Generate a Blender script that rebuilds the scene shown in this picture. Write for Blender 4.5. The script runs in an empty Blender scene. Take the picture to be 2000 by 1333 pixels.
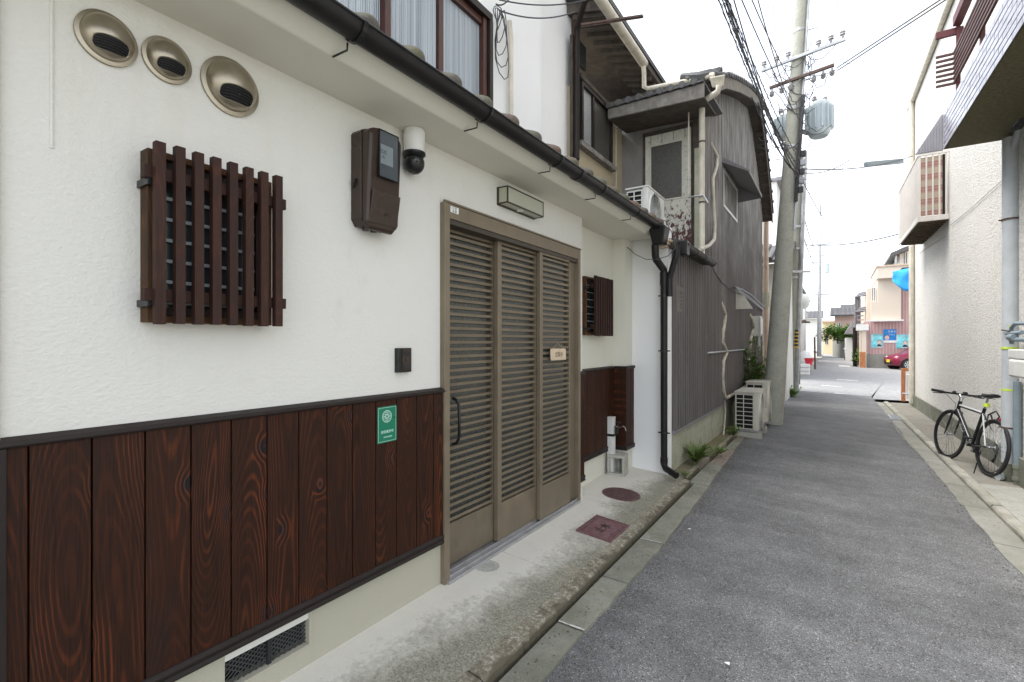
import bpy, bmesh, math, random
from mathutils import Vector, Matrix
random.seed(7)
SC = bpy.context.scene
COL = SC.collection
PI = math.pi
# ---------------------------------------------------------------- camera, sky, sun, exposure
cam_d = bpy.data.cameras.new('camera')
cam_d.sensor_width = 36.0
cam_d.lens = 17.226
cam_d.shift_y = -0.00075 * -1
cam_d.clip_start = 0.05
cam_d.clip_end = 2000
cam = bpy.data.objects.new('camera', cam_d)
COL.objects.link(cam)
cam.location = (0, 0, 1.386)
cam.rotation_euler = (math.radians(90), 0, 0.58365)
SC.camera = cam
SC.view_settings.view_transform = 'Standard'
SC.view_settings.look = 'None'
SC.view_settings.gamma = 1
SC.view_settings.use_curve_mapping = False
SC.view_settings.exposure = 1.85
world = bpy.data.worlds.new('World')
SC.world = world
world.use_nodes = True
nt = world.node_tree
nt.nodes.clear()
sky = nt.nodes.new('ShaderNodeTexSky')
sky.sky_type = 'NISHITA'
sky.sun_disc = False
sky.sun_elevation = math.radians(64)
sky.sun_rotation = math.radians(-112)
sky.air_density = 1.0
sky.dust_density = 1.5
hs = nt.nodes.new('ShaderNodeHueSaturation')
hs.inputs['Saturation'].default_value = 0.30
hs.inputs['Value'].default_value = 1.0
bg = nt.nodes.new('ShaderNodeBackground')
bg.inputs['Strength'].default_value = 0.15
wo = nt.nodes.new('ShaderNodeOutputWorld')
nt.links.new(sky.outputs[0], hs.inputs['Color'])
nt.links.new(hs.outputs[0], bg.inputs['Color'])
nt.links.new(bg.outputs[0], wo.inputs['Surface'])
sun_d = bpy.data.lights.new('sun', 'SUN')
sun_d.energy = 1.5
sun_d.angle = math.radians(40)
sun_d.color = (1.0, 0.97, 0.92)
sun = bpy.data.objects.new('sun', sun_d)
COL.objects.link(sun)
_el, _rot = math.radians(64), math.radians(-112)
sd = Vector((math.sin(_rot) * math.cos(_el), math.cos(_rot) * math.cos(_el), math.sin(_el)))
sun.rotation_euler = sd.to_track_quat('Z', 'Y').to_euler()
SC.cycles.max_bounces = 10
SC.cycles.diffuse_bounces = 6
SC.cycles.transparent_max_bounces = 12

# ---------------------------------------------------------------- mesh helpers
class MB:
    def __init__(s): s.v = []; s.f = []
    def add(s, vs, fs):
        o = len(s.v); s.v += [tuple(p) for p in vs]; s.f += [tuple(i + o for i in f) for f in fs]; return s
    def hexa(s, p):
        return s.add(p, [(0,3,2,1),(4,5,6,7),(0,1,5,4),(1,2,6,5),(2,3,7,6),(3,0,4,7)])
    def box(s, x0, x1, y0, y1, z0, z1):
        if x0 > x1: x0, x1 = x1, x0
        if y0 > y1: y0, y1 = y1, y0
        if z0 > z1: z0, z1 = z1, z0
        return s.hexa([(x0,y0,z0),(x1,y0,z0),(x1,y1,z0),(x0,y1,z0),(x0,y0,z1),(x1,y0,z1),(x1,y1,z1),(x0,y1,z1)])
    def bar(s, a, b, w, h, up=(0,0,1)):
        a = Vector(a); b = Vector(b); d = (b - a).normalized(); up = Vector(up)
        if abs(d.dot(up)) > .98: up = Vector((0,1,0))
        r = d.cross(up).normalized() * w / 2; u = r.cross(d).normalized() * h / 2
        return s.hexa([a-r-u, a+r-u, a+r+u, a-r+u, b-r-u, b+r-u, b+r+u, b-r+u])
    def prism(s, pts, ax, a, b):
        n = len(pts)
        def m(p, t):
            return {'x': (t, p[0], p[1]), 'y': (p[0], t, p[1]), 'z': (p[0], p[1], t)}[ax]
        vs = [m(p, a) for p in pts] + [m(p, b) for p in pts]
        fs = [tuple(range(n))[::-1], tuple(range(n, 2*n))] + [(i, (i+1) % n, n + (i+1) % n, n + i) for i in range(n)]
        return s.add(vs, fs)
    def tube(s, path, r, n=8, cap=True):
        P = [Vector(p) for p in path]; rs = r if isinstance(r, (list, tuple)) else [r] * len(P)
        t = (P[1] - P[0]).normalized()
        nrm = t.cross(Vector((0,0,1)))
        if nrm.length < .05: nrm = t.cross(Vector((0,1,0)))
        nrm.normalize(); vs = []; fs = []
        for i, p in enumerate(P):
            d = (P[min(i+1, len(P)-1)] - P[max(i-1, 0)])
            if d.length < 1e-9: d = t.copy()
            d.normalize()
            nrm = (nrm - d * nrm.dot(d)); nrm.normalize(); b = d.cross(nrm)
            for k in range(n):
                an = 2 * PI * k / n
                vs.append(p + (nrm * math.cos(an) + b * math.sin(an)) * rs[i])
        for i in range(len(P) - 1):
            for k in range(n):
                fs.append((i*n+k, i*n+(k+1) % n, (i+1)*n+(k+1) % n, (i+1)*n+k))
        if cap:
            fs.append(tuple(range(n))[::-1]); fs.append(tuple((len(P)-1)*n + k for k in range(n)))
        return s.add(vs, fs)
    def lathe(s, prof, c, axis=(0,0,1), n=24, keep=None):
        c = Vector(c); ax = Vector(axis).normalized()
        e = Vector((0,0,1)) if abs(ax.z) < .9 else Vector((1,0,0))
        u = ax.cross(e).normalized(); w = u.cross(ax)
        vs = []; fs = []
        for (r, h) in prof:
            for k in range(n):
                an = 2 * PI * k / n
                vs.append(c + ax * h + (u * math.cos(an) + w * math.sin(an)) * r)
        for i in range(len(prof) - 1):
            for k in range(n):
                q = (i*n+k, i*n+(k+1) % n, (i+1)*n+(k+1) % n, (i+1)*n+k)
                if keep is None or keep(sum((Vector(vs[j]) for j in q), Vector()) / 4): fs.append(q)
        if tuple(prof[0]) == tuple(prof[-1]): return s.add(vs, fs)
        if prof[0][0] > 1e-6: fs.append(tuple(range(n))[::-1])
        if prof[-1][0] > 1e-6: fs.append(tuple((len(prof)-1)*n + k for k in range(n)))
        return s.add(vs, fs)
    def xf(s, fn): s.v = [tuple(fn(p)) for p in s.v]; return s

ORG = {}
def wpos(o):
    return ORG.get(o.name, Vector((0,0,0)))
def link(name, mb, mat, parent=None, smooth=False, bev=0, org=None, ang=35, norm=True):
    me = bpy.data.meshes.new(name)
    vs = [Vector(p) for p in mb.v]
    lo = Vector((min(p.x for p in vs), min(p.y for p in vs), min(p.z for p in vs)))
    hi = Vector((max(p.x for p in vs), max(p.y for p in vs), max(p.z for p in vs)))
    o_ = Vector(org) if org is not None else Vector(((lo.x+hi.x)/2, (lo.y+hi.y)/2, lo.z))
    me.from_pydata([p - o_ for p in vs], [], mb.f)
    if norm:
        bm = bmesh.new(); bm.from_mesh(me)
        bmesh.ops.recalc_face_normals(bm, faces=bm.faces)
        bm.to_mesh(me); bm.free()
    me.materials.append(mat)
    if smooth:
        me.shade_smooth(); me.set_sharp_from_angle(angle=math.radians(ang))
    ob = bpy.data.objects.new(name, me)
    COL.objects.link(ob)
    if parent is not None:
        ob.parent = parent; ob.location = o_ - wpos(parent)
    else:
        ob.location = o_
    ORG[ob.name] = o_
    if bev:
        b = ob.modifiers.new('bevel', 'BEVEL'); b.width = bev; b.segments = 2; b.limit_method = 'ANGLE'; b.harden_normals = False
    return ob
def thing(name, label, cat, loc, group=None):
    o = bpy.data.objects.new(name, None); COL.objects.link(o); o.location = loc; o.empty_display_size = .1
    o['label'] = label; o['category'] = cat
    if group: o['group'] = group
    ORG[o.name] = Vector(loc)
    return o
def tag(o, label, cat, group=None):
    o['label'] = label; o['category'] = cat
    if group: o['group'] = group
    return o
def setting(name, mb, mat, parent=None, **k):
    o = link(name, mb, mat, parent, **k)
    if parent is None: o['kind'] = 'structure'
    return o
def stamp(src, parent, off):
    """another object sharing the mesh of src, placed at offset from it (world units)"""
    c = src.copy(); COL.objects.link(c); c.parent = parent
    w = wpos(src) + Vector(off); ORG[c.name] = w
    c.location = w - (wpos(parent) if parent else Vector())
    return c
def copy_tree(src, off, label=None, rz=0):
    c = src.copy(); COL.objects.link(c); c.location = src.location + Vector(off); c.rotation_euler.z += rz
    ORG[c.name] = Vector(c.location)
    if label: c['label'] = label
    for ch in [o for o in bpy.data.objects if o.parent == src]:
        d = ch.copy(); COL.objects.link(d); d.parent = c
        for g in [o for o in bpy.data.objects if o.parent == ch]:
            e = g.copy(); COL.objects.link(e); e.parent = d
    return c
TH = 0.0199
def rw(p):   # right-hand building line (turned 1.1 degrees) to world
    return Vector((p[0]*.9998 - p[1]*TH, p[0]*TH + p[1]*.9998, p[2]))
def text_mb(s, size, origin, right, up, depth=.001, align='CENTER'):
    cu = bpy.data.curves.new('lettering', 'FONT'); cu.body = s; cu.size = size; cu.extrude = depth
    cu.align_x = align; cu.align_y = 'CENTER'
    ob = bpy.data.objects.new('lettering_tmp', cu); COL.objects.link(ob)
    dg = bpy.context.evaluated_depsgraph_get(); dg.update()
    me = bpy.data.meshes.new_from_object(ob.evaluated_get(dg))
    m = MB(); R = Vector(right).normalized(); U = Vector(up).normalized(); N = R.cross(U)
    m.add([Vector(origin) + R*v.co.x + U*v.co.y + N*v.co.z for v in me.vertices], [tuple(p.vertices) for p in me.polygons])
    bpy.data.objects.remove(ob); bpy.data.curves.remove(cu); bpy.data.meshes.remove(me)
    return m

# ---------------------------------------------------------------- materials
class N:
    def __init__(s, name):
        s.m = bpy.data.materials.new(name); s.m.use_nodes = True; s.t = s.m.node_tree; s.t.nodes.clear()
        s.o = s.t.nodes.new('ShaderNodeOutputMaterial'); s.b = s.t.nodes.new('ShaderNodeBsdfPrincipled')
        s.t.links.new(s.b.outputs[0], s.o.inputs['Surface'])
        s._co = None
    def nd(s, ty, **k):
        n = s.t.nodes.new(ty)
        for a, v in k.items(): setattr(n, a, v)
        return n
    def put(s, sock, v):
        if v is None: return
        if isinstance(v, bpy.types.NodeSocket): s.t.links.new(v, sock)
        else:
            if sock.type == 'RGBA' and not hasattr(v, '__len__'): v = (v, v, v, 1)
            if sock.type == 'RGBA' and len(v) == 3: v = (*v, 1)
            if sock.type == 'VECTOR' and not hasattr(v, '__len__'): v = (v, v, v)
            sock.default_value = v
    def co(s):
        if s._co is None:
            tc = s.nd('ShaderNodeTexCoord'); oi = s.nd('ShaderNodeObjectInfo')
            mu = s.math('MULTIPLY', oi.outputs['Random'], 37.0)
            va = s.nd('ShaderNodeVectorMath', operation='ADD')
            s.put(va.inputs[0], tc.outputs['Object']); s.put(va.inputs[1], mu)
            s._co = va.outputs[0]; s.rnd = oi.outputs['Random']
        return s._co
    def wco(s):
        g = s.nd('ShaderNodeNewGeometry'); return g.outputs['Position']
    def math(s, op, a, b=None, c=None, clamp=False):
        n = s.nd('ShaderNodeMath', operation=op, use_clamp=clamp)
        s.put(n.inputs[0], a)
        if b is not None: s.put(n.inputs[1], b)
        if c is not None: s.put(n.inputs[2], c)
        return n.outputs[0]
    def scale(s, vec, sc):
        n = s.nd('ShaderNodeVectorMath', operation='MULTIPLY'); s.put(n.inputs[0], vec); s.put(n.inputs[1], sc); return n.outputs[0]
    def noise(s, vec, scale, detail=4, rough=.55, dist=0):
        n = s.nd('ShaderNodeTexNoise'); s.put(n.inputs['Vector'], vec)
        n.inputs['Scale'].default_value = scale; n.inputs['Detail'].default_value = detail
        n.inputs['Roughness'].default_value = rough; n.inputs['Distortion'].default_value = dist
        return n.outputs['Fac']
    def vor(s, vec, scale, feature='F1', out='Distance', rnd=1):
        n = s.nd('ShaderNodeTexVoronoi', feature=feature); s.put(n.inputs['Vector'], vec)
        n.inputs['Scale'].default_value = scale; n.inputs['Randomness'].default_value = rnd
        return n.outputs[out]
    def ramp(s, fac, pts, interp='LINEAR'):
        n = s.nd('ShaderNodeValToRGB'); n.color_ramp.interpolation = interp
        e = n.color_ramp.elements
        while len(e) < len(pts): e.new(.5)
        for i, (p, c) in enumerate(pts):
            e[i].position = p
            if not hasattr(c, '__len__'): c = (c, c, c)
            e[i].color = (*c, 1)
        s.put(n.inputs[0], fac); return n.outputs[0]
    def rng(s, v, a, b, c=0, d=1):
        n = s.nd('ShaderNodeMapRange'); n.clamp = True
        s.put(n.inputs[0], v)
        for i, x in enumerate((a, b, c, d)): n.inputs[1+i].default_value = x
        return n.outputs[0]
    def mix(s, fac, a, b, mode='MIX'):
        n = s.nd('ShaderNodeMix', data_type='RGBA', blend_type=mode)
        s.put(n.inputs[0], fac); s.put(n.inputs[6], a); s.put(n.inputs[7], b); return n.outputs[2]
    def sep(s, v):
        n = s.nd('ShaderNodeSeparateXYZ'); s.put(n.inputs[0], v); return n.outputs
    def comb(s, x, y, z):
        n = s.nd('ShaderNodeCombineXYZ'); s.put(n.inputs[0], x); s.put(n.inputs[1], y); s.put(n.inputs[2], z); return n.outputs[0]
    def bump(s, h, strength=.3, dist=.01, prev=None):
        n = s.nd('ShaderNodeBump'); n.inputs['Strength'].default_value = strength; n.inputs['Distance'].default_value = dist
        s.put(n.inputs['Height'], h)
        if prev is not None: s.put(n.inputs['Normal'], prev)
        return n.outputs[0]
    def fin(s, col, rough=.6, metal=0, normal=None, spec=.4, **k):
        s.put(s.b.inputs['Base Color'], col); s.put(s.b.inputs['Roughness'], rough); s.put(s.b.inputs['Metallic'], metal)
        s.put(s.b.inputs['Specular IOR Level'], spec)
        if normal is not None: s.put(s.b.inputs['Normal'], normal)
        for a, v in k.items(): s.put(s.b.inputs[a.replace('_', ' ')], v)
        return s.m

def plain(name, col, rough=.5, metal=0, var=.15, vs=6, bump=.05, bs=60, spec=.4, dirt=0.0, dirtcol=(.09,.08,.06), orand=0.0):
    n = N(name); co = n.co()
    a = n.noise(co, vs, 5)
    f = n.rng(a, .3, .7, 1 - var, 1 + var)
    if orand: f = n.math('MULTIPLY', f, n.rng(n.rnd, 0, 1, 1 - orand, 1 + orand))
    c = n.mix(1.0, col, n.comb(f, f, f), 'MULTIPLY')
    if dirt:
        d = n.noise(n.scale(co, (1, 1, .35)), vs * 1.7, 6, .65)
        c = n.mix(n.rng(d, .5, .72, 0, dirt), c, dirtcol)
    r = n.rng(a, .3, .7, max(0, rough - .08), min(1, rough + .1))
    nm = n.bump(n.noise(co, bs, 3), bump, .004) if bump else None
    return n.fin(c, r, metal, nm, spec)

def m_plaster(name, col=(.74,.735,.71), scale=55, stain=.22, strength=.55, warm=(.55,.5,.4)):
    n = N(name); w = n.wco()
    grain = n.noise(n.scale(w, (1, 1, 1.7)), scale, 3, .5)
    fine = n.noise(w, scale*3.2, 2, .5)
    big = n.noise(w, 1.3, 5, .6)
    str_ = n.noise(n.scale(w, (3, 3, .35)), 2.2, 5, .65)
    c = n.mix(n.rng(big, .35, .7, 0, .1), col, (col[0]*.86, col[1]*.87, col[2]*.87))
    c = n.mix(n.rng(str_, .56, .8, 0, stain), c, warm)
    sm = n.noise(n.scale(w, (1, 1.6, 1)), 3.4, 6, .7)
    c = n.mix(n.rng(sm, .6, .8, 0, stain*.8), c, (.36,.35,.30))
    h = n.math('ADD', grain, n.math('MULTIPLY', fine, .35))
    return n.fin(c, .85, 0, n.bump(h, strength, .006), .2)
M = {}
M['plaster'] = m_plaster('white_plaster', (.685,.67,.62), strength=.5)
M['plaster_smooth'] = m_plaster('smooth_cream_plaster', (.67,.655,.57), 40, .14, .12)
M['plaster_white2'] = m_plaster('plain_white_plaster', (.78,.78,.77), 60, .06, .15)
M['plaster_tan'] = m_plaster('tan_mud_plaster', (.42,.36,.25), 50, .4, .3, (.16,.12,.08))
def m_pebble():
    n = N('pebble_dash_render'); w = n.wco()
    v = n.vor(w, 62); v2 = n.noise(w, 42, 3, .65); v3 = n.noise(w, 110, 2, .6); big = n.noise(w, 1.2, 5, .6)
    st = n.noise(n.scale(w, (4, 4, .3)), 1.8, 5, .65)
    c = n.mix(n.rng(v2, .47, .66), (.80,.785,.75), (.48,.46,.41))
    c = n.mix(n.rng(v, .35, .75, 0, .3), c, (.46,.44,.40))
    c = n.mix(n.rng(v3, .5, .7, 0, .5), c, (.82,.80,.76))
    c = n.mix(n.rng(st, .55, .8, 0, .3), c, (.5,.48,.41))
    c = n.mix(n.rng(big, .4, .7, 0, .15), c, (.62,.60,.52))
    h = n.math('ADD', n.math('MULTIPLY', v2, -1.2), n.math('MULTIPLY', v3, .5))
    return n.fin(c, .9, 0, n.bump(h, .9, .02), .2)
M['pebble'] = m_pebble()
def m_board(name, dark=(.016,.008,.006), light=(.13,.034,.012), amt=1.0, freq=95, wid=1.0, knots=1):
    """flat sawn, brushed and charred cedar: long cathedral arches, straight grain at the sides, a few dark knots"""
    n = N(name); co = n.co(); x, y, z = n.sep(co)
    tc = n.nd('ShaderNodeTexCoord'); lx, ly, lz = n.sep(tc.outputs['Object'])
    r1 = n.math('MULTIPLY', n.rnd, 53.0)
    zz = n.math('ADD', z, r1)
    wob = n.noise(n.comb(r1, 0, n.math('MULTIPLY', z, .55)), 1.25, 1, .4)
    wob2 = n.noise(n.comb(n.math('MULTIPLY', n.rnd, 91), 3, n.math('MULTIPLY', z, .4)), 1.4, 1, .4)
    wig = n.noise(n.scale(co, (6, 6, 2.2)), 1.6, 3, .55)
    # knots
    kv = n.nd('ShaderNodeTexVoronoi', feature='F1'); n.put(kv.inputs['Vector'], n.comb(n.math('MULTIPLY', y, 3.4), n.math('MULTIPLY', z, 1.9), 0)); kv.voronoi_dimensions = '2D'; kv.inputs['Scale'].default_value = 1.0
    kd = kv.outputs['Distance'] if knots else n.math('ADD', kv.outputs['Distance'], 1.0)
    yy = n.math('ADD', ly, n.rng(wob2, .3, .7, -.05*wid, .05*wid))
    yy = n.math('ADD', yy, n.rng(wig, .3, .7, -.0035, .0035))
    dd = n.rng(wob, .28, .72, .006, .15)
    r = n.math('SQRT', n.math('ADD', n.math('MULTIPLY', yy, yy), n.math('MULTIPLY', dd, dd)))
    r = n.math('ADD', r, n.rng(kd, .02, .13, .013, 0))
    ring = n.math('SINE', n.math('MULTIPLY', r, 2 * PI * freq))
    rr = n.rng(ring, .1, 1, 0, 1)
    fine = n.noise(n.scale(co, (1, 1, .012)), 520, 3, .65)
    line = n.noise(n.scale(co, (1, 1, .03)), 130, 3, .6)
    mask = n.noise(n.scale(co, (1, 1, .22)), 9, 4, .6)
    heart = n.rng(r, .0, .055, 1, .0)
    f = n.math('MULTIPLY', rr, n.math('ADD', n.math('MULTIPLY', heart, .8), n.rng(mask, .45, .72, .10, .75)))
    f = n.math('MULTIPLY', f, n.rng(line, .3, .65, .35, 1.0))
    f = n.math('MULTIPLY', f, n.rng(n.rnd, 0, 1, .55 * amt, 1.1 * amt))
    f = n.math('ADD', f, n.math('MULTIPLY', heart, n.rng(mask, .5, .7, .0, .35)))
    br = n.rng(n.math('FRACT', n.math('MULTIPLY', n.rnd, 7.3)), 0, 1, 0, .35)
    base = n.mix(br, dark, (dark[0]*2.2, dark[1]*1.9, dark[2]*1.6))
    c = n.mix(f, base, light)
    c = n.mix(n.rng(fine, .46, .68, 0, .55), c, (light[0]*.42, light[1]*.42, light[2]*.5))
    c = n.mix(n.rng(line, .42, .30, 0, .6), c, (dark[0]*.5, dark[1]*.5, dark[2]*.6))
    c = n.mix(n.rng(n.math('ADD', kd, n.rng(wig, .3, .7, -.02, .02)), .035, .075, .96, 0), c, (.006,.007,.009))
    c = n.mix(n.math('MULTIPLY', n.rng(kd, .06, .20, .4, 0), rr), c, light)
    bl = n.noise(n.scale(co, (1, 1, .3)), 5, 3)
    c = n.mix(n.rng(bl, .58, .74, 0, .5), c, (.012,.010,.010))
    spk = n.rng(n.vor(n.scale(co, (1, 1, .6)), 60), .0, .045, .4, 0)
    c = n.mix(n.math('MULTIPLY', spk, n.rng(n.noise(co, 14, 2), .6, .7)), c, (.4, .38, .35))
    h = n.math('ADD', n.math('MULTIPLY', rr, .5), n.math('MULTIPLY', fine, .6))
    return n.fin(c, n.rng(fine, .3, .7, .5, .7), 0, n.bump(h, .4, .002), .22)
M['board'] = m_board('charred_cedar_board', (.0140,.0050,.0022), (.19,.046,.011), 1.05, 130)
M['bar'] = m_board('dark_stained_lattice_wood', (.027,.0135,.0105), (.12,.038,.017), .8, 160, .3, 0)
M['frame_wood'] = m_board('brown_window_frame_wood', (.07,.033,.012), (.17,.075,.025), .8, 120)
M['red_wood'] = plain('red_brown_painted_wood', (.06,.021,.014), .45, var=.3, vs=14)
M['old_wood'] = plain('weathered_dark_wood', (.07,.058,.048), .8, var=.4, vs=9, bump=.4, dirt=.5, dirtcol=(.02,.018,.015))
M['grey_wood'] = plain('weathered_grey_fascia_board', (.2,.185,.165), .85, var=.3, vs=10, bump=.3, dirt=.6, dirtcol=(.05,.045,.04))
M['mesh_grey'] = plain('grey_vent_mesh', (.075,.075,.075), .5, bump=0)
M['black_trim'] = plain('dark_brown_metal_trim', (.020,.014,.012), .5, var=.15, spec=.25)
M['gutter'] = plain('black_brown_gutter_plastic', (.011,.010,.010), .4, var=.2, spec=.3, dirt=.15, dirtcol=(.05,.05,.045))
M['bronze'] = plain('bronze_anodised_aluminium', (.195,.158,.110), .45, .3, var=.14, vs=7, bump=.03, orand=.08, dirt=.12, dirtcol=(.3,.27,.22))
M['bronze_dark'] = plain('dark_bronze_aluminium', (.07,.058,.045), .45, .35, var=.06)  # one even darker bronze for track, glazing bars and lamp frame
M['alu'] = plain('aluminium_sill', (.45,.45,.46), .38, .6, var=.1, dirt=.3)
M['black_plastic'] = plain('black_plastic', (.012,.012,.013), .3, var=.1, bump=.02)
M['brown_plastic'] = plain('dark_brown_meter_plastic', (.036,.021,.014), .3, var=.08, vs=3, bump=.02)
M['white_plastic'] = plain('white_plastic', (.72,.71,.68), .35, var=.05, bump=.02)
M['white_metal'] = plain('white_painted_metal', (.66,.66,.63), .4, var=.08, dirt=.25, dirtcol=(.3,.27,.2))
M['beige_metal'] = plain('beige_enamel_metal', (.55,.53,.46), .42, var=.06, dirt=.25, dirtcol=(.25,.22,.17))
M['cream_pipe'] = plain('cream_pvc_pipe', (.58,.54,.45), .5, var=.12, dirt=.45, dirtcol=(.2,.18,.13))
M['tan_pipe'] = plain('tan_pvc_pipe', (.52,.4,.3), .5, var=.12, dirt=.3)
M['tape_pipe'] = plain('taped_refrigerant_line', (.5,.45,.36), .7, var=.25, vs=12, bump=.5, bs=30, dirt=.4)
M['grey_pipe'] = plain('grey_pvc_pipe', (.47,.50,.52), .42, var=.08, dirt=.2, dirtcol=(.2,.2,.18))
M['gas_pipe'] = plain('blue_grey_gas_pipe', (.2,.25,.28), .45, var=.1)
M['yellow_tape'] = plain('yellow_green_band', (.55,.7,.06), .5)
M['steel'] = plain('galvanised_steel', (.42,.43,.44), .42, .7, var=.2, dirt=.2)
M['rusty'] = plain('rusty_steel_angle', (.1,.07,.06), .75, .2, var=.4, vs=20, dirt=.6, dirtcol=(.16,.05,.02))
M['vent_steel'] = plain('aged_stainless_vent', (.36,.315,.24), .34, .85, var=.18, vs=9, bump=.04, bs=25)
M['dark_void'] = plain('dark_interior', (.006,.006,.006), .8, bump=0)
M['louver_dark'] = plain('black_louver_metal', (.03,.03,.032), .4, .3)
M['rubber'] = plain('tyre_rubber', (.022,.022,.023), .7, bump=.2, bs=200)
M['concrete_found'] = m_plaster('foundation_mortar', (.42,.40,.32), 60, .3, .35, (.3,.28,.2))
def m_glass(name, col, rough=.15, ribs=0, axis=1, metal=0, spec=.6, speck=0):
    n = N(name); co = n.co(); w = n.wco()
    big = n.noise(w, 1.6, 3)
    c = n.mix(n.rng(big, .3, .7), col, (col[0]*.65, col[1]*.66, col[2]*.68)); nm = None
    if ribs:
        s_ = n.math('SINE', n.math('MULTIPLY', n.sep(w)[axis], 2*PI*ribs))
        wv = n.noise(n.scale(w, (1, 14, .08)), 2.5, 4, .7)
        c = n.mix(n.rng(wv, .35, .68), (col[0]*.55, col[1]*.57, col[2]*.6), (col[0]*1.25, col[1]*1.25, col[2]*1.25))
        nm = n.bump(s_, .6, .004)
    if speck:
        g = n.noise(co, 160, 2, .5); c = n.mix(n.rng(g, .45, .7), c, (col[0]*2.2, col[1]*2.2, col[2]*2.1)); nm = n.bump(g, .5, .003)
    return n.fin(c, rough, metal, nm, spec)
M['ribbed_glass'] = m_glass('ribbed_frosted_pane', (.40,.44,.47), .32, 55)
M['door_glass'] = m_glass('door_figured_pane', (.062,.064,.058), .25, 0, speck=1)
M['dark_glass'] = m_glass('dark_window_pane', (.03,.035,.035), .12)
M['frost_dark'] = m_glass('frosted_dark_pane', (.05,.047,.04), .4, speck=1)
M['frost_pale'] = m_glass('frosted_pale_pane', (.22,.23,.23), .4, speck=1)
M['meter_glass'] = m_glass('meter_window_pane', (.085,.10,.105), .15)
M['jalousie'] = m_glass('grey_jalousie_edge', (.24,.28,.29), .25)
M['lamp_glass'] = plain('opal_lamp_panel', (.42,.42,.33), .35, var=.05, bump=0)
def m_asphalt():
    n = N('worn_asphalt'); w = n.wco()
    a = n.noise(w, 210, 3, .7); b = n.vor(w, 210, 'F1', 'Color'); bb = n.sep(b)[0]
    big = n.noise(n.scale(w, (1, .6, 1)), 1.1, 6, .62); mid = n.noise(w, 9, 4, .6)
    c = n.mix(n.rng(a, .3, .7), (.078,.078,.079), (.212,.212,.212))
    c = n.mix(n.rng(bb, .90, .98), c, (.35,.35,.34))
    c = n.mix(n.rng(bb, .16, .05), c, (.04,.04,.043))
    f = n.math('MULTIPLY', n.rng(big, .3, .7, .74, 1.26), n.rng(mid, .3, .7, .86, 1.14))
    band = n.noise(n.scale(w, (.5, 2.2, 1)), 1.4, 4, .6)
    f = n.math('MULTIPLY', f, n.rng(band, .35, .65, .86, 1.12))
    oil = n.rng(n.vor(n.scale(w, (1,.8,1)), .8), .07, .02, 0, .35)
    f = n.math('MULTIPLY', f, n.math('SUBTRACT', 1.0, n.math('MULTIPLY', oil, n.rng(mid, .35, .6))))
    c = n.mix(1, c, n.comb(f, f, f), 'MULTIPLY')
    crack = n.vor(n.scale(w, (1, 1, 1)), 1.4, 'DISTANCE_TO_EDGE')
    h = n.math('ADD', n.math('MULTIPLY', a, .8), n.math('MULTIPLY', bb, .5))
    return n.fin(c, n.rng(big, .3, .7, .72, .9), 0, n.bump(h, .8, .006), .3)
M['asphalt'] = m_asphalt()
M['asphalt_pale'] = plain('pale_worn_asphalt', (.235,.235,.235), .9, var=.25, vs=8, bump=.5, bs=150)
def m_side():
    # pavement: pale by the wall, mossy grey towards the kerb
    n = N('stained_pavement_concrete'); w = n.wco(); x, y, z = n.sep(w)
    big = n.noise(w, 1.6, 6, .62); mid = n.noise(w, 11, 5, .7); fine = n.noise(w, 140, 3, .7)
    t = n.math('ADD', x, n.rng(big, .3, .7, -.13, .13))
    t = n.math('ADD', t, n.rng(n.noise(n.scale(w, (1,.5,1)), .9, 2), .3, .7, -.12, .12))
    t = n.math('ADD', t, n.rng(n.noise(w, 34, 4, .75), .3, .7, -.07, .07))
    k = n.rng(t, -1.66, -1.44)
    c = n.mix(k, (.66,.635,.565), (.20,.19,.14))
    gr = n.noise(w, 95, 3, .75)
    c = n.mix(n.math('MULTIPLY', n.rng(gr, .46, .64, 0, .75), k), c, (.40,.39,.32))
    c = n.mix(n.math('MULTIPLY', n.rng(gr, .46, .36, 0, .7), k), c, (.09,.085,.06))
    c = n.mix(n.math('MULTIPLY', n.rng(mid, .45, .75, 0, .5), n.math('ADD', n.math('MULTIPLY', k, .8), .12)), c, (.11,.105,.075))
    c = n.mix(n.rng(fine, .4, .7, 0, .35), c, (.5,.48,.42))
    c = n.mix(n.rng(n.noise(w, 3.1, 3), .6, .75, 0, .14), c, (.5,.36,.22))
    return n.fin(c, .9, 0, n.bump(n.math('ADD', fine, mid), .45, .004), .2)
M['pavement'] = m_side()
def m_conc(name, a, b, moss=(.12,.13,.06), ms=.3, sc=1.0, orand=.12):
    n = N(name); w = n.wco(); n.co()
    big = n.noise(w, 2.2*sc, 6, .65); mid = n.noise(w, 24*sc, 5, .75); fine = n.noise(w, 170, 2, .6)
    c = n.mix(n.rng(big, .3, .7), a, b)
    c = n.mix(n.rng(mid, .5, .78, 0, .6), c, (a[0]*.4, a[1]*.4, a[2]*.38))
    c = n.mix(n.rng(n.noise(w, 5*sc, 5, .7), .5, .7, 0, ms), c, moss)
    c = n.mix(n.rng(fine, .55, .75, 0, .5), c, (a[0]*1.6, a[1]*1.6, a[2]*1.55))
    f = n.rng(n.rnd, 0, 1, 1 - orand, 1 + orand); c = n.mix(1, c, n.comb(f, f, f), 'MULTIPLY')
    return n.fin(c, .92, 0, n.bump(n.math('ADD', mid, fine), .6, .006), .2)
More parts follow.
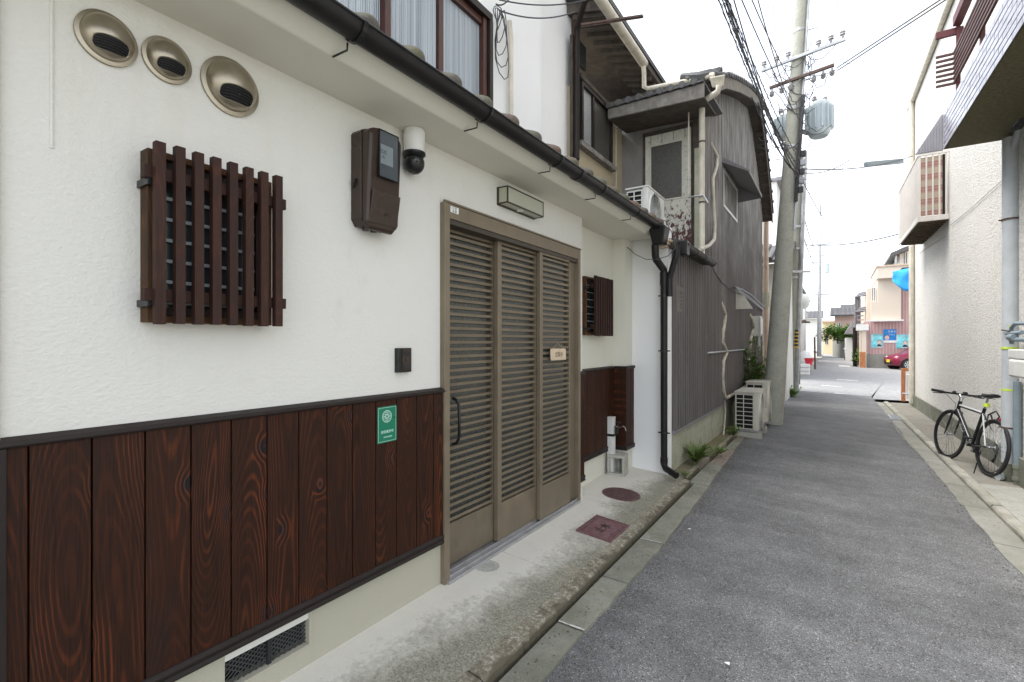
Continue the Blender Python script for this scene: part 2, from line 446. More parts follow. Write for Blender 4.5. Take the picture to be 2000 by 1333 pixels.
def m_kerb(name, a, b, moss=(.12,.13,.06), ms=.3, sc=1.0, orand=.12):
    m_ = m_conc(name, a, b, moss, ms, sc, orand); t = m_.node_tree
    p = [q for q in t.nodes if q.type == 'BSDF_PRINCIPLED'][0]; src = p.inputs['Base Color'].links[0].from_socket
    g_ = t.nodes.new('ShaderNodeNewGeometry')
    n1 = t.nodes.new('ShaderNodeTexNoise'); n1.inputs['Scale'].default_value = 48; n1.inputs['Detail'].default_value = 5; n1.inputs['Roughness'].default_value = .7; t.links.new(g_.outputs['Position'], n1.inputs['Vector'])
    m1 = t.nodes.new('ShaderNodeMapRange'); m1.inputs[1].default_value = .54; m1.inputs[2].default_value = .60; m1.inputs[4].default_value = .55; t.links.new(n1.outputs['Fac'], m1.inputs[0])
    x1 = t.nodes.new('ShaderNodeMix'); x1.data_type = 'RGBA'; t.links.new(m1.outputs[0], x1.inputs[0]); t.links.new(src, x1.inputs[6]); x1.inputs[7].default_value = (.62,.59,.50,1)
    m2 = t.nodes.new('ShaderNodeMapRange'); m2.inputs[1].default_value = .44; m2.inputs[2].default_value = .38; m2.inputs[4].default_value = .6; t.links.new(n1.outputs['Fac'], m2.inputs[0])
    x2 = t.nodes.new('ShaderNodeMix'); x2.data_type = 'RGBA'; t.links.new(m2.outputs[0], x2.inputs[0]); t.links.new(x1.outputs[2], x2.inputs[6]); x2.inputs[7].default_value = (.10,.08,.05,1)
    src = x2.outputs[2]
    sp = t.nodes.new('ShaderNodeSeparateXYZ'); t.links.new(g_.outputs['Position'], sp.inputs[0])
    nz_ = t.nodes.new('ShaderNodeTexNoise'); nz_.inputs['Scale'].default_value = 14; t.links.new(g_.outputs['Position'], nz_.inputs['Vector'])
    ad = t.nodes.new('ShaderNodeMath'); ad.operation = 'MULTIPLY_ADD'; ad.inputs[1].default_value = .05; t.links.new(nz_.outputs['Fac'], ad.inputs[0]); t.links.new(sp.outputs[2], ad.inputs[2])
    mr = t.nodes.new('ShaderNodeMapRange'); mr.inputs[1].default_value = -.02; mr.inputs[2].default_value = -.034; t.links.new(ad.outputs[0], mr.inputs[0])  # kerb face shade painted in below this height, as a damp brown
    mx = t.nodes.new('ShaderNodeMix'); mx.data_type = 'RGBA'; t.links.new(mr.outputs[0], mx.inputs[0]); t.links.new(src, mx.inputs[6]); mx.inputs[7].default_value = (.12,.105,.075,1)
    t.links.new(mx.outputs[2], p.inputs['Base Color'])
    return m_
M['kerb_r'] = m_conc('right_kerb_stone', (.38,.365,.32), (.24,.23,.19), sc=2.5, ms=.3)
M['side_r'] = m_conc('stained_side_pavement', (.27,.255,.225), (.19,.185,.155), (.3,.19,.12), .35)
M['slab'] = m_conc('gutter_slab_concrete', (.30,.295,.25), (.17,.17,.13), sc=1.6)
M['slab_r'] = m_conc('right_gutter_concrete', (.30,.29,.265), (.2,.2,.165), ms=.2)
M['slab_pink'] = m_conc('reddish_gutter_slab', (.33,.25,.22), (.24,.22,.17))
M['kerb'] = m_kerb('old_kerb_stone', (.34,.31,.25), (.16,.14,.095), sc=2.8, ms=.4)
M['block'] = m_conc('cast_concrete_block', (.42,.41,.37), (.33,.32,.28), ms=.12)
M['pole'] = m_conc('precast_pole_concrete', (.35,.35,.305), (.27,.272,.235), ms=.05)
M['moss_wall'] = m_conc('mossy_foundation_concrete', (.48,.47,.4), (.33,.34,.24), (.2,.23,.09), .5)
M['plinth'] = m_conc('damp_plinth_concrete', (.22,.225,.19), (.13,.135,.1), (.08,.09,.045), .4)
M['mortar'] = plain('white_mortar_joint', (.55,.54,.5), .9, var=.3, vs=30)
M['groove'] = m_conc('wet_gutter_channel', (.045,.04,.03), (.03,.028,.02))
M['earth'] = m_conc('mossy_earth_strip', (.2,.16,.12), (.12,.12,.06), (.1,.13,.04), .6)
M['found_w'] = m_conc('far_ground_concrete', (.34,.33,.3), (.26,.26,.23))
def m_siding():
    n = N('weathered_brown_siding'); co = n.co(); w = n.wco()
    s1 = n.noise(n.scale(w, (18, 18, .5)), 2.2, 5, .7); s2 = n.noise(n.scale(w, (60, 60, 1.5)), 1.2, 3, .6)
    big = n.noise(w, 1.0, 4, .6)
    c = n.mix(n.rng(s1, .3, .7), (.088,.076,.070), (.17,.155,.148))
    z = n.sep(w)[2]
    hi = n.rng(n.math('ADD', z, n.rng(big, .3, .7, -1.2, 1.2)), 2.2, 4.6)
    c = n.mix(n.math('MULTIPLY', hi, n.rng(s2, .38, .58)), c, (.40,.39,.38))
    c = n.mix(n.rng(s2, .56, .74, 0, .5), c, (.05,.04,.035))
    f = n.rng(n.rnd, 0, 1, .93, 1.07); c = n.mix(1, c, n.comb(f, f, f), 'MULTIPLY')
    return n.fin(c, .65, 0, n.bump(s2, .15, .002), .35)
M['siding'] = m_siding()
def m_peel():
    n = N('peeling_white_door_paint'); w = n.wco(); co = n.co()
    p = n.noise(n.scale(w, (1, 1, .6)), 22, 6, .75); z = n.sep(w)[2]
    low = n.rng(z, 2.7, 3.7, .22, -.03)
    t = n.math('ADD', p, low)
    c = n.mix(n.rng(p, .3, .6), (.62,.61,.55), (.5,.49,.42))
    c = n.mix(n.rng(t, .66, .69), c, (.095,.04,.038))
    c = n.mix(n.rng(n.noise(w, 40, 4, .7), .62, .68), c, (.04,.035,.03))
    return n.fin(c, .7, 0, n.bump(p, .3, .003), .3)
M['peel'] = m_peel()
M['grey_panel'] = plain('grey_plywood_panel', (.21,.2,.19), .7, var=.12, vs=4, dirt=.35, dirtcol=(.09,.08,.07))
M['tile_roof'] = plain('grey_clay_roof_tile', (.075,.075,.078), .55, var=.35, vs=12, orand=.25, dirt=.4, dirtcol=(.16,.16,.13))
def m_ketile():
    n = N('mossy_eave_tile'); co = n.co(); w = n.wco()
    a = n.noise(w, 14, 4, .6)
    base = n.ramp(n.rnd, [(0, (.13,.045,.032)), (.35, (.07,.058,.05)), (.6, (.085,.08,.055)), (1, (.14,.042,.034))])
    c = n.mix(n.rng(a, .42, .68, 0, .8), base, (.10,.105,.05))
    c = n.mix(n.rng(n.noise(w, 60, 3), .62, .7, 0, .4), c, (.2,.19,.15))
    return n.fin(c, .65, 0, n.bump(a, .3, .004), .35)
M['eave_tile'] = m_ketile()
M['white_tile'] = plain('glazed_lilac_white_tile', (.40,.40,.455), .22, var=.06, vs=3, bump=.03, orand=.07, spec=.5)
M['grout'] = plain('dark_tile_grout', (.05,.045,.04), .9)
M['soffit_brown'] = plain('sprayed_olive_soffit', (.135,.12,.065), .95, var=.35, vs=30, bump=1.0, bs=90)
M['maroon'] = plain('maroon_painted_steel', (.12,.035,.04), .5, var=.15)
M['maroon_dark'] = plain('brown_balustrade_slat', (.10,.05,.045), .5, var=.2)
M['corr_grey'] = plain('grey_corrugated_sheet', (.2,.19,.2), .5, var=.15)
M['awning'] = plain('pale_grey_ribbed_awning', (.34,.33,.35), .5, var=.1)
M['balc'] = plain('off_white_balcony_metal', (.62,.58,.53), .45, var=.06, dirt=.15)
def m_check():
    n = N('checked_blanket'); w = n.wco(); x, y, z = n.sep(w)
    a = n.math('SINE', n.math('MULTIPLY', z, 2*PI/.22)); b = n.math('SINE', n.math('MULTIPLY', z, 2*PI/.055))
    c = n.mix(n.rng(a, -.05, .05), (.38,.20,.17), (.46,.38,.29))
    c = n.mix(n.math('MULTIPLY', n.rng(b, .6, .7), .4), c, (.5,.42,.33))
    return n.fin(c, .9, 0, n.bump(n.noise(w, 60, 2), .3, .005), .1)
M['blanket'] = m_check()
M['balc_floor'] = plain('rusty_balcony_deck', (.12,.09,.06), .8, var=.4, vs=14, dirt=.6, dirtcol=(.25,.2,.13))
M['cable'] = plain('black_cable_sheath', (.06,.06,.065), .5, bump=0)
M['cable_grey'] = plain('grey_cable_sheath', (.3,.32,.35), .5, bump=0)
M['trafo'] = plain('pale_blue_grey_tank_paint', (.5,.57,.6), .45, var=.06)
M['insul'] = plain('porcelain_insulator', (.3,.29,.3), .25)
M['brown_iron'] = plain('cast_iron_maroon_cover', (.115,.06,.062), .7, .1, var=.35, vs=18, bump=.4, dirt=.5, dirtcol=(.2,.18,.15))
M['square_iron'] = plain('plum_plastic_meter_cover', (.16,.078,.085), .65, 0, var=.25, vs=18, bump=.3, dirt=.4, dirtcol=(.3,.25,.22))
M['pale_cover'] = plain('pale_resin_cover', (.42,.42,.38), .6, var=.15)
M['green_sign'] = plain('green_enamel_plate', (.006,.17,.095), .3, var=.03, bump=0)
M['pale_print'] = plain('pale_green_print', (.5,.72,.6), .5, bump=0)
M['paper'] = plain('white_paper_label', (.75,.75,.72), .6, bump=0)
M['ink'] = plain('black_ink', (.02,.02,.02), .6, bump=0)
M['sign_wood'] = plain('pale_sign_wood', (.62,.5,.36), .7, var=.12, vs=20)
M['sign_ink'] = plain('burnt_brown_lettering', (.13,.07,.035), .7, bump=0)
M['jute'] = plain('jute_string', (.5,.4,.25), .9)
M['brass'] = plain('dull_chrome_tap', (.42,.4,.37), .25, .9)
def m_leaf(name, a, b):
    n = N(name); co = n.co(); w = n.wco()
    c = n.mix(n.rng(n.noise(w, 25, 3), .3, .7), a, b)
    return n.fin(c, .5, 0, None, .35, Transmission_Weight=0)
M['leaf'] = m_leaf('fern_leaf', (.10,.20,.03), (.22,.34,.07))
M['leaf2'] = m_leaf('shrub_leaf', (.07,.17,.02), (.14,.28,.04))
M['leaf3'] = m_leaf('dark_hedge_leaf', (.03,.09,.02), (.08,.17,.03))
M['stem'] = plain('green_brown_stem', (.12,.11,.05), .8)
M['bike_black'] = plain('gloss_black_bike_paint', (.012,.012,.014), .22, spec=.6, bump=0)
M['bike_white'] = plain('white_bike_paint', (.42,.43,.44), .3, bump=0)
M['chrome'] = plain('polished_alloy', (.55,.56,.58), .22, .95, bump=0)
M['reflector'] = plain('red_reflector', (.35,.01,.03), .2, bump=0)
M['orange'] = plain('orange_brown_painted_steel', (.42,.16,.06), .6, var=.2, dirt=.4, dirtcol=(.2,.08,.04))
M['car_red'] = plain('wine_red_car_paint', (.2,.012,.04), .2, .2, var=.03, bump=0, spec=.6)
M['car_white'] = plain('white_car_paint', (.7,.7,.7), .25, var=.03, bump=0)
M['plate_y'] = plain('yellow_number_plate', (.6,.5,.05), .4, bump=0)
M['lamp_clear'] = plain('clear_headlamp', (.6,.58,.6), .1, bump=0)
def m_ribs(name, a, b, per, axis=0):
    n = N(name); w = n.wco(); v = n.sep(w)[axis]
    s_ = n.math('SINE', n.math('MULTIPLY', v, 2*PI/per))
    c = n.mix(n.rng(s_, -.2, .9), a, b)
    c = n.mix(n.rng(n.noise(w, 1.2, 4), .45, .7, 0, .35), c, (a[0]*.75, a[1]*.8, a[2]*.8))
    return n.fin(c, .7, 0, n.bump(s_, .5, .02), .3)
M['pink_corr'] = m_ribs('pink_corrugated_wall', (.47,.30,.29), (.58,.39,.375), .16)
M['far_beige'] = m_plaster('beige_house_wall', (.62,.54,.45), 30, .12, .1)
M['far_pink'] = m_plaster('pink_house_wall', (.6,.42,.38), 30, .1, .1)
M['far_yellow'] = m_plaster('yellow_house_wall', (.66,.56,.36), 30, .1, .1)
M['far_white'] = m_plaster('far_white_wall', (.68,.67,.64), 30, .18, .1)
M['tarp'] = plain('blue_tarpaulin', (.02,.25,.56), .75, var=.15, vs=5, bump=.6, bs=9)
M['poster_cyan'] = plain('cyan_poster', (.2,.62,.68), .5, var=.35, vs=4, bump=0)
M['poster_blue'] = plain('blue_poster', (.02,.22,.6), .5, bump=0)
M['skin_print'] = plain('printed_skin_tone', (.65,.48,.4), .6, bump=0)
M['dark_print'] = plain('printed_navy_tone', (.03,.04,.08), .6, bump=0)
M['road_paint'] = plain('worn_white_road_paint', (.5,.5,.49), .8, var=.25, vs=14, dirt=.5, dirtcol=(.15,.15,.15))
M['red_plastic'] = plain('red_plastic_pot', (.5,.02,.04), .4)
M['warn'] = plain('black_yellow_guard', (.5,.3,.02), .5)
# ================================================================ SETTING: ground
g = MB().add([(-900,-900,-.30),(900,-900,-.30),(900,900,-.30),(-900,900,-.30)], [(0,1,2,3)])
setting('ground', g, M['found_w'])
def road_z(x):   # crossfall towards the right-hand gutter
    return -.108 - .102 * min(1, max(0, (x + 1.08) / 2.25))
road = MB()
edge = [(-8,-1.08,1.25),(0,-1.08,1.17),(2.3,-1.08,1.15),(3.5,-1.055,1.13),(4.8,-1.08,1.10),(6,-1.12,1.08),(7.6,-1.17,1.06),(8.6,-1.2,1.04),(10.7,-1.22,.97),(14.4,-1.24,.92),(17.4,-1.26,.85)]
edge_f = [(17.4,-1.26,.85),(24,-1.2,1.55),(32,-1.2,1.57),(40,-1.15,1.45),(50,-1.15,1.2),(62,-1.1,1.0),(80,-1.9,.2),(100,-3.5,-1.5)]
def strip(mb, rows, zf, nx=6):
    o = len(mb.v)
    for (y, a, b) in rows:
        for i in range(nx + 1):
            x = a + (b - a) * i / nx
            mb.v.append((x, y, zf(x)))
    for r in range(len(rows) - 1):
        for i in range(nx):
            p = o + r * (nx + 1) + i
            mb.f.append((p, p + 1, p + nx + 2, p + nx + 1))
fine = []
yy = -8.0
def lerp_edge(tab, y):
    for (a, b) in zip(tab, tab[1:]):
        if a[0] <= y <= b[0]:
            t = (y - a[0]) / (b[0] - a[0]); return a[1] + (b[1]-a[1])*t, a[2] + (b[2]-a[2])*t
while yy <= 17.4:
    a, b = lerp_edge(edge, min(yy, 17.39)); fine.append((yy, a + .010*math.sin(yy*5) + random.uniform(-.008, .008), b + .010*math.sin(yy*4.1) + random.uniform(-.008, .008))); yy += .05
strip(road, fine, road_z, 6)
setting('road', road, M['asphalt'])
road2 = MB(); strip(road2, edge_f, lambda x: road_z(x) + .004)
setting('road_beyond_crossing', road2, M['asphalt_pale'])
lot = MB().add([(.85,17.0,-.216),(12,17.0,-.216),(12,38,-.216),(1.5,38,-.216),(1.5,24,-.216)], [(0,1,2,3,4)])
setting('parking_ground', lot, M['asphalt_pale'])
cr = MB().add([(-1.26,17.2,-.124),(-1.26,22,-.124),(-10,22,-.124),(-10,17.2,-.124)], [(0,1,2,3)])
setting('side_street', cr, M['asphalt_pale'])

# left pavement (one cast sheet, sloping to the kerb) + open channel
pv = MB()
pv.prism([(-2.2,-.3),(-2.2,.012),(-1.93,.008),(-1.64,-.012),(-1.334,-.042),(-1.334,-.3)], 'y', -4, 2.66)
p1 = setting('pavement', pv, M['pavement'])
pv = MB(); pv.prism([(-2.2,-.3),(-2.2,.012),(-1.93,.008),(-1.64,-.012),(-1.334,-.042),(-1.334,-.3)], 'y', 2.664, 3.955); q = link('slab', pv, M['pavement'], p1)
pv = MB(); pv.prism([(-2.2,-.3),(-2.2,.012),(-1.93,.008),(-1.64,-.012),(-1.334,-.042),(-1.334,-.3)], 'y', 3.959, 5.3); q = link('slab', pv, M['pavement'], p1)
pv = MB(); pv.prism([(-2.2,-.4),(-2.2,-.128),(-1.25,-.128),(-1.18,-.128),(-1.18,-.4)], 'y', -4, 17); setting('gutter_channel', pv, M['groove'])
kerb_l = None
y = -2.6; kerbs = bpy.data.objects.new('left_kerb', None); COL.objects.link(kerbs); kerbs['kind'] = 'structure'; ORG['left_kerb'] = Vector((0,0,0))
while y < 5.2:
    L = min(random.choice([.62, .6, .61]), 5.26 - y)
    if L < .1: break
    m = MB(); n_ = 22
    # irregular worn top edge
    for i in range(n_ + 1):
        yy = y + .003 + (L - .006) * i / n_
        j = random.uniform(-.005, .004); k = random.uniform(-.004, .002)
        m.v += [(-1.332,yy,-.3), (-1.332+j*.4,yy,-.040+k), (-1.262+j,yy,-.050+k), (-1.247+j,yy,-.064), (-1.245,yy,-.3)]
    for i in range(n_):
        for q_ in range(4): m.f.append((i*5+q_, i*5+q_+1, i*5+q_+6, i*5+q_+5))
        m.f.append((i*5+4, i*5, i*5+5, i*5+9))
    m.f += [(0,1,2,3,4), tuple(n_*5 + t for t in (4,3,2,1,0))]
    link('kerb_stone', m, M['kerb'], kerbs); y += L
# gutter slabs left
gs = bpy.data.objects.new('left_gutter_slabs', None); COL.objects.link(gs); gs['kind'] = 'structure'; ORG['left_gutter_slabs'] = Vector((0,0,0))
cuts = [-1.7,-1.1,-.5,.1,.7,1.3,2.2912,2.8877,3.5904,4.8433,5.3,6.3,7.2,8.2,9.1]
for i, (a, b) in enumerate(zip(cuts, cuts[1:])):
    x1 = lerp_edge(edge, (a+b)/2)[0] + .02
    x0 = -1.222 if a < 5 else -1.285
    z = -.089 + random.uniform(-.006, .004)
    m = MB(); n_ = 6
    for j in range(n_ + 1):
        yy = a + .004 + (b - a - .012) * j / n_
        e = lerp_edge(edge, min(yy, 17))[0] + .01 + random.uniform(-.008, .008)
        m.v += [(x0, yy, -.3), (x0, yy, z), (e, yy, z - .004), (e, yy, -.3)]
    for j in range(n_):
        for q_ in range(3): m.f.append((j*4+q_, j*4+q_+1, j*4+q_+5, j*4+q_+4))
    m.f += [(0,1,2,3), tuple(n_*4 + t for t in (3,2,1,0))]
    link('gutter_slab', m, M['slab_pink' if a > 4.9 and i % 2 else 'slab'], gs)
    if a < 5 and i % 2 == 0:
        mm = MB(); nn = 10
        for j in range(nn + 1):
            xx = x0 + .004 + (x1 - x0 - .02) * j / nn; w_ = .003 + random.uniform(0, .005); yj = a + random.uniform(-.002, .002)
            mm.v += [(xx, yj - w_, z + .0015), (xx, yj + w_, z + .0015)]
        for j in range(nn): mm.f.append((2*j, 2*j+2, 2*j+3, 2*j+1))
        link('mortar_joint', mm, M['mortar'], gs)
# planted strip in front of the siding house
m = MB(); m.prism([(-1.62,-.3),(-1.62,-.01),(-1.45,-.03),(-1.365,-.05),(-1.365,-.3)], 'y', 5.3, 8.7)
setting('planting_strip', m, M['earth'])
for i in range(6):
    y = 5.35 + i*.56
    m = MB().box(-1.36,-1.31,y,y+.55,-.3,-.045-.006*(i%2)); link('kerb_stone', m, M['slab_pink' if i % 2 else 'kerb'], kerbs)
m = MB().box(-1.6,-1.2,8.7,17,-.3,-.10); setting('left_verge', m, M['slab'])
# right pavement, kerb, gutter
m = MB().box(1.462,1.95,7.35,15.9,-.4,-.18).xf(rw); rp_ = setting('right_pavement', m, M['side_r'])
link('slab', MB().box(1.462,1.95,-4,7.34,-.4,-.178).xf(rw), M['found_w'], rp_)
kr = bpy.data.objects.new('right_kerb', None); COL.objects.link(kr); kr['kind'] = 'structure'; ORG['right_kerb'] = Vector((0,0,0))
y = 1.0
while y < 15.6:
    L = .6; m = MB(); n_ = 5
    for i in range(n_ + 1):
        yy = y + .004 + (L - .008) * i / n_; j = random.uniform(-.006, .006); k = random.uniform(-.006, .003)
        m.v += [(1.365,yy,-.4), (1.365+j,yy,-.185+k), (1.378+j,yy,-.168+k), (1.45,yy,-.166+k), (1.455,yy,-.4)]
    for i in range(n_):
        for q_ in range(4): m.f.append((i*5+q_, i*5+q_+1, i*5+q_+6, i*5+q_+5))
    m.f += [(0,1,2,3,4), tuple(n_*5 + t for t in (4,3,2,1,0))]
    link('kerb_stone', m.xf(rw), M['kerb_r'], kr); y += L
gr_ = bpy.data.objects.new('right_gutter_slabs', None); COL.objects.link(gr_); gr_['kind'] = 'structure'; ORG['right_gutter_slabs'] = Vector((0,0,0))
y = 1.4
while y < 15.8:
    L = random.choice([.9, 1.2, 1.05]); m = MB(); n_ = 6
    for i in range(n_ + 1):
        yy = y + .004 + (L - .01) * i / n_; e = lerp_edge(edge, min(yy, 17))[1] + TH*yy
        m.v += [(e - .05 + random.uniform(-.01,.01), yy, -.4), (e - .05 + random.uniform(-.012,.012), yy, -.198), (1.36, yy, -.212), (1.36, yy, -.4)]
    for i in range(n_):
        for q_ in range(3): m.f.append((i*4+q_, i*4+q_+1, i*4+q_+5, i*4+q_+4))
    m.f += [(0,1,2,3), tuple(n_*4 + t for t in (3,2,1,0))]
    link('gutter_slab', m.xf(rw), M['slab_r'], gr_); y += L
def grate(loc, w, l, n, rot=0):
    t = thing('drain_grate', 'steel drain grate in the right gutter beside the far kerb end', 'drain grate', loc)
    fr = MB()
    x, y, z = loc
    fr.box(x-w/2,x-w/2+.02,y,y+l,z-.01,z+.012); fr.box(x+w/2-.02,x+w/2,y,y+l,z-.01,z+.012)
    link('frame', fr, M['steel'], t)
    s0 = link('grate_bar', MB().box(x-w/2+.02,x+w/2-.02,y,y+.03,z-.005,z+.01), M['steel'], t)
    for i in range(1, n): stamp(s0, t, (0, i*l/n, 0))
grate((1.05, 12.6, -.196), .22, .75, 9)
# white paint marks on the road beyond
for i, (c, w, l) in enumerate([((0.3928,23.7327,-0.19), .36, .5), ((-0.1021,19.9832,-0.17), .3, .35), ((0.1256,17.3519,-0.18), .16, .25), ((0.48,36.9695,-0.18), .3, 2.0)]):
    x, y, z = c; zz = road_z(x) + (.009 if y > 17.3 else .006)
    m = MB().add([(x-w,y,road_z(x-w)-road_z(x)+zz),(x+w,y+.15,road_z(x+w)-road_z(x)+zz),(x+w,y+l,road_z(x+w)-road_z(x)+zz),(x-w,y+l,road_z(x-w)-road_z(x)+zz)], [(0,1,2,3)])
    o = setting('road_marking', m, M['road_paint'])

# ================================================================ WHITE HOUSE
WX = -1.885
H1 = thing('plaster_house', 'white plastered town house with charred board wainscot and bronze sliding door at left', 'house', (-1.95, 2.5, 0))
EZ = 2.486
def wallbox(x0, x1, y0, y1, z0, z1, mat='plaster', name='wall'):
    return link(name, MB().box(x0,x1,y0,y1,z0,z1), M[mat], H1)
DY0, DY1 = 2.1264, 3.8741
DZ = 2.1824
wallbox(WX, -2.25, -3.0, .35, .2, EZ)
wallbox(WX, -2.25, .35, DY0+.02, .2, EZ)
wallbox(WX, -2.25, DY0+.02, DY1-.02, DZ-.04, EZ)
Y_R = 3.9889
wallbox(WX, -2.25, DY1-.02, Y_R, -.05, EZ)
RX = -2.015
wallbox(RX, -2.3, Y_R, 5.25, -.05, EZ+.02, 'plaster_smooth')
wallbox(RX+.001, -1.875, 5.02, 5.249, -.05, EZ, 'plaster_smooth', 'pier')
wallbox(-2.4, -1.487, 5.25, 5.4, -.2, 2.62, 'plaster_white2', 'end_wall')
link('wall_return', MB().box(WX, WX+.02, -3, .34, -.1, EZ), M['plaster_smooth'], H1, bev=.004)
link('groove_bead', MB().tube([(WX+.001,0.4473,3.2),(WX+.001,0.4473,1.9437)], .005, 6), M['plaster'], H1)
# soffit and curved plaster fascia
so = MB().prism([(-2.3,EZ),(-1.618,EZ),(-1.60,EZ+.012),(-1.50,2.575),(-1.49,2.585),(-1.55,2.60),(-2.3,2.66)], 'y', -3, 5.2)
link('eave_soffit', so, M['plaster_smooth'], H1, bev=.006)
# lower roof deck, mortar bed and tiles
rs = MB().prism([(-1.52,2.53),(-1.5,2.54),(-2.52,2.94),(-2.52,2.88)], 'y', -3, 5.3)
link('lower_roof', rs, M['tile_roof'], H1)
def pan(n0, y):
    pass
t0 = None
ty = [1.2714 + .2515*i for i in range(-3, 16)]
for i, y in enumerate(ty):
    m = MB(); d = Vector((-1.1,0,.42)).normalized()
    prof = [(.0,-.014),(.02,-.012),(.038,-.003),(.047,.014),(.05,.04),(.049,.24),(.045,.26)]
    m.lathe([(r, h) for r, h in prof], (-1.485, y, 2.590), d, 16)
    o = link('eave_tile', m, M['eave_tile'], H1, smooth=True, ang=50)
    if i < len(ty) - 1:
        m = MB(); K_ = 6
        pts = []
        for s_ in range(K_ + 1):
            a = s_ / K_; yy = y + .04 + .17*a; zz = -.02 - .022*math.sin(PI*a)
            pts.append((yy, zz))
        for (yy, zz) in pts: m.v += [(-1.475,yy,2.585+zz), (-1.475,yy,2.57+zz), (-1.70,yy,2.668+zz)]
        for s_ in range(K_): m.f += [(s_*3, s_*3+1, s_*3+4, s_*3+3), (s_*3, s_*3+3, s_*3+5, s_*3+2)]
        link('pan_tile', m, M['eave_tile'], H1, smooth=True, norm=True)
for i, y in enumerate(ty):
    m = MB(); d = Vector((-1.1,0,.42)).normalized()
    for k in range(3): m.lathe([(.0,0),(.048,.0),(.05,.02),(.046,.25)], Vector((-1.485,y,2.590)) + d*(.262+.27*k), d, 10)
    link('roof_tile_row', m, M['eave_tile'], H1, smooth=True)
# upper wall + window
UX = -2.5
wallbox(UX, -2.9, -3, 4.3245, 2.6, 6.5, 'plaster_white2', 'upper_wall')
wallbox(UX-.10, -2.9, 4.3245, 5.2081, 2.6, 6.5, 'plaster_white2', 'upper_wall')
wy = [1.5169, 1.7966, 2.2124, 2.7494, 3.3057]
wtop = 4.1335
uw = link('upper_window', MB().box(UX+.10,UX-.02,wy[0]-1.2,wy[-1]+.04,wtop-.06,wtop).box(UX+.10,UX-.02,wy[-1],wy[-1]+.045,2.95,wtop-.061).box(UX+.10,UX-.02,wy[0]-1.2,wy[-1]-.001,2.9,2.97), M['black_trim'], H1, bev=.003)
for k, y in enumerate(wy[:-1] + [wy[-1]-.035]):
    link('mullion', MB().box(UX+.075 - .02*(k % 2),UX+.0,y-.025,y+.025,2.98,wtop-.062), M['red_wood'], uw, bev=.002)
link('head_rail', MB().box(UX+.06,UX,wy[0]-1.1,wy[-1]-.065,wtop-.12,wtop-.063), M['red_wood'], uw, bev=.002)
for a, b in zip([wy[0]-1.1] + wy[:-1], wy):
    link('pane', MB().box(UX+.03,UX+.022,a+.026,b-.03,2.98,wtop-.121), M['ribbed_glass'], uw)

# wainscot boards
BX = WX + .022
zc = 1.0942; zb = 0.2423 + .045
bpx = (0.283,0.3463,0.3943,0.5331,0.6691,0.8042,0.9396,1.0764,1.2129,1.3482,1.4849,1.621,1.7574,1.8998,2.0314,2.1255)
for a, b in zip(bpx, bpx[1:]):
    link('board', MB().box(WX,BX,a+.0022,b-.0022,zb-.02,zc+.004), M['board'], H1, bev=.0025, org=(WX, (a+b)/2, (zb+zc)/2))
for yy in [-.25, -.07, .1]:
    link('board', MB().box(WX+.021,BX+.021,yy,yy+.16,zb-.02,zc+.004), M['board'], H1, bev=.0025, org=(WX, yy+.08, (zb+zc)/2))
link('board_backing', MB().box(WX,WX+.004,-.1,DY0,zb-.02,zc), M['dark_void'], H1)
link('corner_trim', MB().box(WX,BX+.012,bpx[1]-.03,bpx[1]+.004,zb-.02,zc+.004), M['black_trim'], H1, bev=.003)
def cap(y0, y1, x, z=zc):
    m = MB().prism([(x-.001,z+.003),(x+.030,z+.003),(x+.036,z+.01),(x+.034,z+.022),(x+.004,z+.032),(x-.001,z+.032)], 'y', y0, y1)
    link('top_trim', m, M['black_trim'], H1, bev=.002)
def base(y0, y1, x, z=zb):
    m = MB().prism([(x-.002,z-.045),(x+.03,z-.045),(x+.034,z-.035),(x+.026,z-.026),(x+.030,z-.018),(x+.034,z-.008),(x+.028,z+.002),(x+.024,z+.006),(x-.002,z+.006)], 'y', y0, y1)
    link('bottom_trim', m, M['black_trim'], H1, smooth=True, ang=50)
cap(-.6, DY0-.004, WX); base(-.6, DY0-.004, WX)
# foundation with the vent opening
vy0, vy1 = 0.9255, 1.2836
vz0 = 0.0848; fz = zb - .045
wallbox(WX+.003,-2.2,-3,vy0,-.1,fz,'concrete_found','foundation'); wallbox(WX+.003,-2.2,vy1,DY0-.002,-.1,fz,'concrete_found','foundation')
wallbox(WX+.003,-2.2,vy0,vy1,-.1,vz0,'concrete_found','foundation')
fv = link('underfloor_vent', MB().box(-1.96,-1.95,vy0,vy1,vz0,fz), M['dark_void'], H1)
m = MB(); n_ = 15; hgt = fz - vz0; gx = WX - .022
for i in range(-4, n_):
    a = vy0 + (vy1-vy0)*i/n_; sp = hgt*1.35
    for s_ in (1, -1):
        p, q = (a, vz0), (a + sp, fz)
        if s_ < 0: p, q = (a, fz), (a + sp, vz0)
        t0_ = max(0, (vy0-p[0])/(q[0]-p[0])); t1_ = min(1, (vy1-p[0])/(q[0]-p[0]))
        if t1_ <= t0_: continue
        A = (gx, p[0]+(q[0]-p[0])*t0_, p[1]+(q[1]-p[1])*t0_); B = (gx, p[0]+(q[0]-p[0])*t1_, p[1]+(q[1]-p[1])*t1_)
        m.bar(A, B, .003, .0032, (1,0,0))
o = link('vent_mesh', m, M['mesh_grey'], fv, norm=False)
link('vent_post', MB().box(gx,gx+.012,(vy0+vy1)/2-.008,(vy0+vy1)/2+.008,vz0,fz), M['louver_dark'], fv)
link('vent_frame', MB().box(gx-.01,WX+.006,vy1-.012,vy1,vz0,fz).box(gx-.01,WX+.006,vy0,vy1-.0125,vz0,vz0+.008), M['concrete_found'], fv)

